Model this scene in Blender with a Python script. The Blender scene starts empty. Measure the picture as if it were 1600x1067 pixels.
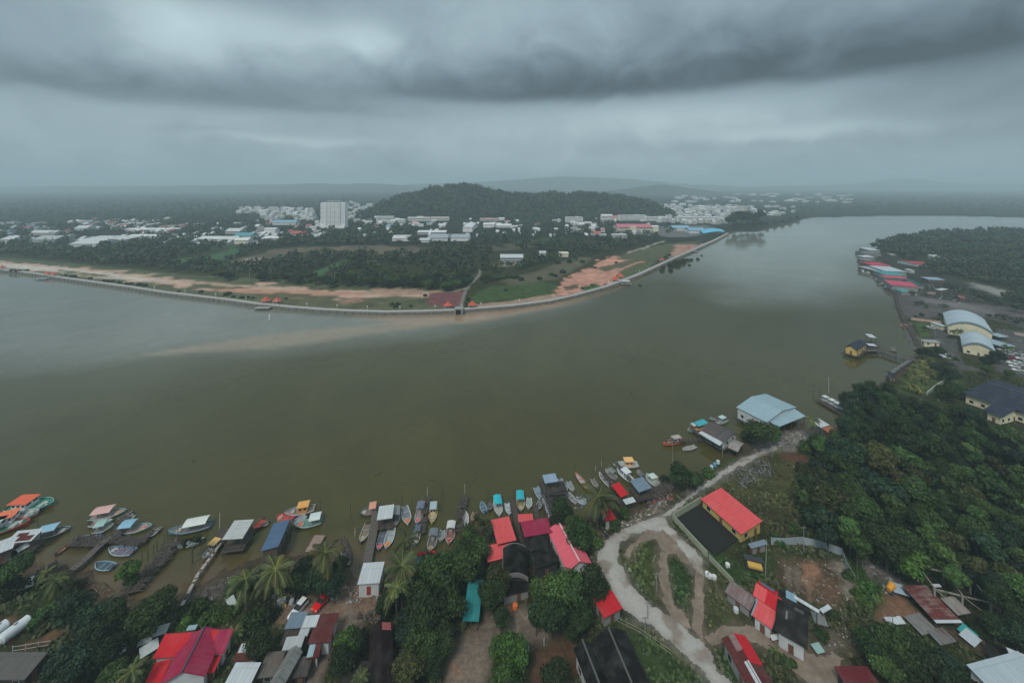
import bpy, math, random
import numpy as np
from mathutils import Vector, Matrix
random.seed(7); rng = np.random.default_rng(11)
sc = bpy.context.scene; COL = sc.collection
# ---------------------------------------------------------------- camera, sky, sun, exposure
CH, FPX, HY = 100.0, 625.0, 287.0          # camera height (m), focal length and horizon in photo pixels
cam = bpy.data.cameras.new('camera'); camo = bpy.data.objects.new('camera', cam); COL.objects.link(camo)
camo.location = (0, 0, CH); camo.rotation_euler = (math.radians(90), 0, 0)
cam.sensor_width = 36; cam.lens = 36*FPX/1600; cam.shift_y = -(533.5-HY)/1600
cam.clip_start = 1; cam.clip_end = 90000
sc.camera = camo
HAZE = 2.6e-4
SUN_EL, SUN_AZ = math.radians(52), math.radians(205)
w = bpy.data.worlds.new('World'); sc.world = w; w.use_nodes = True
nt = w.node_tree; nt.nodes.clear()
def N(nt, t, **k):
    n = nt.nodes.new(t)
    for a, b in k.items(): setattr(n, a, b)
    return n
def math_(nt, op, a, b=None, clamp=False):
    n = N(nt, 'ShaderNodeMath', operation=op, use_clamp=clamp)
    for i, v in enumerate((a, b)):
        if v is None: continue
        if isinstance(v, (int, float)): n.inputs[i].default_value = v
        else: nt.links.new(v, n.inputs[i])
    return n.outputs[0]
def mixc(nt, f, a, b, bt='MIX'):
    n = N(nt, 'ShaderNodeMix', data_type='RGBA', blend_type=bt)
    for s, v in ((n.inputs[0], f), (n.inputs[6], a), (n.inputs[7], b)):
        if isinstance(v, (int, float)): s.default_value = v
        elif isinstance(v, (tuple, list)): s.default_value = (*v[:3], 1)
        else: nt.links.new(v, s)
    return n.outputs[2]
def noise(nt, vec, scale, detail=4, rough=.55, dist=0):
    n = N(nt, 'ShaderNodeTexNoise'); n.inputs['Scale'].default_value = scale; n.inputs['Detail'].default_value = detail
    n.inputs['Roughness'].default_value = rough; n.inputs['Distortion'].default_value = dist
    if vec is not None: nt.links.new(vec, n.inputs['Vector'])
    return n.outputs[0]
def ramp(nt, f, stops):
    n = N(nt, 'ShaderNodeValToRGB'); e = n.color_ramp.elements
    while len(e) < len(stops): e.new(.5)
    for q, (p, c) in zip(e, stops): q.position = p; q.color = (*c, 1) if isinstance(c, (tuple, list)) else (c, c, c, 1)
    nt.links.new(f, n.inputs[0]); return n.outputs[0]
sky = N(nt, 'ShaderNodeTexSky', sky_type='NISHITA'); sky.sun_disc = False
sky.sun_elevation = SUN_EL; sky.sun_rotation = SUN_AZ; sky.air_density = 2; sky.dust_density = 3
tc = N(nt, 'ShaderNodeTexCoord'); sp = N(nt, 'ShaderNodeSeparateXYZ'); nt.links.new(tc.outputs['Generated'], sp.inputs[0])
X, Y, Z = sp.outputs
az = math_(nt, 'ARCTAN2', X, Y); el = math_(nt, 'ARCSINE', Z)
cb = N(nt, 'ShaderNodeCombineXYZ')                      # cloud layer seen in perspective
zz = math_(nt, 'ADD', math_(nt, 'MAXIMUM', Z, 0.0), .16)
nt.links.new(math_(nt, 'DIVIDE', X, zz), cb.inputs[0]); nt.links.new(math_(nt, 'DIVIDE', Y, zz), cb.inputs[1])
cb.inputs[2].default_value = 3.1
n1 = noise(nt, cb.outputs[0], .9, 6, .5, .3)
cb2 = N(nt, 'ShaderNodeCombineXYZ'); nt.links.new(math_(nt, 'MULTIPLY', az, 1.0), cb2.inputs[0]); nt.links.new(math_(nt, 'MULTIPLY', el, 1.3), cb2.inputs[1])
cb2.inputs[2].default_value = 1.7
n2 = noise(nt, cb2.outputs[0], 2.6, 5, .5, .4)
n3 = noise(nt, cb2.outputs[0], 6.5, 7, .56, .4)
azd = math_(nt, 'ADD', az, math_(nt, 'MULTIPLY', math_(nt, 'SUBTRACT', n2, .5), .30))
eld = math_(nt, 'ADD', el, math_(nt, 'MULTIPLY', math_(nt, 'SUBTRACT', n3, .5), .06))
def blob(px, py, sx, sy, amp, syb=None, hard=2):                 # a bank of cloud at a bearing and height
    a0 = math.atan((px-800)/FPX); e0 = math.atan((HY-py)/FPX*math.cos(a0))
    a = math_(nt, 'DIVIDE', math_(nt, 'SUBTRACT', azd, a0), sx/FPX*math.cos(a0)**2); de = math_(nt, 'SUBTRACT', eld, e0); e = math_(nt, 'DIVIDE', de, sy/FPX*math.cos(a0))
    if syb: e = math_(nt, 'MAXIMUM', e, math_(nt, 'DIVIDE', de, -syb/FPX*math.cos(a0)))
    r = math_(nt, 'ADD', math_(nt, 'MULTIPLY', a, a), math_(nt, 'MULTIPLY', e, e))
    if hard > 2: r = math_(nt, 'POWER', r, hard/2)
    return math_(nt, 'MULTIPLY', math_(nt, 'EXPONENT', math_(nt, 'MULTIPLY', r, -1.0)), amp)
BLOBS = [(1120, 128, 420, 62, -.145, 18), (1560, 130, 330, 95, -.10, 50), (760, 150, 220, 48, -.115, 12), (1300, 70, 520, 60, -.04), (1380, 100, 200, 24, -.03),
         (80, 138, 270, 60, -.10, 12), (440, 165, 210, 40, -.09, 10), (235, 50, 90, 60, .15), (430, 60, 140, 34, .12), (575, 60, 58, 26, .13), (330, 20, 200, 20, .05),
         (60, 10, 130, 30, -.03), (1000, 190, 260, 26, .13), (1250, 208, 220, 12, .10), (700, 235, 900, 30, .04), (470, 220, 160, 6, .07), (1500, 205, 220, 34, -.06), (700, 40, 120, 50, .03),
         (300, 190, 300, 26, .02), (880, 30, 140, 40, .04), (1080, 228, 160, 10, -.04), (270, 205, 90, 10, -.04), (1150, 20, 300, 30, -.02)]
b = math_(nt, 'ADD', .275, 0.0)
for q in BLOBS: b = math_(nt, 'ADD', b, blob(*q))
b = math_(nt, 'ADD', b, math_(nt, 'MULTIPLY', math_(nt, 'SUBTRACT', n1, .5), .07))
b = math_(nt, 'ADD', b, math_(nt, 'MULTIPLY', math_(nt, 'SUBTRACT', n3, .5), .19))
up = N(nt, 'ShaderNodeMapRange', interpolation_type='SMOOTHSTEP'); nt.links.new(el, up.inputs[0])
up.inputs[1].default_value = .48; up.inputs[2].default_value = 1.1; up.inputs[3].default_value = 0; up.inputs[4].default_value = 1.0
b = math_(nt, 'ADD', b, math_(nt, 'MULTIPLY', up.outputs[0], .12))   # an overcast sky is brightest overhead
b = math_(nt, 'MAXIMUM', b, .075)
tint = mixc(nt, ramp(nt, b, [(.08, 0), (.40, 1)]), (.67, .97, 1.20), (.78, 1.0, 1.09))
vm = N(nt, 'ShaderNodeVectorMath', operation='SCALE'); nt.links.new(tint, vm.inputs[0]); nt.links.new(b, vm.inputs['Scale'])
sk = N(nt, 'ShaderNodeVectorMath', operation='SCALE'); nt.links.new(sky.outputs[0], sk.inputs[0]); sk.inputs['Scale'].default_value = .05
fin = mixc(nt, .93, sk.outputs[0], vm.outputs[0])
bg = N(nt, 'ShaderNodeBackground'); nt.links.new(fin, bg.inputs[0]); bg.inputs[1].default_value = 1.0
wo = N(nt, 'ShaderNodeOutputWorld'); nt.links.new(bg.outputs[0], wo.inputs[0])
sun = bpy.data.lights.new('sun', 'SUN'); sun.energy = 1.35; sun.angle = math.radians(15); sun.color = (1, .96, .9)
suno = bpy.data.objects.new('sun', sun); COL.objects.link(suno)
d = Vector((math.sin(SUN_AZ)*math.cos(SUN_EL), math.cos(SUN_AZ)*math.cos(SUN_EL), math.sin(SUN_EL)))
suno.rotation_euler = d.to_track_quat('Z', 'Y').to_euler(); suno.location = (0, 0, 300)
sc.view_settings.view_transform = 'Standard'; sc.view_settings.look = 'None'; sc.view_settings.exposure = .5; sc.view_settings.gamma = 1
sc.cycles.volume_bounces = 3; sc.cycles.max_bounces = 6; sc.cycles.transparent_max_bounces = 4
sc.cycles.diffuse_bounces = 2; sc.cycles.glossy_bounces = 2; sc.cycles.use_denoising = True
# ---------------------------------------------------------------- helpers
def G(x, y, z=0.0):                      # photo pixel -> point on the horizontal plane at height z
    d = max(y-HY, .8); k = (CH-z)/d
    return Vector(((x-800)*k, FPX*k, z))
def tag(o, label=None, cat=None, group=None, kind=None):
    if label: o['label'] = label
    if cat: o['category'] = cat
    if group: o['group'] = group
    if kind: o['kind'] = kind
    return o
def empty(name, loc, rz=0, **k):
    o = bpy.data.objects.new(name, None); COL.objects.link(o); o.location = loc; o.rotation_euler = (0, 0, rz); o.empty_display_size = .3
    return tag(o, **k)
class MB:
    def __init__(s): s.v = []; s.f = []; s.uv = []; s.mi = []; s.sm = []
    def face(s, pts, mi=0, uv=None, smooth=False):
        b = len(s.v); s.v += [tuple(p) for p in pts]; s.f.append(tuple(range(b, b+len(pts)))); s.mi.append(mi); s.sm.append(smooth)
        if uv is None:
            P = [Vector(p) for p in pts]; e = (P[1]-P[0]); e = e.normalized() if e.length > 1e-6 else Vector((1, 0, 0))
            n = (P[1]-P[0]).cross(P[2]-P[0]); n = n.normalized() if n.length > 1e-9 else Vector((0, 0, 1)); g = n.cross(e)
            uv = [((p-P[0]).dot(e), (p-P[0]).dot(g)) for p in P]
        s.uv.append(uv)
    def box(s, c, d, rz=0, mi=0, taper=1):
        cx, cy, cz = c; dx, dy, dz = d[0]/2, d[1]/2, d[2]/2; ca, sa = math.cos(rz), math.sin(rz)
        P = []
        for k, t in ((-1, 1), (1, taper)):
            for i, j in ((-1, -1), (1, -1), (1, 1), (-1, 1)):
                x, y = i*dx*t, j*dy*t; P.append((cx+x*ca-y*sa, cy+x*sa+y*ca, cz+k*dz))
        for q in ((0, 1, 5, 4), (1, 2, 6, 5), (2, 3, 7, 6), (3, 0, 4, 7), (4, 5, 6, 7), (3, 2, 1, 0)): s.face([P[i] for i in q], mi)
    def slab(s, pts, th, mi=0, down=True):          # a thin sheet of polygon pts with thickness
        P = [Vector(p) for p in pts]; n = (P[1]-P[0]).cross(P[2]-P[0]).normalized()
        if n.z < 0: P.reverse(); n = -n
        Q = [p-n*th for p in P]; s.face(P, mi); s.face(list(reversed(Q)), mi)
        for i in range(len(P)):
            j = (i+1) % len(P); s.face([P[i], Q[i], Q[j], P[j]], mi)
    def tube(s, a, b, r1, r2=None, n=6, mi=0, cap=True):
        a, b = Vector(a), Vector(b); r2 = r1 if r2 is None else r2; d = (b-a).normalized()
        u = d.orthogonal().normalized(); v = d.cross(u)
        A = [a+(u*math.cos(2*math.pi*i/n)+v*math.sin(2*math.pi*i/n))*r1 for i in range(n)]
        B = [b+(u*math.cos(2*math.pi*i/n)+v*math.sin(2*math.pi*i/n))*r2 for i in range(n)]
        for i in range(n):
            j = (i+1) % n; s.face([A[i], A[j], B[j], B[i]], mi, smooth=n > 5)
        if cap: s.face(list(reversed(A)), mi); s.face(B, mi)
    def path(s, pts, rs, n=6, mi=0):
        for i in range(len(pts)-1): s.tube(pts[i], pts[i+1], rs[i], rs[i+1], n, mi, cap=(i in (0, len(pts)-2)))
    def build(s, name, mats, parent=None, **k):
        me = bpy.data.meshes.new(name); me.from_pydata(s.v, [], s.f)
        mats = mats if isinstance(mats, (list, tuple)) else [mats]
        for m in mats: me.materials.append(m)
        ul = me.uv_layers.new(name='UVMap'); ul.data.foreach_set('uv', [c for f in s.uv for p in f for c in p])
        me.polygons.foreach_set('material_index', s.mi); me.polygons.foreach_set('use_smooth', s.sm)
        o = bpy.data.objects.new(name, me); COL.objects.link(o)
        if parent: o.parent = parent
        return tag(o, **k)
def npmesh(name, V, F, mat, col=None, parent=None, smooth=False, mesh_only=False):
    me = bpy.data.meshes.new(name); V = np.asarray(V, np.float32); F = np.asarray(F, np.int32); k = F.shape[1]
    me.vertices.add(len(V)); me.vertices.foreach_set('co', V.ravel())
    me.loops.add(F.size); me.loops.foreach_set('vertex_index', F.ravel())
    me.polygons.add(len(F)); me.polygons.foreach_set('loop_start', np.arange(0, F.size, k, dtype=np.int32)); me.polygons.foreach_set('loop_total', np.full(len(F), k, np.int32))
    if smooth: me.polygons.foreach_set('use_smooth', np.ones(len(F), bool))
    me.update(calc_edges=True)
    if col is not None:
        dom = 'POINT' if len(col) == len(V) else 'FACE'
        a = me.attributes.new('Col', 'FLOAT_COLOR', dom); c = np.ones((len(col), 4), np.float32); c[:, :3] = col; a.data.foreach_set('color', c.ravel())
    me.materials.append(mat)
    if mesh_only: return me
    o = bpy.data.objects.new(name, me); COL.objects.link(o)
    if parent: o.parent = parent
    return o
def inst(name, me, parent=None, loc=(0, 0, 0), rz=0, s=1.0):
    o = bpy.data.objects.new(name, me); COL.objects.link(o); o.location = loc; o.rotation_euler = (0, 0, rz)
    o.scale = (s, s, s) if isinstance(s, (int, float)) else s
    if parent: o.parent = parent
    return o
def copy_tree(o, parent=None):
    c = o.copy(); COL.objects.link(c); c.parent = parent
    for ch in KIDS.get(o.name, list(o.children)): copy_tree(ch, c)
    return c
KIDS = {}
# numpy geometry
def sdist(P, poly):                      # signed distance of points P (n,2) to polygon, positive inside
    A = np.asarray(poly, float); B = np.roll(A, -1, 0); d2 = np.full(len(P), 1e18); ins = np.zeros(len(P), bool)
    for a, b in zip(A, B):
        e = b-a; t = np.clip(((P-a)@e)/(e@e+1e-12), 0, 1); q = P-a-t[:, None]*e; d2 = np.minimum(d2, (q*q).sum(1))
        c = (a[1] > P[:, 1]) != (b[1] > P[:, 1])
        with np.errstate(divide='ignore', invalid='ignore'): xi = a[0]+(P[:, 1]-a[1])/(b[1]-a[1])*(b[0]-a[0])
        ins ^= c & (P[:, 0] < xi)
    d = np.sqrt(d2); return np.where(ins, d, -d)
def hsh(i, j, s):
    n = (i.astype(np.int64)*374761393+j.astype(np.int64)*668265263+s*982451653) & 0x7fffffff
    n = ((n ^ (n >> 13))*1274126177) & 0x7fffffff; return ((n ^ (n >> 16)) & 0xffff)/65535.0
def vnoise(x, y, s=0):
    i, j = np.floor(x), np.floor(y); fx, fy = x-i, y-j; fx = fx*fx*(3-2*fx); fy = fy*fy*(3-2*fy)
    a, b, c, d = hsh(i, j, s), hsh(i+1, j, s), hsh(i, j+1, s), hsh(i+1, j+1, s)
    return (a*(1-fx)+b*fx)*(1-fy)+(c*(1-fx)+d*fx)*fy
def fbm(x, y, s=0, o=4):
    r = 0; a = .5
    for k in range(o): r = r+a*vnoise(x*2**k, y*2**k, s+k); a *= .5
    return r/(1-.5**o)
def poly(pts, z=1.2): return [tuple(G(x, y, z)[:2]) for x, y in pts]
# ---------------------------------------------------------------- materials
MC = {}
def newmat(name):
    m = bpy.data.materials.new(name); m.use_nodes = True; m.node_tree.nodes.clear(); nt = m.node_tree
    o = N(nt, 'ShaderNodeOutputMaterial'); p = N(nt, 'ShaderNodeBsdfPrincipled'); nt.links.new(p.outputs[0], o.inputs[0]); return m, nt, p
def bump(nt, p, h, strength=.4, dist=.05):
    n = N(nt, 'ShaderNodeBump'); n.inputs['Strength'].default_value = strength; n.inputs['Distance'].default_value = dist
    nt.links.new(h, n.inputs['Height']); nt.links.new(n.outputs[0], p.inputs['Normal'])
def wpos(nt): return N(nt, 'ShaderNodeNewGeometry').outputs['Position']
def paint(c, rough=.5, dirt=.35, scale=.6):
    k = ('paint', c, rough, dirt, scale)
    if k in MC: return MC[k]
    m, nt, p = newmat('paint'); P = wpos(nt)
    n = noise(nt, P, scale, 6, .65); n2 = noise(nt, P, scale*9, 3, .6)
    f = ramp(nt, n, [(.42, 0), (.72, 1)])
    d = tuple(x*.35+.012 for x in c)
    col = mixc(nt, math_(nt, 'MULTIPLY', f, dirt), c, d)
    col = mixc(nt, math_(nt, 'MULTIPLY', n2, dirt*.6), col, tuple(x*.55 for x in c))
    nt.links.new(col, p.inputs['Base Color']); p.inputs['Roughness'].default_value = rough; MC[k] = m; return m
def roof(c, rust=.25, rc=(.09, .035, .02), pitch=.9, panels=.18):
    k = ('roof', c, rust, rc, pitch, panels)
    if k in MC: return MC[k]
    m, nt, p = newmat('roof_sheet'); uv = N(nt, 'ShaderNodeUVMap').outputs[0]; P = wpos(nt)
    s = N(nt, 'ShaderNodeSeparateXYZ'); nt.links.new(uv, s.inputs[0])
    u = math_(nt, 'DIVIDE', s.outputs[0], pitch)
    cb = N(nt, 'ShaderNodeCombineXYZ'); nt.links.new(math_(nt, 'FLOOR', u), cb.inputs[0]); nt.links.new(math_(nt, 'FLOOR', math_(nt, 'DIVIDE', s.outputs[1], 3.4)), cb.inputs[1])
    wn = N(nt, 'ShaderNodeTexWhiteNoise', noise_dimensions='2D'); nt.links.new(cb.outputs[0], wn.inputs['Vector'])
    fr = math_(nt, 'FRACT', u); seam = math_(nt, 'LESS_THAN', fr, .13)
    sv = math_(nt, 'LESS_THAN', math_(nt, 'FRACT', math_(nt, 'DIVIDE', s.outputs[1], 3.4)), .04)
    st = N(nt, 'ShaderNodeMapping'); nt.links.new(uv, st.inputs[0]); st.inputs['Scale'].default_value = (1.3, .22, 1)
    n = noise(nt, st.outputs[0], 1.2, 6, .68); n2 = noise(nt, P, .35, 5, .6)
    rf = ramp(nt, math_(nt, 'ADD', math_(nt, 'MULTIPLY', n, .6), math_(nt, 'MULTIPLY', n2, .4)), [(max(.02, .62-rust*.35), 0), (min(.98, .78-rust*.2), 1)])
    col = mixc(nt, math_(nt, 'MULTIPLY', wn.outputs[0], panels), c, tuple(x*.45 for x in c))
    col = mixc(nt, math_(nt, 'MULTIPLY', n, .5), col, tuple(x*.5 for x in c)); col = mixc(nt, ramp(nt, n2, [(.45, 0), (.75, .35)]), col, tuple(x*.7+.10 for x in c))
    col = mixc(nt, math_(nt, 'MULTIPLY', rf, min(1, rust*2.2)), col, rc)
    col = mixc(nt, math_(nt, 'MULTIPLY', math_(nt, 'MAXIMUM', seam, sv), .30), col, tuple(x*.3 for x in c))
    nt.links.new(col, p.inputs['Base Color']); p.inputs['Roughness'].default_value = .65; p.inputs['Specular IOR Level'].default_value = .06
    bump(nt, p, math_(nt, 'ABSOLUTE', math_(nt, 'SUBTRACT', fr, .5)), .35, .06); MC[k] = m; return m
def wood(c=(.10, .075, .055)):
    k = ('wood', c)
    if k in MC: return MC[k]
    m, nt, p = newmat('weathered_wood'); uv = N(nt, 'ShaderNodeUVMap').outputs[0]
    s = N(nt, 'ShaderNodeSeparateXYZ'); nt.links.new(uv, s.inputs[0]); cb = N(nt, 'ShaderNodeCombineXYZ'); nt.links.new(math_(nt, 'FLOOR', math_(nt, 'DIVIDE', s.outputs[0], .3)), cb.inputs[0])
    wn = N(nt, 'ShaderNodeTexWhiteNoise', noise_dimensions='2D'); nt.links.new(cb.outputs[0], wn.inputs['Vector'])
    n = noise(nt, wpos(nt), 1.5, 5, .7)
    col = mixc(nt, wn.outputs[0], tuple(x*.5 for x in c), tuple(x*1.5 for x in c)); col = mixc(nt, math_(nt, 'MULTIPLY', n, .6), col, (.03, .024, .02))
    nt.links.new(col, p.inputs['Base Color']); p.inputs['Roughness'].default_value = .85; MC[k] = m; return m
def glass(c=(.02, .025, .03)):
    k = ('glass', c)
    if k in MC: return MC[k]
    m, nt, p = newmat('window_glass'); p.inputs['Base Color'].default_value = (*c, 1); p.inputs['Roughness'].default_value = .12; MC[k] = m; return m
def leaf(c, var=.85):
    k = ('leaf', c, var)
    if k in MC: return MC[k]
    m, nt, p = newmat('foliage'); a = N(nt, 'ShaderNodeAttribute', attribute_name='Col'); oi = N(nt, 'ShaderNodeObjectInfo')
    col = mixc(nt, 1.0, c, a.outputs[0], 'MULTIPLY')
    hs = N(nt, 'ShaderNodeHueSaturation'); nt.links.new(col, hs.inputs['Color'])
    nt.links.new(math_(nt, 'ADD', .5-.025*var, math_(nt, 'MULTIPLY', oi.outputs['Random'], .04*var)), hs.inputs['Hue'])
    r2 = math_(nt, 'FRACT', math_(nt, 'MULTIPLY', oi.outputs['Random'], 7.31))
    nt.links.new(math_(nt, 'ADD', 1-.45*var, math_(nt, 'MULTIPLY', r2, .9*var)), hs.inputs['Value']); hs.inputs['Saturation'].default_value = 1.0
    nt.links.new(hs.outputs[0], p.inputs['Base Color']); p.inputs['Roughness'].default_value = .6; p.inputs['Specular IOR Level'].default_value = .25
    MC[k] = m; return m
BARK = paint((.10, .085, .07), .9, .5, 2); CONC = paint((.32, .32, .30), .8, .5, .8); GLASS = glass()
# ---------------------------------------------------------------- terrain outlines (photo pixels on the ground)
FAR = [(-900, 330), (-900, 428), (-300, 423), (-100, 420), (0, 425), (50, 431), (100, 439), (150, 446), (200, 453), (250, 461), (300, 467), (350, 473), (400, 480), (450, 485), (500, 489), (550, 491.5), (600, 493), (660, 492), (716, 490),
       (735, 488), (800, 483), (860, 475), (900, 466), (950, 452), (1000, 433), (1050, 409), (1090, 391), (1120, 377), (1140, 366), (1150, 363), (1185, 362), (1205, 357), (1235, 351), (1250, 346), (1254, 343),
       (1270, 340), (1330, 338.5), (1400, 337), (1500, 337.5), (1600, 340), (1800, 342), (2300, 344), (2300, 289), (-900, 289)]
NEAR = [(-900, 1400), (-900, 905), (-200, 905), (-40, 898), (0, 888), (40, 885), (75, 884), (100, 890), (140, 893), (155, 905), (180, 925), (210, 940), (250, 930), (275, 918), (300, 922), (330, 905), (355, 890), (385, 876), (420, 866), (445, 864), (480, 868),
        (500, 878), (525, 886), (545, 898), (575, 900), (610, 885), (650, 876), (690, 866), (705, 850), (722, 838), (745, 826), (790, 822), (830, 822), (860, 818), (890, 812), (915, 806), (940, 806), (960, 800), (985, 792), (1015, 780), (1035, 765), (1040, 750),
        (1065, 745), (1092, 738), (1112, 727), (1132, 712), (1150, 700), (1178, 688), (1200, 672), (1228, 672), (1255, 665), (1280, 678), (1300, 676), (1318, 655), (1330, 632), (1350, 612), (1380, 596), (1402, 580), (1424, 562), (1428, 552), (1422, 540), (1414, 525), (1408, 508), (1403, 490), (1396, 470), (1390, 458),
        (1388, 445), (1378, 432), (1366, 420), (1358, 408), (1362, 398), (1372, 386), (1385, 378), (1410, 370), (1450, 365), (1520, 361), (1600, 360), (1800, 359), (2300, 356), (2300, 1400)]
FARP, NEARP = poly(FAR, 0), poly(NEAR, 0)
ds = [2.2, 3, 4, 5, 6, 7, 8.5, 10]; x = 10.0
while x < 60: x += 1.1; ds.append(x)
while x < 240: x += 1.7; ds.append(x)
while x < 900: x += 2.6; ds.append(x)
ds = np.array(ds[::-1]); Yr = FPX*CH/ds
ts = np.concatenate([np.linspace(-2.3, -1.36, 60), np.linspace(-1.355, 1.355, 720), np.linspace(1.36, 2.3, 60)])
YY, TT = np.meshgrid(Yr, ts, indexing='ij'); XX = YY*TT
YY = np.vstack([np.full((1, len(ts)), -150.0), np.full((1, len(ts)), 20.0), YY]); XX = np.vstack([ts[None]*130, ts[None]*100, XX])
GP = np.stack([XX.ravel(), YY.ravel()], 1); D = GP[:, 1]
sF, sN = sdist(GP, FARP), sdist(GP, NEARP)
sd = np.maximum(sF, sN); near = sN > sF
sd = sd+np.where(near, (fbm(GP[:, 0]/3, GP[:, 1]/3, 5)-.5)*5.0, 0)
hz = np.where(near, np.clip(sd*.10, -2.5, 1.2), np.clip(sd*.9, -3, 2.0))
hz = hz+np.where(near & (sd > 3), (fbm(GP[:, 0]/14, GP[:, 1]/14, 9)-.5)*.5, 0)
hz[sd < -25] = -3
# colours of the ground cover
def C3(*c): return np.array(c, float)
gx, gy = GP[:, 0], GP[:, 1]; nz1 = fbm(gx/9, gy/9, 1); nz2 = fbm(gx/2.2, gy/2.2, 2); nzb = fbm(gx/60, gy/60, 3)
GRASS, DRY, MUD, DIRT, SAND, RED = C3(.034, .055, .016), C3(.070, .062, .027), C3(.105, .078, .05), C3(.24, .18, .135), C3(.72, .49, .37), C3(.30, .14, .085)
c = GRASS[None]*(1-nz1[:, None])+DRY[None]*nz1[:, None]
c = c*(.6+.8*nz2[:, None])
farm = np.clip((gy-430)/300, 0, 1)[:, None]; c = c*(1-farm)+C3(.022, .033, .018)*farm*(.6+.8*nzb[:, None])
k = np.clip(1-(sd-1.0)/5.5, 0, 1)[:, None]*near[:, None]; c = c*(1-k)+MUD*(.7+.6*nz2[:, None])*k
k = (np.clip(1-(sd-1.0)/4, 0, 1)*~near)[:, None]; c = c*(1-k)+C3(.12, .10, .07)*k
def patch(pts, col, feather=1.5, amp=2.0, z=1.2, strength=1.0, ns=4.0, seed=0, var=.5):
    global c
    P = np.array(poly(pts, z)); lo, hi = P.min(0)-feather-amp, P.max(0)+feather+amp
    m = np.where((gx > lo[0]) & (gx < hi[0]) & (gy > lo[1]) & (gy < hi[1]))[0]
    if not len(m): return
    s = sdist(GP[m], P)+(fbm(gx[m]/ns, gy[m]/ns, 20+seed)-.5)*2*amp
    wgt = np.clip(s/feather+.5, 0, 1)*strength; wgt = wgt*(sd[m] > 0)
    v = 1-var/2+var*fbm(gx[m]/ns*1.7, gy[m]/ns*1.7, 31+seed)
    c[m] = c[m]*(1-wgt[:, None])+np.array(col)*v[:, None]*wgt[:, None]
def line(pts, wpx, *a, **k):
    P = [Vector(p) for p in pts]; L, R = [], []
    for i, p in enumerate(P):
        t = (P[min(i+1, len(P)-1)]-P[max(i-1, 0)]); t = Vector((t.x, t.y)); n = Vector((-t.y, t.x)).normalized()*(wpx if not isinstance(wpx, (list, tuple)) else wpx[i])/2
        L.append((p.x+n.x, p.y+n.y*.8)); R.append((p.x-n.x, p.y-n.y*.8))
    patch(L+R[::-1], *a, **k)
# far bank
patch([(-300, 406), (0, 405), (80, 414), (200, 425), (300, 430), (420, 437), (560, 446), (715, 450), (722, 470), (715, 484), (600, 487), (500, 483), (300, 460), (150, 440), (0, 420), (-300, 420)], (.15, .155, .085), 5, 5, 2, ns=14, var=.9)
patch([(-300, 398), (0, 402), (100, 410), (200, 420), (300, 430), (400, 436), (560, 447), (640, 452), (640, 458), (560, 455), (440, 445), (300, 437), (180, 428), (0, 412), (-300, 404)], (.12, .14, .07), 5, 3, 2, ns=14, var=.8)
patch([(-300, 404), (0, 409), (60, 412), (150, 421), (250, 432), (300, 439), (400, 447), (480, 451), (600, 456), (680, 454), (700, 461), (640, 464), (560, 466), (470, 463), (400, 459), (300, 452), (200, 438), (120, 428), (40, 419), (0, 416), (-300, 410)], SAND, 5, 13, 2, ns=15, seed=2, var=.7)
patch([(0, 411), (100, 419), (200, 431), (260, 440), (200, 438), (80, 424), (0, 418)], (.80, .70, .60), 5, 5, 2, ns=9, seed=4)
patch([(330, 449), (400, 452), (500, 455), (690, 457), (690, 461), (500, 461), (400, 459), (330, 455)], (.66, .36, .24), 3, 3, 2, ns=9, seed=3)
line([(560, 457), (640, 459), (700, 457), (728, 451)], 1.5, (.6, .52, .42), 3, 2, z=2, ns=8)
line([(470, 466), (540, 458), (600, 460), (660, 464)], 1.6, (.66, .42, .3), 3, 3, z=2, ns=8)
patch([(300, 443), (360, 448), (400, 450), (340, 452), (300, 448)], (.15, .15, .08), 4, 5, 2, ns=9)
patch([(90, 421), (150, 428), (190, 434), (140, 432), (90, 425)], (.2, .18, .1), 4, 5, 2, ns=9)
patch([(430, 458), (520, 462), (560, 468), (470, 468), (420, 463)], (.17, .16, .085), 5, 7, 2, ns=12)
patch([(398, 442), (425, 438), (432, 443), (405, 448)], SAND, 3, 2, 2); patch([(530, 470), (560, 464), (575, 470), (540, 475)], (.42, .25, .17), 4, 4, 2)
patch([(575, 452), (600, 449), (650, 452), (665, 459), (620, 462), (580, 459)], (.52, .34, .25), 4, 5, 2, ns=6, seed=8)
patch([(671, 458), (726, 455), (722, 474), (716, 483), (700, 481), (668, 476)], (.24, .10, .10), 2, 1.5, 2, ns=5, var=.6)
line([(720, 487), (722, 470), (727, 455), (737, 442), (749, 430), (750, 421)], [6, 5, 4, 4, 4, 4], (.30, .28, .25), 1.5, .6, z=2)
patch([(350, 415), (382, 403), (416, 392), (457, 387), (514, 386), (570, 384), (652, 385), (690, 390), (645, 400), (577, 398), (532, 395), (485, 400), (439, 406), (401, 413), (360, 421)], (.18, .15, .10), 10, 22, 2, ns=26, var=1.0)
patch([(357, 415), (390, 404), (412, 402), (400, 411), (370, 419)], (.48, .40, .31), 6, 8, 2, ns=8, seed=5)
patch([(270, 405), (326, 400), (365, 388), (382, 394), (338, 410), (280, 414)], (.075, .16, .075), 8, 5, 2, ns=15)
patch([(484, 428), (515, 415), (542, 405), (540, 411), (512, 424), (490, 436)], (.08, .18, .08), 5, 3, 2, ns=10)
patch([(300, 386), (340, 380), (380, 384), (340, 390)], (.06, .11, .05), 12, 8, 2)
patch([(735, 467), (745, 455), (770, 447), (810, 444), (852, 440), (872, 446), (872, 456), (850, 463), (800, 468), (740, 473)], (.075, .125, .042), 4, 3, 2, ns=8, var=.9)
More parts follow.
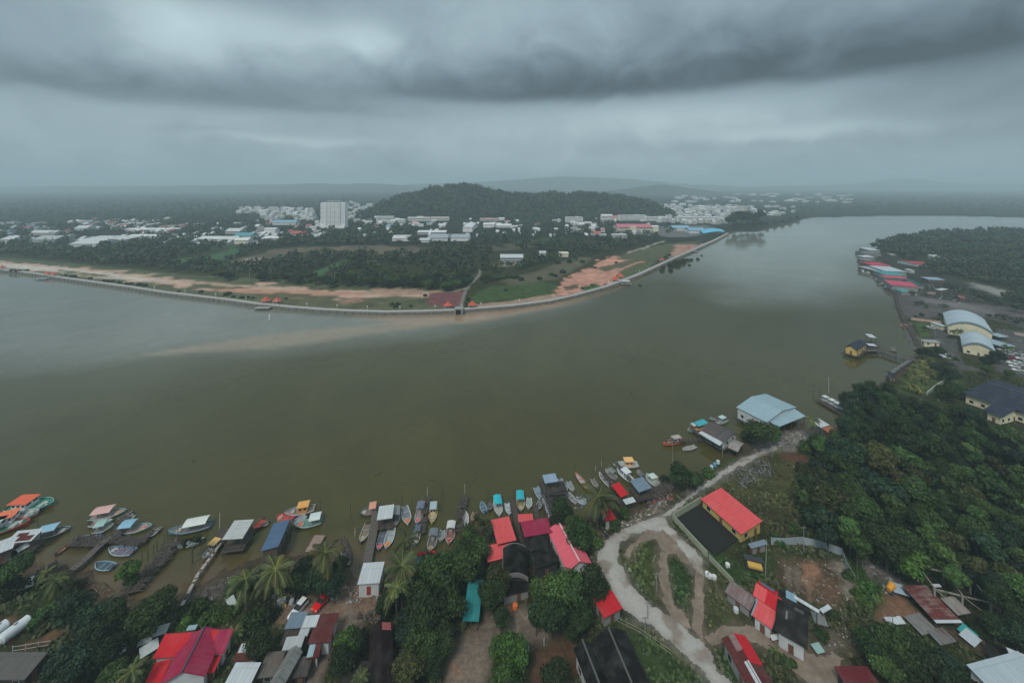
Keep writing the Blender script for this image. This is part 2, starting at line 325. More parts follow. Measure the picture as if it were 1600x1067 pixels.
patch([(780, 438), (840, 424), (875, 410), (900, 402), (925, 402), (915, 412), (870, 436), (800, 446)], (.15, .14, .085), 6, 5, 2, ns=10)
patch([(738, 482), (738, 476), (800, 470), (865, 459), (880, 462), (860, 470), (800, 478)], (.48, .33, .24), 2, 2, 2, ns=5)
patch([(866, 452), (880, 436), (907, 422), (925, 419), (929, 409), (958, 399), (1006, 403), (1018, 409), (1000, 420), (975, 434), (946, 447), (915, 458), (872, 464)], (.72, .36, .26), 4, 12, 2, ns=9, seed=6, var=.9)
patch([(931, 419), (962, 412), (985, 406), (1000, 408), (975, 418), (946, 424)], (.15, .14, .08), 4, 3, 2, ns=8); patch([(965, 425), (1000, 410), (1022, 409), (1015, 420), (975, 440)], (.13, .15, .07), 4, 4, 2, ns=8)
patch([(880, 448), (903, 444), (905, 450), (885, 454)], (.16, .12, .07), 2, 2, 2); patch([(908, 450), (930, 443), (942, 448), (915, 459)], (.06, .13, .045), 3, 2, 2)
patch([(960, 405), (1000, 388), (1060, 378), (1095, 376), (1080, 388), (1048, 404), (1010, 408)], (.13, .14, .075), 6, 8, 2, ns=12)
line([(980, 395), (1005, 388), (1020, 382), (1038, 377)], 2.2, (.55, .48, .38), 4, 4, z=2)
patch([(1054, 382), (1088, 382), (1100, 384), (1075, 394), (1060, 400), (1048, 402)], (.55, .32, .24), 4, 7, 2, ns=8, seed=7)
patch([(1085, 384), (1120, 374), (1128, 370), (1100, 385)], (.42, .28, .22), 4, 4, 2)
patch([(800, 378), (850, 372), (885, 372), (880, 380), (820, 384)], (.06, .12, .06), 10, 6, 2); patch([(745, 384), (800, 380), (850, 384), (800, 391), (750, 392)], (.13, .12, .08), 10, 8, 2)
patch([(762, 412), (812, 408), (822, 414), (780, 418)], (.30, .26, .2), 4, 2, 2)
patch([(960, 356), (1100, 352), (1130, 362), (1060, 372), (1000, 366)], (.20, .20, .19), 12, 15, 2, ns=20)
# right shore
patch([(1392, 457), (1442, 461), (1530, 473), (1600, 482), (1900, 500), (1900, 530), (1600, 512), (1550, 497), (1477, 492), (1421, 497), (1406, 480)], (.145, .13, .125), 5, 6, 1.2, ns=14, var=.7)
patch([(1430, 463), (1520, 476), (1560, 490), (1500, 482), (1440, 470)], (.24, .22, .21), 6, 6, 1.2, ns=10)
patch([(1477, 438), (1521, 443), (1579, 454), (1584, 463), (1521, 462), (1495, 448)], (.36, .35, .32), 4, 5, 1.2, ns=9); patch([(1430, 446), (1480, 448), (1520, 460), (1560, 472), (1480, 462), (1436, 454)], (.17, .15, .13), 4, 4, 1.2)
patch([(1403, 611), (1404, 600), (1424, 574), (1440, 560), (1455, 566), (1497, 580), (1500, 600), (1470, 620), (1430, 618)], (.085, .12, .04), 3, 2, 1.2, ns=6)
patch([(1428, 503), (1449, 503), (1456, 526), (1438, 528)], (.085, .125, .045), 2, 1, 1.2); patch([(1450, 508), (1482, 508), (1484, 530), (1458, 527)], (.11, .10, .095), 1.5, 1, 1.2)
patch([(1436, 527), (1500, 532), (1504, 570), (1600, 590), (1900, 640), (1900, 520), (1560, 515), (1552, 545), (1555, 580), (1500, 580), (1478, 560), (1470, 540), (1436, 535)], (.13, .125, .12), 3, 2, 1.2, ns=8)
patch([(1405, 497), (1422, 503), (1440, 540), (1428, 552), (1420, 540)], (.16, .15, .14), 2, 2, 1.2)
# near shore
patch([(1290, 700), (1315, 650), (1350, 612), (1400, 615), (1440, 640), (1500, 645), (1600, 700), (1800, 760), (1800, 960), (1600, 950), (1520, 900), (1440, 860), (1390, 860), (1340, 850), (1280, 835), (1265, 800), (1280, 750)], (.016, .020, .010), 5, 3, 1.2, ns=6)
patch([(1395, 398), (1430, 405), (1480, 430), (1540, 455), (1600, 478), (1600, 484), (1530, 475), (1442, 463), (1397, 458), (1375, 425), (1375, 400)], (.05, .052, .038), 8, 6, 1.2, ns=10, var=.9)
patch([(1180, 690), (1225, 668), (1275, 668), (1290, 690), (1240, 705), (1190, 702)], (.22, .20, .17), 2, 3, 1.2, ns=4, var=.8)
patch([(1140, 712), (1215, 700), (1270, 715), (1275, 780), (1240, 815), (1200, 790), (1140, 765), (1090, 780), (1115, 740)], (.085, .085, .032), 5, 4, 1.2, ns=7, var=.8)
patch([(1225, 710), (1262, 712), (1262, 724), (1235, 722)], (.15, .075, .045), 3, 3, 1.2); patch([(1150, 730), (1190, 722), (1200, 740), (1160, 752)], (.13, .12, .10), 3, 4, 1.2, ns=3)
patch([(1100, 735), (1122, 716), (1150, 712), (1130, 728)], (.07, .10, .03), 2, 2, 1.2); patch([(1095, 722), (1115, 708), (1130, 716), (1105, 728)], (.20, .13, .085), 2, 2, .8)
patch([(960, 815), (1010, 790), (1045, 776), (1052, 786), (1010, 812), (965, 830)], (.17, .14, .10), 2, 3, 1.2, ns=3, var=.9)
patch([(915, 838), (935, 826), (952, 836), (940, 856), (922, 852)], (.22, .15, .10), 1.5, 1.5, 1.2)
patch([(972, 862), (990, 845), (1012, 838), (1030, 866), (1040, 905), (1030, 940), (1000, 920), (980, 893)], (.075, .095, .03), 2, 1.5, 1.2, ns=4); patch([(1042, 880), (1058, 868), (1075, 882), (1082, 920), (1078, 965), (1050, 940), (1044, 905)], (.04, .075, .022), 2, 1.5, 1.2, ns=4)
patch([(1070, 790), (1100, 870), (1165, 925), (1180, 880), (1205, 860), (1205, 905), (1180, 915)], (.045, .08, .022), 3, 2, 1.2, ns=4)
patch([(1100, 890), (1130, 905), (1170, 960), (1175, 985), (1120, 990), (1100, 985)], (.08, .085, .033), 3, 3, 1.2, ns=4)
patch([(1212, 856), (1255, 850), (1312, 868), (1332, 905), (1330, 940), (1300, 955), (1240, 935), (1215, 905)], (.12, .085, .05), 3, 3, 1.2, ns=4, var=.9)
patch([(1215, 850), (1310, 862), (1325, 882), (1260, 878), (1218, 870)], (.06, .075, .03), 3, 3, 1.2, ns=4)
patch([(1255, 882), (1275, 880), (1278, 905), (1270, 922), (1254, 915)], (.42, .22, .13), 1, 1.5, 1.2, ns=2); patch([(1228, 885), (1235, 885), (1236, 925), (1230, 925)], (.22, .17, .13), 1, .8, 1.2)
patch([(1242, 885), (1248, 885), (1250, 925), (1244, 925)], (.22, .17, .13), 1, .8, 1.2); patch([(1262, 900), (1267, 900), (1268, 945), (1262, 945)], (.28, .18, .12), 1, .8, 1.2)
patch([(1313, 880), (1330, 910), (1332, 930), (1322, 925), (1308, 890)], (.30, .26, .21), 2, 3, 1.2, ns=2); patch([(1280, 895), (1310, 905), (1315, 940), (1285, 935)], (.17, .10, .06), 3, 3, 1.2)
patch([(1330, 870), (1400, 870), (1420, 910), (1390, 945), (1345, 950), (1335, 905)], (.045, .095, .02), 3, 3, 1.2, ns=5)
patch([(1386, 945), (1392, 932), (1410, 930), (1440, 955), (1455, 972), (1400, 965), (1365, 975), (1372, 955)], (.30, .165, .10), 2, 2, 1.2, ns=4)
patch([(1470, 980), (1520, 985), (1550, 1000), (1580, 1040), (1540, 1020), (1490, 1000)], (.14, .10, .07), 3, 3, 1.2)
patch([(1345, 880), (1380, 882), (1420, 905), (1405, 915), (1360, 900)], (.17, .15, .14), 2, 3, 1.2, ns=1.5, var=1)
patch([(1260, 1015), (1300, 980), (1340, 960), (1370, 965), (1330, 1000), (1310, 1040), (1312, 1090), (1270, 1090), (1250, 1060)], (.19, .15, .105), 3, 3, 1.2, ns=4)
patch([(1125, 1010), (1145, 1020), (1180, 1080), (1150, 1090), (1128, 1040)], (.04, .07, .02), 2, 2, 1.2); patch([(960, 965), (985, 975), (1060, 1030), (1110, 1067), (1110, 1100), (1000, 1090), (975, 1010)], (.055, .085, .028), 3, 2, 1.2, ns=5)
patch([(985, 968), (1060, 1012), (1100, 1050), (1090, 1060), (1040, 1020), (975, 978)], (.13, .125, .055), 2, 2, 1.2, ns=3)
patch([(686, 1100), (695, 1040), (712, 1000), (745, 975), (790, 950), (805, 945), (850, 950), (880, 975), (865, 1005), (835, 1015), (800, 1005), (770, 1030), (762, 1100)], (.25, .195, .15), 3, 2, 1.2, ns=6)
patch([(700, 1060), (710, 1040), (728, 1045), (725, 1065)], (.34, .21, .14), 2, 2, 1.2); patch([(795, 930), (810, 928), (800, 965), (792, 960)], (.20, .10, .06), 1.5, 1.5, 1.2)
patch([(828, 1045), (832, 1015), (900, 995), (915, 1010), (905, 1050), (870, 1090), (830, 1090)], (.15, .085, .05), 2, 2, 1.2, ns=3)
patch([(435, 975), (438, 950), (470, 935), (520, 938), (550, 925), (590, 932), (585, 950), (565, 968), (545, 990), (520, 985), (470, 975)], (.30, .20, .14), 2.5, 2, 1.2, ns=4)
patch([(530, 985), (545, 962), (562, 965), (545, 1000), (525, 1020), (505, 1060), (500, 1100), (460, 1100), (480, 1040), (510, 1010)], (.24, .185, .145), 2, 1.5, 1.2, ns=4)
patch([(525, 905), (560, 905), (610, 925), (590, 940), (530, 935)], (.24, .155, .11), 2, 3, 1.2, ns=1.5, var=1)
patch([(120, 905), (150, 895), (180, 915), (200, 935), (160, 930)], (.15, .09, .055), 2, 2, .6); patch([(330, 905), (385, 890), (390, 930), (310, 940), (280, 935)], (.12, .10, .085), 2, 3, .8, ns=1.2, var=1)
patch([(-100, 985), (0, 975), (25, 965), (35, 985), (0, 1000), (-100, 1010)], (.28, .14, .085), 2, 2, 1.2); patch([(35, 1000), (95, 985), (85, 1005), (40, 1010)], (.20, .11, .06), 2, 3, 1.2)
patch([(35, 1040), (50, 1025), (60, 1035), (55, 1070), (35, 1090)], (.17, .11, .08), 2, 2, 1.2)
for (px, py, r) in [(185, 880, 26), (60, 930, 30), (250, 960, 30)]:
    patch([(px-r, py), (px, py-r*.6), (px+r, py), (px, py+r*.6)], (.05, .085, .025), 5, 3, 1.2)
MAIN = [(1213, 694), (1190, 700), (1160, 712), (1130, 730), (1100, 752), (1070, 775), (1045, 795), (1010, 808), (975, 822), (950, 838), (936, 850), (931, 862), (933, 880), (944, 895), (952, 915), (958, 935), (975, 952), (998, 970), (1020, 982), (1045, 1002), (1070, 1028), (1095, 1050), (1108, 1068), (1125, 1100), (1165, 1100),
        (1140, 1066), (1122, 1045), (1112, 1022), (1100, 1000), (1078, 985), (1052, 965), (1020, 945), (998, 925), (980, 900), (968, 878), (965, 862), (972, 848), (990, 836), (1012, 828), (1030, 834), (1046, 852), (1070, 872), (1088, 895), (1100, 905), (1102, 890), (1100, 875), (1085, 860), (1064, 840), (1046, 820), (1042, 806), (1058, 794), (1086, 774), (1116, 752), (1150, 730), (1190, 712), (1216, 702)]
LOOP = [(1085, 892), (1100, 898), (1100, 930), (1098, 970), (1098, 990), (1110, 1020), (1100, 1010), (1080, 985), (1078, 968), (1082, 935), (1083, 910)]
MID = [(1030, 858), (1044, 862), (1044, 880), (1045, 905), (1050, 930), (1060, 948), (1082, 966), (1080, 986), (1056, 970), (1040, 952), (1034, 935), (1029, 905), (1028, 880)]
SIDE = [(1098, 995), (1130, 978), (1165, 974), (1195, 979), (1225, 997), (1262, 1016), (1285, 1024), (1300, 1020), (1318, 1030), (1316, 1100), (1268, 1100), (1266, 1066), (1232, 1042), (1200, 1018), (1170, 1000), (1140, 1000), (1112, 1016)]
JUNC = [(996, 840), (1012, 826), (1036, 828), (1056, 846), (1076, 872), (1086, 893), (1072, 884), (1056, 868), (1044, 866), (1034, 862), (1024, 842), (1010, 844), (992, 858), (984, 876), (976, 866), (984, 850)]
patch(MAIN, (.27, .25, .22), 3.5, 1.5, 1.2, ns=3)
for q_ in (LOOP, MID, SIDE, JUNC): patch(q_, (.20, .155, .115), 3, 1.5, 1.2, ns=2.5)
line([(1105, 900), (1140, 935), (1160, 975)], 6, (.12, .10, .06), 3, 2, ns=3)
V3 = np.column_stack([GP, hz]); nr, nc = XX.shape
ii = np.arange(nr-1)[:, None]*nc+np.arange(nc-1)[None]; F4 = np.stack([ii, ii+1, ii+nc+1, ii+nc], -1).reshape(-1, 4)
m, nt, p = newmat('ground_cover'); a = N(nt, 'ShaderNodeAttribute', attribute_name='Col'); P = wpos(nt)
na = noise(nt, P, 1.1, 6, .7); nb = noise(nt, P, .13, 4, .6); nd = noise(nt, P, 3.2, 4, .75)
f = math_(nt, 'ADD', math_(nt, 'MULTIPLY', na, 1.3), math_(nt, 'MULTIPLY', nb, .5)); f = math_(nt, 'MULTIPLY', f, math_(nt, 'ADD', .5, nd))
vm = N(nt, 'ShaderNodeVectorMath', operation='SCALE'); nt.links.new(a.outputs[0], vm.inputs[0]); nt.links.new(math_(nt, 'ADD', math_(nt, 'MULTIPLY', math_(nt, 'POWER', f, 1.6), .62), .16), vm.inputs['Scale'])
nt.links.new(vm.outputs[0], p.inputs['Base Color']); p.inputs['Roughness'].default_value = .95; p.inputs['Specular IOR Level'].default_value = .1
bump(nt, p, na, .7, .25)
g = npmesh('ground', V3, F4, m, col=c, smooth=True); tag(g, kind='structure')
# water: one sheet with silt along the far bank and painted sky reflection
wd = [1.6, 3, 6, 10, 16, 24, 34, 46]; x = 46.0
while x < 900: x += 5; wd.append(x)
wd = np.array(wd[::-1]); wt = np.linspace(-2.3, 2.3, 400); WY, WT = np.meshgrid(FPX*CH/wd, wt, indexing='ij'); WX = WY*WT
WY = np.vstack([np.full((1, 400), -150.0), WY]); WX = np.vstack([wt[None]*110, WX]); WP = np.stack([WX.ravel(), WY.ravel()], 1)
wc = np.tile(C3(.063, .056, .0145), (len(WP), 1)); q = fbm(WP[:, 0]/90, WP[:, 1]/90, 40); wc = wc*(.88+.24*q[:, None])
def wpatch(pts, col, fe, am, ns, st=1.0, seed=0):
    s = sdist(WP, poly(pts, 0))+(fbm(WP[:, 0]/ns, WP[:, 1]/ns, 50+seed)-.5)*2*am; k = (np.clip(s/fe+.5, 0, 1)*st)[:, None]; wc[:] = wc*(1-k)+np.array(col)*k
wpatch([(-900, 560), (0, 575), (150, 560), (300, 545), (430, 540), (560, 525), (700, 510), (800, 495), (860, 478), (900, 462), (800, 475), (600, 480), (0, 420), (-900, 400)], (.20, .21, .18), 40, 20, 60, .7)  # silty water, paled further with a painted reflection of bright cloud
wpatch([(1135, 366), (1250, 345), (1600, 338), (2000, 340), (2000, 362), (1600, 364), (1400, 372), (1350, 400), (1370, 440), (1300, 480), (1150, 470), (1080, 430)], (.23, .25, .22), 60, 30, 90, .65, 9)  # bright sky reflection painted into the water colour, far right
wpatch([(200, 557), (330, 547), (430, 543), (600, 522), (700, 508), (800, 496), (870, 477), (880, 470), (800, 486), (716, 494), (600, 505), (450, 520), (320, 538)], (.27, .21, .135), 5, 5, 34, .8)
wpatch([(560, 494), (720, 489), (820, 480), (900, 464), (960, 448), (1000, 432), (960, 452), (880, 478), (760, 500), (640, 508)], (.34, .22, .14), 10, 4, 30, .7, 3)
wpatch([(-100, 868), (100, 868), (250, 890), (280, 900), (330, 870), (520, 858), (600, 870), (600, 920), (200, 945), (-100, 900)], (.12, .08, .048), 12, 4, 9, .95, 4)
m, nt, p = newmat('river_water'); a = N(nt, 'ShaderNodeAttribute', attribute_name='Col'); P = wpos(nt)
fl = noise(nt, P, .02, 6, .65, 1.5); vs = N(nt, 'ShaderNodeVectorMath', operation='SCALE'); nt.links.new(a.outputs[0], vs.inputs[0]); fm = noise(nt, P, .11, 5, .7, 2.0); nt.links.new(math_(nt, 'ADD', .48, math_(nt, 'ADD', math_(nt, 'MULTIPLY', fl, .66), math_(nt, 'MULTIPLY', fm, .38))), vs.inputs['Scale']); nt.links.new(vs.outputs[0], p.inputs['Base Color']); p.inputs['IOR'].default_value = 1.34
mp = N(nt, 'ShaderNodeMapping'); nt.links.new(P, mp.inputs[0]); mp.inputs['Scale'].default_value = (1, 1.6, 1); mp.inputs['Rotation'].default_value = (0, 0, .4)
slick = noise(nt, mp.outputs[0], .012, 5, .6, .8)
nt.links.new(ramp(nt, slick, [(.35, .03), (.7, .16)]), p.inputs['Roughness'])
h = math_(nt, 'ADD', noise(nt, mp.outputs[0], .8, 4, .7), math_(nt, 'MULTIPLY', noise(nt, mp.outputs[0], .09, 2, .5), 2.0))
bump(nt, p, math_(nt, 'MULTIPLY', h, ramp(nt, slick, [(.3, .25), (.75, 1)])), .16, .12)
nr, nc = WX.shape; ii = np.arange(nr-1)[:, None]*nc+np.arange(nc-1)[None]
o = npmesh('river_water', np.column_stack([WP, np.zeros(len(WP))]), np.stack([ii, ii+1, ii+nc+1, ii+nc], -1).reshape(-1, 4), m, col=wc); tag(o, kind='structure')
def gz(p): return 1.2
# ---------------------------------------------------------------- height of the ground under a point
def hfun(pts):
    P = np.atleast_2d(np.array([tuple(q)[:2] for q in pts], float)); a, b = sdist(P, FARP), sdist(P, NEARP); s = np.maximum(a, b); nr_ = b > a
    s = s+np.where(nr_, (fbm(P[:, 0]/3, P[:, 1]/3, 5)-.5)*5.0, 0); h = np.where(nr_, np.clip(s*.10, -2.5, 1.2), np.clip(s*.9, -3, 2.0))
    return h+np.where(nr_ & (s > 3), (fbm(P[:, 0]/14, P[:, 1]/14, 9)-.5)*.5, 0)
def sheet(name, polys, mat_, colf, cell=.26, lift=.07, jit=.9):       # a road surface laid on the ground
    V, F, Cc = [], [], []; base = 0
    for pp in polys:
        P = np.array(poly(pp)); lo, hi = P.min(0)-1, P.max(0)+1; xs = np.arange(lo[0], hi[0], cell); ys = np.arange(lo[1], hi[1], cell)
        gx_, gy_ = np.meshgrid(xs, ys); Q = np.stack([gx_.ravel(), gy_.ravel()], 1); s = (sdist(Q, P)+(fbm(Q[:, 0]/1.9, Q[:, 1]/1.9, 77)-.5)*2*jit).reshape(gx_.shape)
        keep = (s[:-1, :-1] > 0) & (s[1:, 1:] > 0) & (s[1:, :-1] > 0) & (s[:-1, 1:] > 0)
        j, i = np.where(keep); n = gx_.shape[1]; f = np.stack([j*n+i, j*n+i+1, (j+1)*n+i+1, (j+1)*n+i], 1)
        u, inv = np.unique(f, return_inverse=True); Qu = Q[u]; V.append(np.column_stack([Qu, hfun(Qu)+lift])); F.append(inv.reshape(-1, 4)+base); Cc.append(colf(Qu, s.ravel()[u])); base += len(u)
    o = npmesh(name, np.vstack(V), np.vstack(F), mat_, col=np.vstack(Cc), smooth=True); return tag(o, kind='structure')
m, nt, p = newmat('road_surface'); a = N(nt, 'ShaderNodeAttribute', attribute_name='Col'); P_ = wpos(nt); na = noise(nt, P_, 2.2, 6, .75); vm = N(nt, 'ShaderNodeVectorMath', operation='SCALE'); nt.links.new(a.outputs[0], vm.inputs[0]); nt.links.new(math_(nt, 'ADD', .70, math_(nt, 'MULTIPLY', na, .6)), vm.inputs['Scale']); nt.links.new(vm.outputs[0], p.inputs['Base Color']); p.inputs['Roughness'].default_value = .95; p.inputs['Specular IOR Level'].default_value = .1; bump(nt, p, na, .5, .06); GM = m
def gravel(Q, s):
    n = fbm(Q[:, 0]/4, Q[:, 1]/4, 60)[:, None]; n2 = fbm(Q[:, 0]/1.1, Q[:, 1]/1.1, 61)[:, None]; e = np.clip(1-s/1.6, 0, 1)[:, None]; k = np.clip((n-.55)*4, 0, .7)+e*.35; k = np.clip(k, 0, 1)
    return (np.array([.40, .375, .34])*(1-k)+np.array([.20, .15, .115])*k)*(.90+.2*n2)
def dirt(Q, s):
    n = fbm(Q[:, 0]/3, Q[:, 1]/3, 62)[:, None]; n2 = fbm(Q[:, 0]/.9, Q[:, 1]/.9, 63)[:, None]
    return .95*(np.array([.30, .235, .18])*(1-n)+np.array([.17, .13, .10])*n)*(.7+.6*n2)
sheet('gravel_road', [MAIN], GM, gravel)
sheet('dirt_track', [LOOP, JUNC, MID, SIDE], GM, dirt, lift=.12)
# ---------------------------------------------------------------- foliage
def ico(sub=1):
    t = (1+5**.5)/2; v = [(-1, t, 0), (1, t, 0), (-1, -t, 0), (1, -t, 0), (0, -1, t), (0, 1, t), (0, -1, -t), (0, 1, -t), (t, 0, -1), (t, 0, 1), (-t, 0, -1), (-t, 0, 1)]
    f = [(0, 11, 5), (0, 5, 1), (0, 1, 7), (0, 7, 10), (0, 10, 11), (1, 5, 9), (5, 11, 4), (11, 10, 2), (10, 7, 6), (7, 1, 8), (3, 9, 4), (3, 4, 2), (3, 2, 6), (3, 6, 8), (3, 8, 9), (4, 9, 5), (2, 4, 11), (6, 2, 10), (8, 6, 7), (9, 8, 1)]
    v = np.array(v, float); return v/np.linalg.norm(v[0]), np.array(f)
ICV, ICF = ico()
def crown_arrays(R, H, nl, ls, lobes, seed, flat=.75, spread=.62, droop=0, lobe_r=(.34, .52)):
    """leaf quads through the volume of several lobes; returns V,F(4),col per face. crown centred on 0, radius R, half height H"""
    r = np.random.default_rng(seed); th = r.random(lobes)*2*np.pi; rr = np.sqrt(r.random(lobes))*spread; zc = (r.random(lobes)*1.1-.5)*(1-rr*.7)
    rr[0] = 0; zc[0] = .45
    LC = np.stack([np.cos(th)*rr*R, np.sin(th)*rr*R, zc*H], 1); LR = (lobe_r[0]+(lobe_r[1]-lobe_r[0])*r.random(lobes))*R; LB = .6+.8*r.random(lobes)
    pick = r.choice(lobes, nl, p=LR**2/(LR**2).sum()); d = r.normal(size=(nl, 3)); d[:, 2] += .35; d /= np.linalg.norm(d, axis=1)[:, None]
    rad = LR[pick]*(.62+.42*r.random(nl)**.6); P = LC[pick]+d*rad[:, None]*np.array([1, 1, flat])
    if droop: P[:, 2] -= droop*np.linalg.norm(P[:, :2], axis=1)**2/R
    n = d*.8+r.normal(size=(nl, 3))*.55; n[:, 2] += .25; n /= np.linalg.norm(n, axis=1)[:, None]
    a = np.cross(n, r.normal(size=(nl, 3))); a /= np.linalg.norm(a, axis=1)[:, None]; b_ = np.cross(n, a); s = ls*(.6+.8*r.random(nl))[:, None]; asp = .45+.4*r.random(nl)[:, None]
    V = np.stack([P-a*s*.5, P+b_*s*asp*.5+n*s*.08, P+a*s*.5, P-b_*s*asp*.5+n*s*.08], 1).reshape(-1, 3); F = np.arange(nl*4).reshape(-1, 4)
    br = (LB[pick]*(.65+.7*r.random(nl)))[:, None]; tint = np.where(r.random((nl, 1)) < .14, np.array([[1.35, 1.12, .75]]), np.array([[1.0, 1.0, 1.0]])); col = br*tint
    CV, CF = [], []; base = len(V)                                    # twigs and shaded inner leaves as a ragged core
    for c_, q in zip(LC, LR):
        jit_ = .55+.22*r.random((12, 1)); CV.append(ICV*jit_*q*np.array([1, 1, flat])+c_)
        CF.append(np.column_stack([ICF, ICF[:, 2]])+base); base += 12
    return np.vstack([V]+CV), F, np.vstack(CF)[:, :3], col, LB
def two(name, V, F4_, F3, col, mat_):      # mesh of quads + triangles
    me = bpy.data.meshes.new(name); V = np.asarray(V, np.float32); me.vertices.add(len(V)); me.vertices.foreach_set('co', V.ravel())
    n4, n3 = len(F4_), len(F3); me.loops.add(n4*4+n3*3); me.loops.foreach_set('vertex_index', np.concatenate([F4_.ravel(), F3.ravel()]).astype(np.int32))
    me.polygons.add(n4+n3); st = np.concatenate([np.arange(n4)*4, n4*4+np.arange(n3)*3]).astype(np.int32); me.polygons.foreach_set('loop_start', st)
    me.polygons.foreach_set('loop_total', np.concatenate([np.full(n4, 4), np.full(n3, 3)]).astype(np.int32)); me.update(calc_edges=True)
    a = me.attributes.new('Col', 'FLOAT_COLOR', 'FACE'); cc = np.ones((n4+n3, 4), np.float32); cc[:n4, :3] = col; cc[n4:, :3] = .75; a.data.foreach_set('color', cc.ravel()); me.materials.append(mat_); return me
LM = {'dark': leaf((.017, .034, .009)), 'mid': leaf((.034, .070, .016)), 'bright': leaf((.042, .095, .016)), 'olive': leaf((.042, .050, .015)), 'blue': leaf((.016, .038, .018)), 'bright2': leaf((.046, .092, .022)), 'palm': leaf((.060, .076, .026)), 'dry': leaf((.16, .13, .10)), 'yellow': leaf((.10, .11, .035))}
def crown_mesh(name, *a, mat_='mid', **k):
    V, F, F3, col, _ = crown_arrays(*a, **k); return two(name, V, F, F3, col, LM[mat_])
CR = {'broad': [crown_mesh('crown', 1.0, .80, 3600, .115, 13, 100+i) for i in range(5)],
      'forest': [crown_mesh('crown', 1.0, .9, 1900, .19, 8+i, 200+i, spread=.62, lobe_r=(.26, .5)) for i in range(6)],
      'feathery': [crown_mesh('crown', 1.0, 1.15, 3000, .10, 17, 300+i, flat=1.1, spread=.6, lobe_r=(.2, .4)) for i in range(3)],
      'bush': [crown_mesh('crown', 1.0, .55, 1700, .17, 8, 400+i, flat=.7, spread=.65) for i in range(4)],
      'sparse': [crown_mesh('crown', 1.0, 1.0, 700, .10, 12, 500+i, spread=.75, lobe_r=(.18, .3)) for i in range(2)]}
def trunk_mesh(seed, h=1.6):
    r = random.Random(seed); mb = MB(); top = Vector((r.uniform(-.1, .1), r.uniform(-.1, .1), h)); mb.path([(0, 0, -.25), (top.x*.3, top.y*.4, h*.45), top], [.085, .06, .045], 7)
    for i in range(6):
        a = i*1.05+r.random(); z = h*(.5+.07*i); q = Vector((top.x*z/h, top.y*z/h, z)); e = q+Vector((math.cos(a)*.5, math.sin(a)*.5, .35+.2*r.random())); mb.path([q, (q+e)/2+Vector((0, 0, -.05)), e], [.035, .025, .012], 5)
    o = mb.build('trunk', BARK); me = o.data; bpy.data.objects.remove(o); return me
TK = [trunk_mesh(i) for i in range(4)]
NT = {'n': 0}
def plant_tree(loc, R, kind='broad', mat_='mid', name='broadleaf_tree', label=None, cat='tree', group=None, zc=None, rz=None):
    """loc: ground point; crown radius R; crown centre zc above ground"""
    zc = zc if zc is not None else R*.85+1.6; i = NT['n']; NT['n'] += 1
    rt = empty(name, loc, rz if rz is not None else random.uniform(0, 6.28), label=label, cat=cat, group=group)
    c_ = inst('crown', random.choice(CR[kind]), rt, (0, 0, zc), 0, (R, R*random.uniform(.88, 1.08), R*random.uniform(.9, 1.1)))
    c_.material_slots[0].link = 'OBJECT'; c_.material_slots[0].material = LM[mat_]
    t = inst('trunk', TK[i % 4], rt, (0, 0, 0), 0, (R*.75, R*.75, zc/1.6)); return rt
LMK = [(415, 475, 'the pavilions on the left of the far bank'), (700, 480, 'the pavilion beside the paved court'), (738, 478, 'the pavilion beside the green lawn'), (965, 437, 'the pavilion pair on the salmon sand'), (1034, 405, 'the pavilion near the mangroves'), (78, 430, 'the leftmost red pavilions'), (518, 357, 'the white tower block'), (695, 377, 'the big grey-blue warehouse'), (800, 405, 'the blue fronted block'), (745, 425, 'the straight road of the far bank'), (150, 383, 'the wide pale sheds'), (380, 375, 'the teal workshop roof'), (500, 388, 'the brown cleared field'), (870, 450, 'the salmon sand'), (990, 395, 'the white sand track'), (1118, 365, 'the blue shell roof'), (240, 440, 'the pale sandy strip'), (560, 460, 'the right end of the sandy strip'),
       (25, 850, 'the striped stilt house'), (20, 985, 'the white tanks'), (150, 860, 'the broad plank jetty'), (230, 890, 'the collapsed jetty'), (300, 1015, 'the magenta roof'), (366, 825, 'the strip roofed landing shed'), (430, 840, 'the long blue shed'), (467, 970, 'the blue-grey car port'), (501, 939, 'the red car'), (505, 985, 'the maroon row house'), (580, 900, 'the white hut'), (595, 1030, 'the long dark brown roof'), (665, 868, 'the small red strip roof'), (735, 945, 'the teal roof'), (785, 830, 'the salmon roof'), (840, 822, 'the magenta roof by the boats'), (805, 885, 'the black arched workshop'), (890, 850, 'the pink gabled roof'), (950, 945, 'the half hidden red roof'), (950, 1030, 'the twin black gabled roofs'), (954, 803, 'the small red hut'), (975, 765, 'the red landing roof'), (1005, 760, 'the blue-grey boat shed'), (1125, 680, 'the blackened stilt house'), (1200, 640, 'the big pale blue warehouse'), (1146, 805, 'the yellow walled building'), (1200, 930, 'the red house cluster'), (1240, 970, 'the black roofed house'), (1270, 900, 'the fenced plot'), (1175, 1030, 'the maroon house at the bottom'), (1450, 940, 'the long rust red roof'), (1510, 935, 'the open timber frame'), (1460, 985, 'the collapsed corrugated roof'), (1570, 1050, 'the white roof in the corner'), (1345, 1060, 'the dark red roof at the bottom'), (1300, 635, 'the three white launches'), (1400, 590, 'the small dark hut at the gangway'), (1540, 630, 'the navy roof'), (1130, 750, 'the straight gravel road'), (1030, 900, 'the grass islands'), (1430, 880, 'the low bright green mound'), (1285, 775, 'the tall olive tree'), (1600, 760, 'the right frame edge'), (1400, 700, 'the upper middle of the forest'), (1450, 790, 'the middle of the forest')]
USED = {}
CW_ = {'bright2': 'fresh green', 'dark': 'dark green', 'mid': 'mid green', 'blue': 'bluish green', 'olive': 'olive', 'bright': 'bright green', 'dry': 'grey', 'palm': 'green', 'yellow': 'yellow-green'}
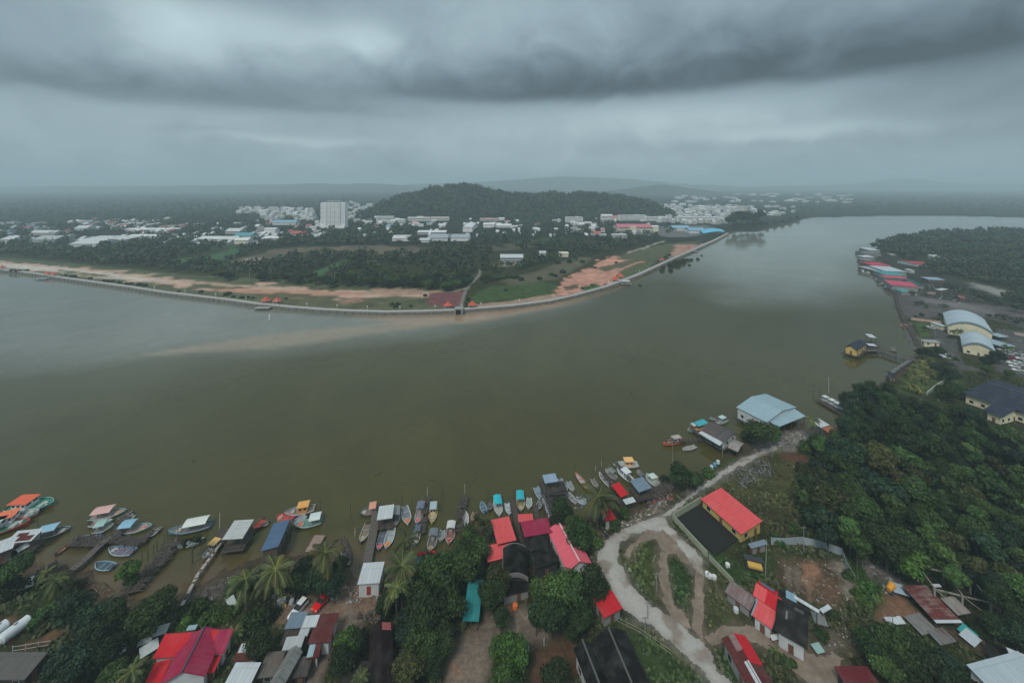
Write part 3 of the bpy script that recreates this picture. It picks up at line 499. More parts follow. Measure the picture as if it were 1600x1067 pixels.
def describe(x, y, r, mt, kind):
    L = sorted(LMK, key=lambda l: (l[0]-x)**2+((l[1]-y)*1.4)**2); far_ = y < 480; sz = ['small', 'medium', 'large'][0 if r < (4.5 if far_ else 17) else (1 if r < (7 if far_ else 25) else 2)]
    return near(L, '%s %s %s' % (sz, CW_[mt], kind), x, y, far_)
def near(L, pre, x, y, far_=None):
    far_ = y < 480 if far_ is None else far_; L = L or sorted(LMK, key=lambda l: (l[0]-x)**2+((l[1]-y)*1.4)**2)
    for l in L[:14]:
        dx, dy = x-l[0], y-l[1]; d_ = math.hypot(dx, dy); dr = ('right of' if dx > 0 else 'left of') if abs(dx) > abs(dy)*2 else (('above' if dy < 0 else 'below') if abs(dy) > abs(dx)*2 else ('up and ' if dy < 0 else 'down and ')+('right from' if dx > 0 else 'left from')); dd = ('just ' if d_ < (25 if far_ else 45) else ('' if d_ < (60 if far_ else 110) else 'well '))
        for s in ('%s %s%s %s' % (pre, dd, dr, l[2]),):
            if s not in USED and len(s.replace('-', ' ').split()) <= 16: USED[s] = 1; return s
    return None
def T(px, py, rpx, kind='broad', mat_='mid', label=None, name='broadleaf_tree', group=None, low=False, gzv=1.0):
    R = rpx/((py-HY)/CH); 
    for _ in range(3):
        zc = (R*.85+1.6 if not low else R*.3)+gzv; R = rpx*(CH-zc)/(py-HY)
    if group:
        label = describe(px, py, rpx, mat_, name.replace('broadleaf_', '').replace('casuarina_', 'feathery casuarina ').replace('mangrove', 'mangrove in the water')) or label
    if group == FG and py < 940: dz = random.uniform(-1.5, 3.5); zc += dz
    p_ = G(px, py, zc); return plant_tree((p_.x, p_.y, gzv), R, kind, mat_, name, label, 'tree' if not low else 'bush', group, zc-gzv)
# palms
def palm_mesh(seed, nf=24, L=1.0, droop=.62, w=.065):
    r = random.Random(seed); V, F, Cc = [], [], []
    for i in range(nf):
        a = i*2.399+r.uniform(-.2, .2); up = r.uniform(-.35, .95); l = L*r.uniform(.82, 1.08); ca, sa = math.cos(a), math.sin(a); pts = []; n = 9
        for k in range(n+1):
            t = k/n; rad = l*t*(1-.16*t*t)*math.cos(up*.7); z = l*(math.sin(up)*t-droop*t*t*(1-.25*up)); pts.append(Vector((ca*rad, sa*rad, z)))
        side = Vector((-sa, ca, 0)); br = r.uniform(.5, 1.5); tn = (1.5, 1.15, .8) if r.random() < .22 else (1, 1, 1)
        for k in range(n*2):
            t = (k+.8)/(n*2); j = min(int(t*n), n-1); q = pts[j].lerp(pts[j+1], t*n-j); dr = (pts[j+1]-pts[j]).normalized(); wl = w*2.4*math.sin(math.pi*min(1, t*.86+.12))**.6
            for s_ in (-1, 1):
                tip = q+side*s_*wl+dr*wl*.55+Vector((0, 0, -wl*.55)); e = dr*.018; b0 = len(V); V += [q-e, q+e*1.6, tip+e*.5, tip-e*.3]; F.append((b0, b0+1, b0+2, b0+3)); b_ = br*r.uniform(.75, 1.25); Cc.append([b_*x for x in tn])
        for k in range(n):                                         # the pale rib of the frond
            e = side*.017*(1-k/n*.7); b0 = len(V); V += [pts[k]-e, pts[k]+e, pts[k+1]+e*.8, pts[k+1]-e*.8]; F.append((b0, b0+1, b0+2, b0+3)); Cc.append([2.6, 2.4, 1.6])
    return npmesh('fronds', [tuple(v) for v in V], F, LM['palm'], col=np.array(Cc), mesh_only=True)
PM = [palm_mesh(900+i) for i in range(4)]
def palm_trunk(seed):
    r = random.Random(seed); mb = MB(); b1 = r.uniform(-.05, .05); pts = [(0, 0, -.03), (b1, 0, .3), (b1*1.4, .02, .65), (0, 0, 1.0)]; mb.path(pts, [.035, .024, .021, .02], 7)
    o = mb.build('trunk', BARK); me = o.data; bpy.data.objects.remove(o); return me
PT = [palm_trunk(i) for i in range(2)]
def palm(px, py, rpx, h, label, mat_='palm', group=None, gzv=1.0):
    z = h+gzv; p_ = G(px, py, z); label = near(None, 'short yellow-green palm', px, py, False) or label if group else label; R = rpx*(CH-z)/(py-HY)*(1.22 if rpx > 14 else 1.05); rt = empty('coconut_palm', (p_.x, p_.y, gzv), random.uniform(0, 6.28), label=label, cat='palm tree', group=group)
    c_ = inst('fronds', random.choice(PM), rt, (0, 0, h), 0, R); c_.material_slots[0].link = 'OBJECT'; c_.material_slots[0].material = LM[mat_]
    inst('trunk', random.choice(PT), rt, (0, 0, 0), 0, (h*.9 if h < 9 else 8, h*.9 if h < 9 else 8, h)); return rt
FG = 'dark trees of the riverside forest on the right'
NG = 'trees crowding the near bank around the houses'
# --- trees singled out
for (x, y, r, k, mt, lb) in [
    (22, 888, 28, 'broad', 'mid', 'round green tree at the water edge beside the pier house at the left frame edge'),
    (235, 957, 33, 'broad', 'mid', 'broad bright-topped tree beside the muddy creek between two broken jetties'),
    (690, 893, 42, 'broad', 'mid', 'large round tree right behind the small teal and red roof by the shore'),
    (664, 948, 40, 'broad', 'dark', 'tall dark tree in the middle of the clump left of the long teal roof'),
    (884, 916, 36, 'broad', 'mid', 'big tree spreading over the lower end of the long pink gabled roof'),
    (928, 908, 27, 'broad', 'dark', 'dark tree between the pink roof and the gravel road'),
    (862, 958, 34, 'broad', 'dark', 'wide shady tree above the dirt yard next to the dark arched shed'),
    (795, 1018, 33, 'broad', 'bright', 'bright green mango tree standing alone in the dirt yard at the bottom'),
    (792, 1062, 30, 'broad', 'bright', 'bright green tree cut by the bottom frame edge below the mango tree in the yard'),
    (870, 1058, 28, 'broad', 'dark', 'dark green tree on the red-brown slope at the bottom edge'),
    (1186, 676, 25, 'broad', 'mid', 'round tree in front of the big pale blue warehouse roof'),
    (1060, 738, 22, 'broad', 'dark', 'dark round tree on the bank between the moored boats and the gravel road'),
    (1086, 748, 15, 'broad', 'mid', 'smaller tree on the bank right of the dark round tree beside the road'),
    (752, 822, 22, 'sparse', 'olive', 'thin pale olive tree at the water left of the salmon roof'),
    (745, 858, 22, 'broad', 'mid', 'green tree squeezed between the boats and the salmon red roof'),
    (905, 832, 27, 'broad', 'mid', 'green tree behind the small red hut next to the coconut palm'),
    (878, 795, 20, 'broad', 'dark', 'dark tree leaning over the old timber landing stage'),
    (1430, 882, 30, 'bush', 'bright', 'low bright green tree mound just above the rusty red roof'),
    (1402, 1008, 36, 'broad', 'mid', 'large round tree below the collapsed grey corrugated roof'),
    (1285, 775, 36, 'broad', 'olive', 'tall tree at the left edge of the forest beside the grassy slope'),
    (540, 1000, 22, 'bush', 'bright', 'bright green bushy tree on the bend of the dirt track'),
    (300, 850, 19, 'sparse', 'olive', 'thin lone mangrove with a bare trunk standing in the mud between the jetties'),
    (575, 968, 22, 'sparse', 'dry', 'grey leafless tree between the white hut and the dark brown roof'),
    (200, 888, 17, 'bush', 'bright', 'small bright mangrove standing in the muddy creek')]:
    T(x, y, r, k, mt, lb)
lst = [(10, 925, 24, 'bush', 'dark'), (110, 950, 30, 'broad', 'blue'), (70, 962, 20, 'bush', 'mid'), (145, 972, 30, 'broad', 'blue'), (178, 958, 28, 'broad', 'dark'), (130, 1010, 32, 'broad', 'dark'), (100, 1042, 35, 'broad', 'blue'), (165, 1020, 28, 'broad', 'dark'), (258, 935, 20, 'broad', 'mid'),
       (225, 990, 20, 'bush', 'mid'), (300, 952, 20, 'bush', 'bright'), (330, 962, 20, 'bush', 'mid'), (290, 975, 16, 'bush', 'bright'), (392, 975, 22, 'bush', 'mid'), (420, 962, 18, 'bush', 'dark'), (405, 1000, 24, 'broad', 'dark'), (360, 955, 15, 'bush', 'bright'), (170, 1062, 24, 'broad', 'mid'), (55, 1010, 0, '', ''),
       (480, 890, 22, 'broad', 'dark'), (497, 905, 24, 'broad', 'blue'), (528, 885, 17, 'broad', 'dark'), (460, 908, 20, 'broad', 'dark'), (522, 915, 18, 'broad', 'blue'), (400, 912, 18, 'broad', 'dark'), (365, 915, 18, 'bush', 'mid'), (535, 1030, 24, 'broad', 'dark'), (560, 1000, 18, 'broad', 'dark'),
       (650, 918, 28, 'broad', 'dark'), (722, 880, 30, 'broad', 'mid'), (700, 940, 32, 'broad', 'mid'), (635, 975, 28, 'broad', 'blue'), (600, 945, 18, 'broad', 'dark'), (735, 885, 24, 'broad', 'dark'), (768, 930, 24, 'broad', 'dark'), (775, 900, 25, 'broad', 'olive'), (783, 965, 17, 'broad', 'dark'), (655, 1010, 30, 'broad', 'mid'), (638, 1045, 28, 'broad', 'olive'),
       (690, 1000, 22, 'broad', 'dark'), (675, 1035, 20, 'broad', 'dark'), (850, 925, 30, 'broad', 'mid'), (910, 955, 24, 'broad', 'dark'), (900, 980, 20, 'broad', 'dark'), (838, 965, 20, 'broad', 'dark'), (725, 852, 15, 'bush', 'mid'), (620, 935, 18, 'bush', 'dark'),
       (925, 838, 22, 'bush', 'mid'), (958, 818, 14, 'bush', 'mid'), (975, 800, 12, 'bush', 'mid'), (872, 815, 16, 'broad', 'dark'), (890, 815, 16, 'broad', 'mid'), (895, 850, 16, 'bush', 'mid'), (945, 812, 10, 'bush', 'dark'), (962, 770, 10, 'bush', 'mid'), (1038, 748, 10, 'bush', 'dark'), (1170, 682, 12, 'bush', 'mid'), (1208, 675, 14, 'broad', 'mid'),
       (1440, 1022, 34, 'broad', 'dark'), (1368, 1012, 26, 'broad', 'mid'), (1480, 1042, 30, 'broad', 'blue'), (1420, 1052, 30, 'broad', 'dark'), (1505, 1062, 24, 'broad', 'dark'), (1345, 985, 17, 'bush', 'olive'), (1390, 1045, 26, 'broad', 'mid'), (1345, 1040, 16, 'bush', 'olive'), (1555, 975, 22, 'broad', 'dark'), (1590, 990, 26, 'broad', 'blue'), (1530, 985, 14, 'bush', 'dark'),
       (1230, 1035, 13, 'bush', 'mid'), (1212, 1022, 10, 'bush', 'mid'), (1330, 900, 14, 'bush', 'mid'), (1300, 960, 12, 'bush', 'mid'), (1280, 990, 12, 'bush', 'mid'), (1340, 930, 12, 'bush', 'bright'), (1212, 845, 12, 'bush', 'bright'), (1245, 830, 12, 'bush', 'mid'), (950, 1055, 0, '', ''), (15, 1005, 0, '', ''),
       (1108, 738, 12, 'bush', 'mid'), (1280, 690, 18, 'broad', 'mid'), (1263, 700, 16, 'bush', 'mid'), (1300, 700, 18, 'broad', 'blue'), (730, 830, 12, 'bush', 'mid'), (205, 905, 12, 'bush', 'mid'), (60, 905, 14, 'bush', 'mid'), (120, 915, 12, 'bush', 'olive'), (90, 915, 14, 'bush', 'mid'), (1250, 770, 13, 'bush', 'olive'), (1262, 735, 16, 'bush', 'olive'), (1135, 955, 0, '', '')]
for (x, y, r, k, mt) in lst:
    if r: T(x, y, r, k, mt, {'broad': 'dense green tree in the thicket between the houses on the near bank', 'bush': 'low leafy bush growing among the trees and houses of the near bank'}[k], name={'broad': 'broadleaf_tree', 'bush': 'bush'}[k], group={'broad': NG, 'bush': 'bushes on the near bank'}[k], low=(k == 'bush'))
# --- the forest on the right
FP = np.array([(1285, 705), (1312, 655), (1335, 618), (1358, 600), (1400, 612), (1440, 635), (1500, 640), (1545, 668), (1600, 690), (1700, 720), (1760, 1000), (1600, 950), (1560, 940), (1520, 905), (1480, 905), (1440, 860), (1390, 862), (1340, 850), (1290, 840), (1255, 815), (1255, 790), (1275, 745)], float)
pts_, tries = [], 0
rr_ = random.Random(5)
while tries < 9000 and len(pts_) < 175:
    tries += 1; x, y = rr_.uniform(1255, 1720), rr_.uniform(600, 950)
    if sdist(np.array([[x, y]]), FP)[0] < 0: continue
    q = rr_.choice([.7, .9, 1.0, 1.2, 1.45])*(13+(y-600)*.034)
    if all((x-a)**2+((y-b_)*1.25)**2 > (.55*(q+c_))**2*1.5 for a, b_, c_ in pts_): pts_.append((x, y, q))
for x, y, q in sorted(pts_, key=lambda t: t[1]):
    fe = y < 690 and x < 1560; T(x, y, q*1.12, 'feathery' if fe else rr_.choice(['forest', 'forest', 'broad']), rr_.choice(['dark', 'blue', 'mid', 'mid'] if fe else ['dark', 'mid', 'mid', 'olive', 'blue', 'dark', 'mid', 'bright2', 'bright2']), 'feathery dark casuarina tree at the river end of the forest on the right' if fe else 'dense dark green tree packed in the forest on the right side', name='casuarina_tree' if fe else 'broadleaf_tree', group='casuarinas at the river end of the forest' if fe else FG)
# --- palms
for (x, y, r, h, lb) in [(430, 890, 31, 9, 'large coconut palm in front of the long blue shed by the water'), (384, 905, 28, 8, 'coconut palm just left of the largest palm by the muddy bank'), (508, 863, 28, 9, 'coconut palm at the shore above the parked red car'),
                         (634, 845, 22, 10, 'topmost of the three coconut palms right of the white hut'), (628, 884, 27, 10, 'middle one of the three coconut palms right of the white hut'), (620, 918, 22, 9, 'lowest of the three coconut palms right of the white hut'),
                         (935, 776, 32, 9, 'lone coconut palm beside the small red hut near the moored boats'), (1270, 656, 13, 8, 'coconut palm at the lower corner of the pale blue warehouse'), (563, 1058, 17, 6, 'young palm leaning over the dark brown roof at the bottom edge'),
                         (206, 1048, 20, 6, 'light green palm at the left corner of the magenta roof'), (88, 905, 19, 5, 'drooping palm at the landward end of the plank jetty on the left'), (72, 893, 14, 4, 'small pale palm beside the plank jetty on the left'), (365, 990, 15, 2.5, 'banana-like palm clump at the upper right corner of the magenta roof'),
                         (1212, 1016, 12, 3, 'small palm beside the dirt track below the black roof')]: palm(x, y, r, h, lb)
for (x, y, r) in [(1424, 578, 9), (1432, 572, 9), (1440, 566, 9), (1446, 574, 9), (1452, 562, 9), (1438, 582, 9), (1428, 590, 10), (1444, 588, 10), (1420, 600, 9), (1434, 604, 10), (1456, 580, 9), (1462, 568, 9)]:
    palm(x, y, r, 4, 'short yellow-green palm on the lawn by the wooden pier', 'yellow', 'short palms on the lawn by the wooden pier')
for (x, y, r, lb) in [(1490, 562, 11, 'tall palm at the left corner of the smaller cream hall'), (1490, 520, 7, 'left palm against the cream wall of the larger hall'), (1500, 520, 7, 'right palm against the cream wall of the larger hall'), (1540, 562, 6, 'small palm beside the entrance of the smaller cream hall'), (1575, 545, 9, 'palm between the smaller cream hall and the car park')]: palm(x, y-3, r, 5, lb, 'mid')
for (x, y, r, mt, lb) in [(1545, 562, 11, 'blue', 'dark trimmed tree right of the smaller cream hall'), (1560, 556, 11, 'blue', 'dark tree between the smaller cream hall and the parked cars'), (1543, 578, 9, 'bright', 'round light green shrub above the navy roof'), (1578, 584, 8, 'bright', 'round light green shrub right of the navy roof peak'), (1482, 585, 14, 'blue', 'dark tree left of the navy roofed building'), (1470, 575, 12, 'blue', 'dark tree between the lawn and the navy roofed building'), (1466, 548, 9, 'dark', 'dark tree beside the guard house'), (1448, 551, 9, 'dark', 'dark tree where the wooden pier meets the land'), (1438, 549, 8, 'dark', 'dark bush beside the shore end of the wooden pier'), (1445, 512, 4, 'bright', 'tiny bright tree on the lawn behind the shore wall'), (1500, 608, 12, 'mid', 'green tree at the lower left corner of the navy roof'), (1480, 610, 14, 'mid', 'green tree on the slope left of the navy roofed building'), (1540, 545, 8, 'dark', 'dark tree hidden behind the smaller cream hall')]: T(x, y, r, 'broad', mt, lb)
def crowd(name, items, label, base_col, nl=54, hz_=None, seed=0, cat='woodland'):
    r = np.random.default_rng(seed); n = len(items); A = np.array([i[:3] for i in items], float); k = (A[:, 1]-HY)/CH; R = A[:, 2]/k; X_, Y_ = (A[:, 0]-800)/k, FPX/k
    h = R*r.uniform(.6, 1.05, n) if hz_ is None else R*hz_; base = np.full(n, 1.5) if len(items[0]) < 4 else np.array([i[3] for i in items])
    Pc = np.stack([X_, Y_, base+h*.75], 1)
    d = r.normal(size=(n, nl, 3)); d[..., 2] = np.abs(d[..., 2])*1.1-.35; d /= np.linalg.norm(d, axis=2)[..., None]; lump = .72+.38*np.sin(d[..., 0]*5+r.random((n, 1))*6)*np.sin(d[..., 1]*5+r.random((n, 1))*6)+.12*r.random((n, nl))
    P = Pc[:, None]+d*lump[..., None]*np.stack([R, R, h], 1)[:, None]; nn = d+r.normal(size=d.shape)*.45; nn /= np.linalg.norm(nn, axis=2)[..., None]
    a = np.cross(nn, r.normal(size=d.shape)); a /= np.linalg.norm(a, axis=2)[..., None]; b_ = np.cross(nn, a); s = (R[:, None]*(.20+.16*r.random((n, nl))))[..., None]
    V = np.stack([P-a*s, P-b_*s*.8, P+a*s, P+b_*s*.8], 2).reshape(-1, 3); V[:, 2] = np.maximum(V[:, 2], .3); F = np.arange(len(V)).reshape(-1, 4)
    tb = (.6+.8*r.random((n, 1)))*(.7+.6*r.random((n, nl))); tn = np.where(r.random((n, 1, 1)) < .2, np.array([1.3, 1.15, .8]), np.array([1., 1., 1.])); tn = np.where(r.random((n, 1, 1)) < .15, np.array([.8, 1.3, .8]), tn); col = (tb[..., None]*tn).reshape(-1, 3)
    o = npmesh(name, V, F, leaf(base_col, 0), col=col); return tag(o, label, cat, kind='stuff')
# trees standing alone on the far bank and in the shallows
for (x, y, r) in [(20, 425, 4), (28, 426, 4), (42, 424, 3), (100, 433, 4), (112, 434, 4), (118, 434, 3), (141, 437, 3.5), (162, 441, 4), (168, 442, 4), (176, 442, 4), (186, 444, 4), (196, 446, 4), (205, 446, 4), (216, 448, 5), (226, 449, 5), (280, 457, 3), (315, 458, 4), (356, 463, 6), (364, 466, 4), (378, 467, 4), (386, 467, 4), (396, 467, 3), (446, 468, 3), (612, 479, 6), (622, 478, 5), (618, 482, 4), (665, 464, 4), (642, 480, 3), (790, 456, 4), (842, 438, 5), (862, 432, 5), (868, 434, 5), (880, 428, 6), (872, 414, 6), (890, 412, 6), (900, 408, 5), (910, 412, 5), (760, 444, 4), (775, 440, 6), (785, 438, 7), (796, 436, 7), (806, 437, 6), (815, 440, 6), (765, 436, 5), (835, 446, 0), (930, 420, 3), (963, 412, 3), (1040, 404, 4), (1046, 401, 4), (996, 409, 2), (910, 452, 3), (925, 447, 3), (965, 433, 3), (731, 470, 4), (729, 476, 3), (755, 424, 6), (762, 414, 6), (835, 400, 6), (846, 402, 6), (858, 396, 6)]:
    if r: T(x, y-r*.6, r, 'bush', random.choice(['dark', 'mid', 'blue']), 'single dark bush on the open sandy ground of the far bank', group='single bushes on the far bank', name='bush', low=True, gzv=2.0)
for (x, y, r) in [(1035, 424, 4), (1036, 419, 3), (1048, 417, 6), (1056, 413, 6), (1064, 412, 6), (1068, 408, 4), (1048, 424, 4), (1074, 408, 4), (1081, 407, 3), (1090, 406, 3), (1077, 415, 2.2), (1096, 400, 1.6), (1000, 447, 2.2), (1060, 418, 4)]:
    T(x, y-r*.4, r*1.15, 'bush', 'dark', 'small dark mangrove standing in the water beyond the promenade', group='mangroves in the water beyond the promenade', name='mangrove', low=True, gzv=0)
for i, x in enumerate(list(range(1143, 1196, 5))+list(range(1198, 1252, 6))):
    yb_ = np.interp(x, [1140, 1150, 1185, 1205, 1235, 1254], [364, 361, 360, 355, 349, 342]); big = x < 1196; r = (random.uniform(8, 11.5) if i % 2 == 0 else random.uniform(5, 7)) if big else random.uniform(3, 4.5); k_ = (yb_-HY)/CH; p_ = G(x, yb_-1.5, 1); R = r/k_; h_ = (random.uniform(15, 24) if i % 2 == 0 else 8)/k_ if big else 4/k_
    plant_tree((p_.x, p_.y+(0 if i % 2 else 12), .8), R, 'broad', 'dark', 'broadleaf_tree', describe(x, yb_-10, 6, 'dark', 'grove tree') or 'tall dark tree of the grove past the blue shell roof', 'tree', 'trees of the grove past the blue roof', zc=max(R*.75, h_))
# ---------------------------------------------------------------- hill, far ridges
def hillmesh(name, xs, prof, Yc, wy, mat_, yb=0, rows=26, namp=9, seed=0, ridge_y=None):
    XS = np.arange(xs[0], xs[1]+1, xs[2], float); yy = np.interp(XS, [p_[0] for p_ in prof], [p_[1] for p_ in prof]); Xw = (XS-800)*Yc/FPX; Zr = np.maximum(CH-(yy-HY)*Yc/FPX, -5)
    t = np.linspace(-1, 1, rows); A, B = np.meshgrid(t, np.arange(len(XS)), indexing='ij'); sh = np.cos(A*math.pi/2)**1.3; Yw = Yc+A*wy; Zw = Zr[B]*sh+(fbm(Xw[B]/(wy*.22), Yw/(wy*.22), 70+seed)-.5)*namp*2*sh**.5-2
    V = np.stack([Xw[B], Yw, Zw], -1).reshape(-1, 3); n = len(XS); ii = np.arange(rows-1)[:, None]*n+np.arange(n-1)[None]; F = np.stack([ii, ii+1, ii+n+1, ii+n], -1).reshape(-1, 4)
    o = npmesh(name, V, F, mat_, smooth=True); tag(o, kind='structure'); return V
m, nt, p = newmat('hill_ground'); nn_ = noise(nt, wpos(nt), .05, 6, .7); nt.links.new(mixc(nt, nn_, (.018, .028, .015), (.05, .07, .035)), p.inputs['Base Color']); p.inputs['Roughness'].default_value = 1; HILLM = m
HP = [(575, 345), (590, 328), (605, 317), (625, 308), (650, 300), (680, 295), (705, 291.5), (730, 291), (755, 295), (775, 298), (800, 303), (830, 304), (860, 303), (890, 306), (905, 303), (930, 302.5), (950, 306), (975, 309), (990, 311), (1005, 313), (1020, 320), (1030, 332), (1040, 345)]
HPb = [(x, y+5) for x, y in HP]
V = hillmesh('forested_hill', (570, 1045, 4), HPb, 1340, 240, HILLM)
r4 = np.random.default_rng(9); P3 = []
sel = V[(V[:, 2] > 1)]; XSg, YSg = sel[:, 0], sel[:, 1]
for _ in range(3):
    idx = r4.permutation(len(sel)); 
    for i in idx: P3.append((sel[i, 0]+r4.uniform(-5, 5), sel[i, 1]+r4.uniform(-7, 7), sel[i, 2]))
its = []
for a, b_, z in P3: k = FPX/b_; its.append((800+a*k, HY+CH*k, r4.choice([4, 6, 8, 12])*r4.uniform(.8, 1.2)*k, z))
crowd('hill_forest', its, 'dark rounded hill covered in hazy forest behind the town', (.030, .044, .022), 34, seed=5, cat='forest')
for i, (x0, x1, st, pf, Yc, wy) in enumerate([(-1400, 700, 14, [(-1400, 290), (0, 292), (150, 291), (300, 290), (440, 288), (480, 286), (530, 288), (580, 285), (610, 288), (660, 292), (700, 300)], 5200, 700), (560, 1250, 10, [(560, 300), (640, 288), (760, 284), (820, 280), (870, 276), (930, 277), (990, 280), (1060, 287), (1150, 291), (1250, 300)], 6500, 900),
                                             (940, 1120, 6, [(940, 300), (990, 293), (1035, 288), (1080, 294), (1120, 300)], 3600, 400), (1100, 1900, 12, [(1100, 300), (1200, 291), (1330, 288), (1370, 284), (1395, 280), (1420, 279), (1450, 284), (1500, 287), (1900, 288)], 6800, 900)]): hillmesh('distant_hills', (x0, x1, st), pf, Yc, wy, HILLM, rows=12, namp=14, seed=i)
# ---------------------------------------------------------------- promenade along the far bank
i0, i1 = 3, 29
line_ = [Vector((*FARP[i], 0)) for i in range(i0-2, i1)]
def offs(L, d):
    out = []
    for i, p_ in enumerate(L):
        t = (L[min(i+1, len(L)-1)]-L[max(i-1, 0)]); t.z = 0; t.normalize(); out.append(p_+Vector((-t.y, t.x, 0))*d)
    return out
PR = empty('riverside_promenade', (line_[10].x, line_[10].y, 0), label='long pale concrete promenade with railing on a retaining wall along the far bank', cat='promenade'); PRo = Vector(PR.location)
def ribbon(name, La, za, Lb, zb_, mat_, parent, o=Vector((0, 0, 0))):
    mb = MB()
    for i in range(len(La)-1): mb.face([La[i]+Vector((0, 0, za))-o, La[i+1]+Vector((0, 0, za))-o, Lb[i+1]+Vector((0, 0, zb_))-o, Lb[i]+Vector((0, 0, zb_))-o])
    return mb.build(name, mat_, parent)
L0, L1, L2, L3 = offs(line_, 0), offs(line_, .6), offs(line_, .2), offs(line_, 5.0)
ribbon('retaining_wall', L0, -2.5, L2, 2.3, paint((.20, .19, .165), .9, .7, .25), PR, PRo); ribbon('deck', L2, 2.3, L3, 2.35, paint((.42, .40, .37), .8, .3, .2), PR, PRo)
mb = MB(); Lr = offs(line_, .5); Lk = offs(line_, 4.8)
for LL in (Lr,):
    for i in range(len(LL)-1):
        a, b_ = LL[i]-PRo, LL[i+1]-PRo; n = max(1, int((b_-a).length/4)); dr = (b_-a).normalized(); ang = math.atan2(dr.y, dr.x)
        if (b_-a).length > 300: continue
        mb.box(((a+b_)/2+Vector((0, 0, 3.35)))[:], ((b_-a).length, .16, .14), ang); mb.box(((a+b_)/2+Vector((0, 0, 2.9)))[:], ((b_-a).length, .08, .08), ang)
        for k in range(n): q = a.lerp(b_, k/n); mb.box((q.x, q.y, 2.85), (.3, .3, 1.1), ang)
mb.build('railing', paint((.62, .60, .56), .6, .3, .4), PR)
mb = MB()
for i in range(len(L1)-1):
    a, b_ = L0[i]-PRo, L0[i+1]-PRo; n = max(1, int((b_-a).length/6))
    if (b_-a).length > 300: continue
    for k in range(n): q = a.lerp(b_, k/n); mb.box((q.x, q.y-.1, .4), (.6, .7, 3.6))
mb.build('buttress', paint((.26, .25, .22), .9, .6, .3), PR)
# sluice gate, small landings
def landing(px, py, lb, w_=9, roofed=False):
    p_ = G(px, py, 0); e = empty('landing_stage', (p_.x, p_.y, 0), label=lb, cat='landing stage'); mb = MB(); mb.box((0, 0, 1.4), (w_, 5, .35)); mb.build('deck', CONC, e)
    for i in (-1, 1):
        for j in (-1, 1): q = MB(); q.tube((i*w_*.42, j*2, -2), (i*w_*.42, j*2, 1.3), .22); q.build('pile', CONC, e)
    if roofed: q = MB(); q.slab([(-w_*.4, -2, 3.6), (w_*.4, -2, 3.6), (w_*.4, 2.2, 4.2), (-w_*.4, 2.2, 4.2)], .12); q.build('roof', paint((.5, .52, .52)), e); [setattr(MB(), 'x', 0)]
landing(411, 483.5, 'small landing stage under the promenade in front of the two left red pavilions', 12); landing(978, 445, 'small pale landing stage on the river side of the promenade near the two right pavilions', 10, True); landing(66, 437, 'small dark landing stage at the left end of the promenade', 12); landing(1085, 394, 'small landing stage near the mangroves in the water', 9)
p_ = G(717, 491, 0); e = empty('sluice_gate', (p_.x, p_.y-1, 0), label='dark water gate cut through the promenade wall below the paved court', cat='gate'); mb = MB(); mb.box((-2.6, 1.5, 1.5), (1, 7, 6)); mb.box((2.6, 1.5, 1.5), (1, 7, 6)); mb.build('gate_pier', CONC, e); mb = MB(); mb.box((0, .5, 1.2), (4.2, .4, 5)); mb.build('gate_leaf', paint((.03, .03, .03), .6), e); mb = MB(); mb.box((0, 1.5, 4.6), (6.4, 7.2, .4)); mb.build('bridge', CONC, e)
def pavilion(px, py, lb, s=1.0):
    p_ = G(px, py, 2.0); e = empty('pavilion', (p_.x, p_.y, 2.0), label=lb, cat='pavilion'); R = 4.2*s; mb = MB(); n = 8
    ring = lambda r_, z: [Vector((r_*math.cos(i*math.pi/4+.39), r_*math.sin(i*math.pi/4+.39), z)) for i in range(n)]
    A, B, Cc, Dd = ring(R, 2.6*s), ring(R*.42, 4.0*s), ring(R*.5, 4.2*s), [Vector((0, 0, 5.8*s))]*8
    for i in range(n): j = (i+1) % n; mb.face([A[i], A[j], B[j], B[i]]); mb.face([Cc[i], Cc[j], Dd[0]]); mb.face([A[j], A[i], Vector((0, 0, 2.5*s))]); mb.face([B[i], B[j], Cc[j], Cc[i]])
    mb.build('roof', paint((.62, .10, .05), .6, .35, .5), e)
    for i in range(0, 8, 2): q = MB(); v = A[i]*.82; q.tube((v.x, v.y, 0), (v.x, v.y, 2.7*s), .16); q.build('post', paint((.6, .55, .5)), e)
    q = MB(); q.tube((0, 0, 0), (0, 0, .3), R*.95, n=8); q.build('floor', CONC, e)
for x, y, l in [(415.5, 473, 'left one of the two orange-red pavilions by the small landing stage'), (433, 474, 'right one of the two orange-red pavilions by the small landing stage'), (700, 481, 'orange-red pavilion left of the water gate below the paved court'), (738, 480, 'orange-red pavilion right of the water gate beside the green lawn'),
                (961, 439, 'left one of the pavilion pair on the salmon sand by the promenade'), (970, 435, 'right one of the pavilion pair on the salmon sand by the promenade'), (1034, 408, 'orange-red pavilion where the mangroves stand in the water'), (1076, 388, 'farthest small red pavilion on the sandy bank before the blue shell roof'), (74, 430, 'left small red pavilion near the left end of the promenade'), (84, 431, 'right small red pavilion near the left end of the promenade'), (3, 420, 'red pavilion at the left frame edge on the far bank')]: pavilion(x, y, l, .72 if x > 1000 or x < 100 else .88)
def lamp(px, py, h, lb, grp):
    p_ = G(px, py, 2); e = empty('street_lamp', (p_.x, p_.y, 2), label=lb, cat='street lamp', group=grp); q = MB(); q.tube((0, 0, 0), (0, 0, h), .14, .09); q.tube((0, 0, h), (1.4, 0, h+.3), .08); q.build('pole', paint((.5, .5, .48)), e); q = MB(); q.box((1.6, 0, h+.3), (.9, .4, .2)); q.build('lamp_head', paint((.6, .6, .58)), e)
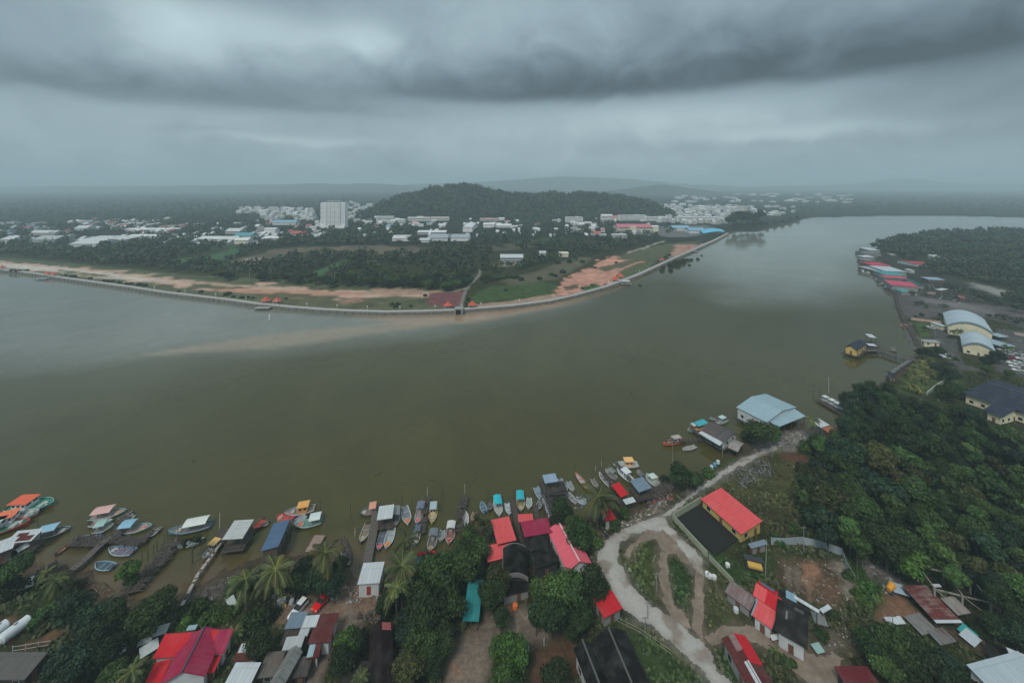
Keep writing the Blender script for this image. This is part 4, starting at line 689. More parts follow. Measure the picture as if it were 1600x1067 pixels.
for x, y in [(359, 432), (390, 433), (421, 437), (489, 440), (523, 440), (560, 446), (600, 447), (642, 448), (688, 450)]: lamp(x, y, 9, near(None, 'thin pale street lamp', x, y) or 'thin pale street lamp in the row before the far woods', 'street lamps before the far woods')
for i in range(24):
    t = i/23; k = 2+t*22; a = offs(line_, 2.5); q = int(k); pt = a[q].lerp(a[min(q+1, len(a)-1)], k-q)
    e = empty('street_lamp', (pt.x, pt.y, 2.3), label=near(None, 'small white globe lamp', 800+pt.x*FPX/pt.y, HY+CH*FPX/pt.y) or 'small white globe lamp along the promenade', cat='street lamp', group='globe lamps along the promenade'); qq = MB(); qq.tube((0, 0, 0), (0, 0, 3.2), .1); qq.build('pole', paint((.7, .7, .68)), e); qq = MB(); qq.box((0, 0, 3.5), (.7, .7, .6)); qq.build('lamp_head', paint((.85, .85, .83)), e)
# ---------------------------------------------------------------- buildings of the town
FBL = []
def fbld(x0, x1, yb, h, dep, wc_, rc_, label, cat='building', kind='flat', floors=0, group=None, rot=0, name='town_building', zg=1.8, split=False):
    FBL.append((x0, x1, yb, 6)); k = (CH-zg)/(yb-HY); xc = (x0+x1)/2; W = (x1-x0)*k; Y0 = FPX*k; X0 = (xc-800)*k; e = empty(name, (X0, Y0+dep/2, zg), rot, label=label, cat=cat, group=group)
    mb = MB(); mb.box((0, 0, h/2-.5), (W, dep, h+1)); mb.build('wall', paint(wc_, .8, .35, .12), e); mb = MB()
    if kind == 'flat':
        mb.box((0, 0, h+.15), (W*1.01, dep*1.02, .3)); mb.box((W*.2, dep*.1, h+.9), (W*.18, dep*.25, 1.4))
    elif kind == 'gable':
        r_ = min(dep*.22, 4.5); hw, hd = W/2+.6, dep/2+.8
        mb.slab([(-hw, -hd, h-.2), (hw, -hd, h-.2), (hw, 0, h+r_), (-hw, 0, h+r_)], .2); mb.slab([(hw, hd, h-.2), (-hw, hd, h-.2), (-hw, 0, h+r_), (hw, 0, h+r_)], .2); mb.face([(-W/2, -dep/2, h), (-W/2, 0, h+r_-.3), (-W/2, dep/2, h)]); mb.face([(W/2, -dep/2, h), (W/2, dep/2, h), (W/2, 0, h+r_-.3)])
    elif kind == 'mono': mb.slab([(-W/2-1, -dep/2-1, h), (W/2+1, -dep/2-1, h), (W/2+1, dep/2+1, h+2), (-W/2-1, dep/2+1, h+2)], .25)
    elif kind == 'hip':
        r_ = dep*.25; hw, hd = W/2+.8, dep/2+.8; rx = max(hw-hd, hw*.2); P = [(-hw, -hd, h), (hw, -hd, h), (hw, hd, h), (-hw, hd, h)]; a, b_ = (-rx, 0, h+r_), (rx, 0, h+r_)
        mb.face([P[0], P[1], b_, a]); mb.face([P[1], P[2], b_]); mb.face([P[2], P[3], a, b_]); mb.face([P[3], P[0], a]); mb.face(P[::-1])
    mb.build('roof', roof(rc_, .15, pitch=3.0) if kind != 'flat' else paint(rc_, .8, .4, .1), e)
    if floors:
        n = max(2, int(W/4.5)); fh = h/floors
        for f in range(floors):
            q = MB(); q.box((0, -dep/2-.04, (f+.55)*fh), (W*.94, .2, fh*.36)); q.build('window_band', glass((.12, .14, .15)), e)
    return e
WH, CRM, GRY, LG, BL, TEAL, PK, RD = (.86, .86, .84), (.76, .70, .54), (.42, .44, .45), (.68, .70, .70), (.30, .50, .62), (.12, .38, .40), (.62, .22, .28), (.55, .14, .10)
# the tower block
k = (CH-2)/(357-HY); W = 38*k; X0 = (518.5-800)*k; Y0 = FPX*k; H = 57; e = empty('tower_block', (X0, Y0+11, 1.8), label='tall white tower block rising over the town on the far bank', cat='tower block')
mb = MB(); mb.box((0, 0, H/2), (W*.62, 20, H)); mb.box((-W*.40, 1.5, H/2-.5), (W*.2, 17, H-1)); mb.box((W*.40, 1.5, H/2-.5), (W*.2, 17, H-1)); mb.box((0, 0, 2), (W*1.02, 24, 6)); mb.build('wall', paint((.90, .90, .88), .7, .1, .08), e)
mb = MB(); mb.box((0, 0, H+1), (W*.5, 14, 3)); mb.box((0, -1, H+2.7), (W*.56, 18, .5)); mb.build('roof', paint((.5, .52, .52)), e)
for f in range(18):
    z = 5+f*(H-7)/18+1.2; q = MB(); q.box((0, -10.02, z), (W*.58, .3, 1.0)); q.build('window_band', paint((.34, .37, .39), .3, .1), e)
    for s_ in (-1, 1): q = MB(); q.box((s_*W*.405, -7.02, z), (W*.14, .3, .9)); q.build('window_band', paint((.34, .37, .39), .3, .1), e)
for s_ in (-.235, -.08, .08, .235): q = MB(); q.box((W*s_*1.0, -10.3, H/2), (1.0, 1.2, H)); q.build('pilaster', paint((.8, .81, .81), .7, .1, .08), e)
for a in [
    (108, 150, 386, 5, 45, LG, LG, 'long pale industrial shed left of the wide grey shed on the far left', 'shed', 'gable'), (118, 190, 381, 6, 40, WH, LG, 'very wide pale grey industrial shed on the left of the far bank', 'shed', 'mono'), (50, 85, 382, 8, 30, GRY, (.5, .53, .52), 'grey shed with an arched pale roof on the far left', 'shed', 'gable'), (0, 18, 381, 7, 25, LG, LG, 'pale shed at the left frame edge on the far bank', 'shed', 'gable'),
    (196, 245, 373, 4, 14, WH, WH, 'narrow white shed right of the wide pale shed', 'shed', 'mono'), (195, 275, 362, 4, 12, WH, WH, 'long thin white shed roof among dark trees on the left', 'shed', 'mono'), (116, 135, 361, 6, 20, LG, LG, 'small pale shed in the mist on the left', 'shed', 'gable'), (45, 85, 368, 5, 18, GRY, LG, 'low grey shed row in the mist near the left edge', 'shed', 'gable'),
    (305, 340, 377, 4, 20, GRY, WH, 'white roofed yard shed left of the teal sheds', 'shed', 'mono'), (340, 368, 378, 4, 20, WH, LG, 'pale roofed workshop beside the teal roof', 'shed', 'gable'), (352, 374, 366, 6, 22, GRY, LG, 'grey gabled workshop behind the teal roof', 'shed', 'gable'), (365, 392, 374, 6, 22, LG, TEAL, 'workshop with a dull teal roof on the far bank', 'shed', 'gable'), (366, 387, 382, 7, 14, CRM, WH, 'small cream house with white pillars below the teal roof', 'house', 'gable'),
    (408, 438, 376, 4, 16, GRY, WH, 'white roofed shed right of the teal roof', 'shed', 'mono'), (412, 430, 366, 9, 14, WH, LG, 'white two storey block between sheds left of the tower', 'building', 'gable'), (425, 462, 352, 7, 20, LG, BL, 'long pale blue warehouse roof left of the tower', 'warehouse', 'gable'), (455, 474, 369, 5, 16, GRY, RD, 'low dull red roof left of the tower', 'shed', 'gable'),
    (613, 640, 377, 5, 20, WH, LG, 'small white shed at the left of the big grey sheds', 'shed', 'gable'), (652, 696, 367, 5, 14, GRY, WH, 'long white roofed shed above the big grey warehouse', 'shed', 'mono'), (668, 704, 377, 6, 30, LG, (.42, .47, .50), 'left grey-blue bay of the big warehouse in the middle of the far bank', 'warehouse', 'gable'), (700, 733, 377, 6, 30, WH, (.42, .47, .50), 'right grey-blue bay of the big warehouse beside the straight road', 'warehouse', 'gable'), (655, 670, 379, 4, 12, WH, LG, 'small white annex left of the big warehouse', 'shed', 'mono'),
    (723, 738, 363, 10, 90, WH, (.75, .77, .77), 'bright white long block beside the straight road', 'building', 'flat'), (782, 817, 410, 6, 14, (.45, .48, .5), (.62, .66, .66), 'school-like block with a pale roof and blue front standing in a clearing', 'school', 'gable', 2), (843, 853, 402, 6, 8, (.5, .5, .5), (.6, .64, .66), 'small pale roofed house right of the blue fronted block', 'house', 'gable'), (874, 888, 402, 5, 8, CRM, CRM, 'small house among trees behind the green lawn', 'house', 'gable'),
    (588, 614, 348, 12, 20, WH, GRY, 'white three storey block at the left foot of the hill', 'building', 'gable', 3), (614, 632, 349, 9, 18, WH, WH, 'white flat block at the left foot of the hill', 'building', 'flat', 2), (637, 671, 346, 8, 14, WH, (.62, .58, .55), 'long white terrace at the foot of the hill', 'terrace', 'gable', 2), (673, 701, 345, 7, 14, WH, (.62, .50, .48), 'right white terrace with a pinkish roof at the foot of the hill', 'terrace', 'gable', 2), (755, 772, 356, 7, 26, WH, WH, 'white shed with a tilted roof right of the straight road', 'shed', 'mono'), (776, 799, 356, 5, 14, LG, WH, 'long white low shed right of the straight road', 'shed', 'gable'), (750, 780, 346, 5, 14, GRY, (.5, .36, .33), 'low pinkish roofed row at the hill foot right of the straight road', 'terrace', 'gable'),
    (884, 911, 348, 13, 16, WH, LG, 'white four storey block below the right part of the hill', 'apartment block', 'flat', 4), (927, 958, 340, 8, 18, WH, PK, 'row with a dull pink roof at the foot of the hill on the right', 'terrace', 'gable', 2), (940, 957, 345, 13, 16, WH, WH, 'white block in front of the pink roofed row', 'building', 'gable', 3), (958, 968, 344, 8, 16, CRM, PK, 'small cream block with pink roof beside the long white arcade', 'building', 'gable'),
    (967, 1010, 345, 14, 16, WH, (.66, .7, .7), 'long white arcade block behind the big pink roof', 'arcade', 'flat', 4), (1008, 1045, 346, 11, 18, WH, LG, 'white block right of the long arcade', 'building', 'flat', 3), (966, 1020, 362, 9, 42, CRM, (.68, .22, .28), 'large building with a sweeping pink-red roof', 'hall', 'gable', 2), (985, 994, 363, 11, 8, CRM, CRM, 'cream stair tower at the front of the large pink roof', 'building', 'flat'), (1019, 1029, 362, 10, 10, CRM, WH, 'cream end block of the large pink roofed building', 'building', 'gable'), (957, 980, 373, 7, 14, LG, LG, 'pale two storey house below the large pink roof', 'house', 'flat', 2),
    (1052, 1078, 361, 6, 26, LG, BL, 'market hall with a pale blue roof', 'market', 'gable'), (1078, 1103, 365, 6, 26, LG, (.25, .48, .62), 'market hall with a brighter blue roof next to the shell roof', 'market', 'gable'), (1058, 1120, 347, 12, 20, WH, LG, 'long white four storey block behind the market halls', 'building', 'flat', 4), (1138, 1154, 331, 14, 20, WH, WH, 'white block with a steep slanted roof above the grove', 'building', 'mono', 4), (1156, 1168, 330, 17, 20, CRM, LG, 'cream tower-like block above the grove', 'building', 'flat', 5), (1182, 1196, 334, 7, 18, WH, WH, 'white house right of the grove on the far bank', 'building', 'gable'), (1203, 1214, 337, 7, 14, WH, LG, 'second white house right of the grove near the water', 'building', 'gable'), (1103, 1122, 349, 9, 16, CRM, LG, 'cream block left of the grove', 'building', 'flat', 3)]:
    lb, ct, kd = a[7], a[8], a[9]; fl = a[10] if len(a) > 10 else 0; fbld(a[0], a[1], a[2], a[3], a[4], a[5], a[6], lb, ct, kd, fl, rot=0)
# many small buildings in the haze
r5 = random.Random(21); TB = []
Zn = [((0, 350, 110, 382), 22, 'left'), ((270, 350, 500, 372), 32, 'left'), ((372, 327, 420, 336), 20, 'blocks'), ((410, 328, 495, 346), 90, 'blocks'), ((495, 345, 620, 360), 24, 'mid'), ((540, 318, 600, 345), 56, 'blocks'), ((110, 343, 280, 366), 34, 'left'), ((600, 338, 720, 358), 22, 'mid'), ((750, 340, 900, 362), 22, 'mid'), ((1020, 322, 1140, 352), 170, 'blocks'), ((1040, 303, 1330, 318), 70, 'blocks'), ((1145, 322, 1240, 338), 16, 'blocks'), ((890, 350, 960, 372), 14, 'mid')]
for (x0, y0, x1, y1), n, z in Zn:
    for i in range(n):
        x, y = r5.uniform(x0, x1), r5.uniform(y0, y1); blk = z == 'blocks'; TB.append((y, x, r5.uniform(4, 10) if blk else r5.uniform(3, 11), z))
for t in TB: FBL.append((t[1]-t[2]/2, t[1]+t[2]/2, t[0], 2.0))
for _ in range(600):
    q_ = (r5.uniform(345, 384), r5.uniform(0, 520))
    if vnoise(np.array([q_[1]/38]), np.array([q_[0]/9]), 5)[0] > .6: TB.append((*q_, r5.uniform(1.5, 6), 'left'))
for _ in range(90): TB.append((r5.uniform(340, 372), r5.uniform(560, 1030), r5.uniform(1.5, 5), 'mid'))
TB.sort(key=lambda t: -t[2]*(t[0]-HY)**.5)
def tb(mb, x, y, w_, z, o=(0, 0)):
    k = CH/(y-HY); blk = z == 'blocks'; h = r5.uniform(6, 12) if blk else r5.uniform(3.5, 6); W = w_*k; dep = r5.uniform(8, 18); ox, oy = o
    mb.box((ox, oy, h/2), (W, dep, h), 0, 0)
    if (not blk and r5.random() < .6) or r5.random() < .25: r_ = dep*.2; mb.slab([(ox-W/2-.5, oy-dep/2-.6, h), (ox+W/2+.5, oy-dep/2-.6, h), (ox+W/2+.5, oy, h+r_), (ox-W/2-.5, oy, h+r_)], .2, 1); mb.slab([(ox+W/2+.5, oy+dep/2+.6, h), (ox-W/2-.5, oy+dep/2+.6, h), (ox-W/2-.5, oy, h+r_), (ox+W/2+.5, oy, h+r_)], .2, 1)
    else: mb.box((ox, oy, h+.2), (W*1.02, dep*1.02, .4), 0, 1); mb.box((ox+W*.2, oy, h+1), (W*.2, 4, 1.6), 0, 0)
    if blk:
        for f in range(int(h/3)): mb.box((ox, oy-dep/2-.05, f*3+1.8), (W*.9, .2, 1.1), 0, 2)
GW = glass((.2, .22, .23))
for i, (y, x, w_, z) in enumerate(TB[:225]):
    k = CH/(y-HY); mb = MB(); wi = r5.randrange(4); ri = r5.randrange(4 if z == 'blocks' else 7); tb(mb, x, y, w_, z); wc_ = [WH, (.78, .79, .78), CRM, LG][wi]; rc_ = [LG, WH, GRY, WH, PK, BL, RD][ri]; wc_, rc_ = (tuple(x*.72 for x in wc_), tuple(x*.72 for x in rc_)) if z == 'left' else (wc_, rc_)
    o = mb.build('town_building', [paint(tuple(x*.9 for x in wc_), .8, .5, .1), paint(tuple(x*.85 for x in rc_), .7, .5, .1), GW]); o.location = ((x-800)*k, FPX*k, 1.8); o.rotation_euler = (0, 0, r5.uniform(-.25, .25))
    wn_, rn_ = ['white', 'bright white', 'cream', 'light grey'][wi], ['light grey', 'white', 'dark grey', 'pale', 'dull pink', 'pale blue', 'reddish'][ri]
    tag(o, near(None, {'left': '%s shed with %s roof', 'mid': '%s house with %s roof', 'blocks': '%s block with %s roof'}[z] % (wn_, rn_), x, y) or {'left': '%s shed with a %s roof among hazy trees on the left', 'mid': 'small %s house with a %s roof below the wooded hill', 'blocks': '%s town block with a %s roof fading in the haze'}[z] % (wn_, rn_), 'building', 'buildings of the hazy town on the far bank')
mb = MB()
for (y, x, w_, z) in TB[225:]: k = CH/(y-HY); tb(mb, x, y, w_, z, ((x-800)*k, FPX*k))
o = mb.build('distant_town', [paint((.74, .75, .74), .8, .3, .1), paint(LG, .7, .3, .1), GW]); tag(o, 'mass of tiny pale buildings of the town fading into the haze', 'town', kind='stuff')
# shell roof at the end of the promenade
p_ = G(1118, 367, 2); e = empty('shell_roof_hall', (p_.x, p_.y+14, 2), .0, label='bright blue curved shell roof at the far end of the promenade', cat='hall'); mb = MB(); k = p_.y/FPX; n = 16; pv = []
for i in range(n+1):
    t = i/n; x_ = (-17+32*t)*k; h0 = 5+5*math.sin(min(1, t*1.1)*2.2); hw = (8+9*math.sin(t*math.pi*.8))*k*.8; pv.append([(x_, j*hw, h0-abs(j)**2*3.2+(2 if j > 0 else 0)*j) for j in (-1, -.6, -.2, .2, .6, 1)])
for i in range(n):
    for j in range(5): mb.face([pv[i][j], pv[i+1][j], pv[i+1][j+1], pv[i][j+1]], smooth=True)
mb.build('roof', paint((.12, .50, .72), .45, .15, .1), e); mb = MB(); mb.box((0, 2, 2.5), (24*k, 12*k, 5)); mb.build('wall', paint((.4, .42, .42)), e)
# birds / marker in the river off the left pavilions
p_ = G(421, 500, 0); mb = MB(); mb.tube((0, 0, -1), (0, 0, 3.2), .5, .35, 8); mb.tube((0, 0, 3.2), (0, 0, 4), .7, .1, 8); o = mb.build('channel_marker', paint((.85, .86, .84), .5, .1)); o.location = p_; tag(o, 'white channel marker standing in the river off the left pavilions', 'marker')
# --- far woods: the nearest crowns one by one, everything beyond as one mass
def inpoly(x, y, P): return sdist(np.array([[x, y]], float), P)[0] > 0
EXC = [[(265, 406), (320, 398), (365, 386), (388, 396), (345, 413), (280, 416)], [(346, 418), (378, 403), (414, 391), (457, 386), (570, 384), (652, 385), (680, 391), (645, 400), (577, 399), (535, 396), (487, 401), (442, 408), (403, 415)], [(484, 433), (512, 416), (542, 404), (546, 412), (520, 426), (500, 438)],
       [(735, 467), (745, 450), (790, 444), (800, 430), (850, 420), (880, 410), (925, 405), (940, 400), (958, 397), (1010, 386), (1050, 378), (1200, 360), (1140, 380), (1000, 470), (800, 490)], [(738, 450), (740, 400), (738, 330), (752, 330), (752, 400), (756, 430), (752, 450)],
       [(765, 411), (770, 391), (860, 391), (860, 406), (820, 413)], [(790, 377), (885, 371), (885, 380), (800, 384)], [(645, 381), (655, 358), (740, 342), (740, 380)], [(100, 388), (108, 372), (200, 366), (195, 384)], [(360, 384), (340, 380), (380, 360), (440, 360), (440, 378)], [(1050, 362), (1090, 352), (1140, 352), (1140, 368)], [(960, 366), (955, 350), (1030, 350), (1030, 368)], [(48, 386), (50, 372), (88, 372), (86, 386)], [(490, 362), (490, 340), (545, 340), (545, 362)]]
EXC = [np.array(e, float) for e in EXC]
WOOD = np.array([(-700, 404), (0, 402), (60, 407), (150, 415), (250, 424), (300, 428), (400, 435), (480, 441), (560, 446), (640, 449), (700, 449), (735, 444), (760, 440), (800, 428), (880, 405), (930, 400), (990, 386), (1060, 372), (1130, 360), (1150, 340), (1300, 331), (1600, 333), (2100, 335), (2100, 303), (-700, 303)], float)
far = []
y = 303.0
r3 = np.random.default_rng(4)
while y < 452:
    d_ = y-HY; sy = 1.6+d_*.021; sx = 5+d_*.045
    xs = np.arange(-650, 2050, sx)+r3.random(len(np.arange(-650, 2050, sx)))*sx; ys = y+r3.random(len(xs))*sy; Q = np.stack([xs, ys], 1); ok = sdist(Q, WOOD) > 0
    for e in EXC: ok &= ~(sdist(Q, e) > 0)
    gx2, gy2 = (Q[:, 0]-800)*CH/(Q[:, 1]-HY), FPX*CH/(Q[:, 1]-HY); dn = fbm(gx2/120, gy2/120, 88); town = (Q[:, 1] < 378); ok &= r3.random(len(xs)) < np.where(town, np.clip((dn-.32)*5, .22, .9), np.clip((dn-.2)*7, .5, 1))
    ok &= ~((Q[:, 0] > 560) & (Q[:, 0] < 1060) & (Q[:, 1] < 336)); ok &= (Q[:, 0] > 1240) | (Q[:, 0] < 1030) | (r3.random(len(xs)) < .45) | (Q[:, 1] < 312)
    for (x0, x1, yb, w_) in FBL:
        if y < yb-4 or y > yb+9: continue
        ok &= ~((Q[:, 0] > x0-1.5) & (Q[:, 0] < x1+1.5) & (Q[:, 1] > yb-2) & (Q[:, 1] < yb+w_))
    for q in Q[ok]: far.append((q[0], q[1], min(sx*.62*(.6+.8*r3.random()), (8.5 if q[1] > 378 else 6.5)*(q[1]-HY)/CH*(.8+.5*r3.random()))))
    y += sy
PEN = np.array([(1363, 388), (1372, 384), (1390, 377), (1420, 370), (1460, 366), (1600, 362), (2000, 358), (2100, 500), (1640, 482), (1584, 478), (1582, 452), (1521, 441), (1477, 434), (1450, 428), (1430, 420), (1415, 408), (1395, 400), (1370, 394)], float)
y = 359.0; pen = []
PEX = [np.array(e, float) for e in ([(1425, 418), (1427, 403), (1458, 403), (1460, 418)], [(1462, 410), (1462, 398), (1484, 398), (1484, 410)], [(1440, 442), (1440, 432), (1480, 432), (1480, 442)], [(1370, 425), (1370, 390), (1400, 400), (1425, 412), (1425, 430)])]
while y < 482:
    d_ = y-HY; sy = 2.2+d_*.012; sx = 5.5+d_*.02; xs = np.arange(1360, 1950, sx); xs = xs+r3.random(len(xs))*sx; Q = np.stack([xs, y+r3.random(len(xs))*sy], 1); ok = sdist(Q, PEN) > 0
    for e in PEX: ok &= ~(sdist(Q, e) > 0)
    for q in Q[ok]: pen.append((q[0], q[1], sx*.72*(.75+.5*r3.random())))
    y += sy
PENX = [(1372+q*9, 463+q*2.2, 4.5) for q in range(0)]+[(1530, 468, 7), (1540, 470, 7), (1550, 474, 6), (1522, 462, 5), (1562, 478, 6), (1572, 470, 7), (1490, 455, 5), (1500, 458, 5), (1480, 452, 5), (1595, 492, 11), (1600, 470, 10), (1585, 468, 9), (1475, 483, 5), (1560, 500, 5), (1545, 498, 4), (1570, 503, 6), (1590, 508, 7), (1440, 478, 4), (1434, 481, 4), (1447, 485, 4), (1424, 464, 4), (1440, 497, 4), (1470, 497, 4), (1430, 499, 3)]
far.sort(key=lambda q: -q[1]); near_far = far[:95]; far = far[95:]
for x, y, q in near_far: T(x, y-2, q*1.05, 'bush', random.choice(['dark', 'blue', 'mid']), 'dark leafy tree at the front edge of the woods on the far bank', group='trees at the front edge of the far woods')
crowd('far_woodland', far, 'dark hazy woodland spreading behind the sandy strip on the far bank', (.034, .052, .024), 40, seed=1)
crowd('peninsula_woodland', pen+PENX, 'dark mangrove wood covering the point of land on the right', (.034, .048, .024), 54, seed=2)
# ---------------------------------------------------------------- houses
DARKW = paint((.035, .032, .03), .9, .5, .8); WHW = paint((.62, .64, .64), .7, .5, .5); CRW = paint((.80, .74, .52), .7, .35, .4); GRW = paint((.30, .30, .29), .8, .6, .5); WDW = paint((.13, .10, .08), .9, .6, .8)
WD = wood((.06, .046, .036)); WDL = wood((.10, .085, .072))
R_PINK, R_SAL, R_RED, R_MAG, R_MAR = roof((.80, .14, .18), .14, (.38, .13, .12), panels=.12), roof((.80, .115, .12), .14, (.36, .11, .08), panels=.14), roof((.62, .025, .035), .15, (.25, .03, .03), panels=.16), roof((.38, .03, .08), .15, (.18, .03, .05), panels=.2), roof((.13, .03, .028), .35, (.07, .04, .035))
R_BLK, R_WHT, R_GRY, R_BLU, R_NVY, R_PBL, R_TEAL, R_RUST = roof((.008, .007, .006), .2, (.02, .017, .014)), roof((.60, .64, .66), .18, (.2, .17, .14)), roof((.26, .26, .25), .5, (.10, .085, .07)), roof((.10, .17, .27), .1), roof((.035, .045, .07), .08, pitch=1.2), roof((.36, .50, .56), .08, (.2, .16, .12)), roof((.03, .26, .26), .1), roof((.16, .045, .04), .45, (.32, .27, .24))
R_SKY, R_BLG = roof((.30, .42, .56), .25, (.45, .4, .35)), roof((.20, .27, .34), .15)
def house(name, label, cat, A, B, C, ze, kind='gable', rise=1.4, rm=None, wm=None, zb=1.0, oh=.45, opn=False, win=True, door=True, panels=(), seg=10, ridge_cap=None, stilt=0, trim=None, stretch=(0, 0), dmat=None):
    """A, B: the two ends of one eave; C: a point on the opposite eave (photo pixels at eave height ze)"""
    a, b_, c_ = G(*A, ze), G(*B, ze), G(*C, ze+(rise if kind == 'mono' else 0)); ex = (b_-a); ex.z = 0; W = ex.length; ex.normalize(); ey = Vector((-ex.y, ex.x, 0)); dpt = (c_-a).dot(ey)
    if dpt < 0: a = b_; ex = -ex; ey = -ey; dpt = (c_-a).dot(ey)
    a = a-ex*stretch[0]; W += stretch[0]+stretch[1]; Dp = dpt; cen = a+ex*W/2+ey*Dp/2; rz = math.atan2(ex.y, ex.x); cen.z = zb
    e = empty(name, cen, rz, label=label, cat=cat); hw, hd, h = W/2, Dp/2, ze-zb; wx, wy = hw-oh, hd-oh; rm = rm or R_GRY; wm = wm or WHW; th = .10
    mb = MB()
    if kind == 'gable':
        mb.slab([(-hw, -hd, h), (hw, -hd, h), (hw, 0, h+rise), (-hw, 0, h+rise)], th); mb.slab([(hw, hd, h), (-hw, hd, h), (-hw, 0, h+rise), (hw, 0, h+rise)], th); prof = lambda y: h+rise*(1-abs(y)/hd)
    elif kind == 'mono': mb.slab([(-hw, -hd, h), (hw, -hd, h), (hw, hd, h+rise), (-hw, hd, h+rise)], th); prof = lambda y: h+rise*(y+hd)/(2*hd)
    elif kind == 'arch':
        prof = lambda y: h+rise*max(0, (1-(y/hd)**2)); ys = [-hd+2*hd*i/seg for i in range(seg+1)]
        for i in range(seg): y0, y1 = ys[i], ys[i+1]; mb.slab([(-hw, y0, prof(y0)), (hw, y0, prof(y0)), (hw, y1, prof(y1)), (-hw, y1, prof(y1))], th+.1)
    elif kind == 'hip':
        rx = max(hw-hd, .3); P = [(-hw, -hd, h), (hw, -hd, h), (hw, hd, h), (-hw, hd, h)]; p1, p2 = (-rx, 0, h+rise), (rx, 0, h+rise)
        mb.face([P[0], P[1], p2, p1]); mb.face([P[1], P[2], p2]); mb.face([P[2], P[3], p1, p2]); mb.face([P[3], P[0], p1]); mb.face([(x, y, z-.02) for x, y, z in P[::-1]]); prof = lambda y: h+rise*(1-abs(y)/hd)*.5
    elif kind == 'flat': mb.slab([(-hw, -hd, h), (hw, -hd, h), (hw, hd, h), (-hw, hd, h)], .2); prof = lambda y: h
    r_ = mb.build('roof', rm, e)
    if ridge_cap and kind in ('gable', 'hip'): q = MB(); q.box((0, 0, h+rise+.06), (2*(hw if kind == 'gable' else hw-hd), .35, .14)); q.build('ridge_cap', ridge_cap, r_)
    if trim:
        q = MB(); q.box((0, -hd-.04, h-.06), (2*hw+.1, .1, .32)); q.build('fascia', trim, r_)
        if kind == 'arch':
            for s_ in (-1, 1):
                q = MB(); ys = [-hd+2*hd*i/seg for i in range(seg+1)]
                for i in range(seg): q.slab([(s_*(hw+.02), ys[i], prof(ys[i])+.12), (s_*(hw+.02), ys[i+1], prof(ys[i+1])+.12), (s_*(hw+.02), ys[i+1], prof(ys[i+1])-.9), (s_*(hw+.02), ys[i], prof(ys[i])-.9)], .12)
                q.build('fascia', trim, r_)
    for (u0, u1, v0, v1, side, pm) in panels:       # odd sheets laid in the roof: u along the eave, v up the slope (0..1)
        def pt(u, v, lift=.05):
            if kind == 'gable':
                y = (-hd+hd*v) if side < 0 else (hd-hd*v)
            else: y = -hd+2*hd*v
            return Vector((-hw+2*hw*u, y, prof(y)+lift))
        q = MB(); pp = [pt(u0, v0), pt(u1, v0), pt(u1, v1), pt(u0, v1)]; pp = pp if side <= 0 else pp[::-1]; q.slab(pp, .04); q.build('roof_panel', pm, r_)
    if opn:
        nx = max(2, int(W/4.5)+1)
        for i in range(nx):
            for y in (-wy, wy): q = MB(); x_ = -wx+2*wx*i/(nx-1); q.box((x_, y, prof(y)/2-.15), (.16, .16, prof(y)+.1)); q.build('post', WD, e)
    else:
        mb = MB(); n = 12 if kind == 'arch' else (2 if kind == 'gable' else 1); ys = [-wy+2*wy*i/n for i in range(n+1)]; zt = lambda y: prof(y)-th*1.1-.03; z0 = -1.0
        for s_ in (-1, 1):
            x_ = s_*wx; top = [(x_, y, zt(y)) for y in ys]; pts = [(x_, -wy, z0)]+top+[(x_, wy, z0)]; pts = pts if s_ < 0 else pts[::-1]; mb.face(pts)
        mb.face([(-wx, -wy, z0), (wx, -wy, z0), (wx, -wy, zt(-wy)), (-wx, -wy, zt(-wy))]); mb.face([(wx, wy, z0), (-wx, wy, z0), (-wx, wy, zt(wy)), (wx, wy, zt(wy))]); wl = mb.build('wall', wm, e)
        cv = Vector((-cen.x, -cen.y, 0)).normalized(); Rz = Matrix.Rotation(-rz, 3, 'Z'); cl = Rz@cv
        for (nx_, ny_, ln, offc) in ((0, -1, 2*wx, wy), (0, 1, 2*wx, wy), (-1, 0, 2*wy, wx), (1, 0, 2*wy, wx)):
            if nx_*cl.x+ny_*cl.y < .25 or not win: continue
            n = min(6, max(1, int(ln/3.2))); hh = prof(-wy) if ny_ < 0 else (prof(wy) if ny_ > 0 else h)
            for i in range(n):
                t = -ln/2+(i+.5)*ln/n; isd = door and i == n//2 and hh > 2.1; zc = 1.05 if isd else min(hh*.55, 1.6); sz = (.95, 2.05) if isd else (1.15, min(1.1, hh*.35))
                if ny_: c0 = (t, ny_*(offc+.01), zc); c1 = (t, ny_*(offc+.035), zc); dims = lambda w_, h_, d_: (w_, d_, h_)
                else: c0 = (nx_*(offc+.01), t, zc); c1 = (nx_*(offc+.035), t, zc); dims = lambda w_, h_, d_: (d_, w_, h_)
                if isd: q = MB(); q.box(c0, dims(*sz, .1)); q.build('door', dmat or paint((.16, .08, .05)), e)
                else:
                    q = MB(); q.box(c0, dims(sz[0]+.2, sz[1]+.2, .08)); f_ = q.build('window', paint((.5, .5, .47)), e); q = MB(); q.box(c1, dims(sz[0], sz[1], .08)); q.build('pane', GLASS, f_)
    if stilt:
        q = MB(); q.box((0, 0, -.12), (2*hw+stilt, 2*hd+stilt, .22)); q.build('deck', WD, e); nx, ny = max(2, int(W/3.2)+1), max(2, int(Dp/3.2)+1)
        for i in range(nx):
            for j in range(ny):
                if 0 < i < nx-1 and 0 < j < ny-1: continue
                q = MB(); x_, y_ = (-hw+2*hw*i/(nx-1))*.96, (-hd+2*hd*j/(ny-1))*.96; q.tube((x_, y_, -zb-1.5), (x_, y_, -.2), .13, n=5); q.build('stilt', WD, e)
    e['w'] = W; e['d'] = Dp; del e['w'], e['d']
    return e
H = house
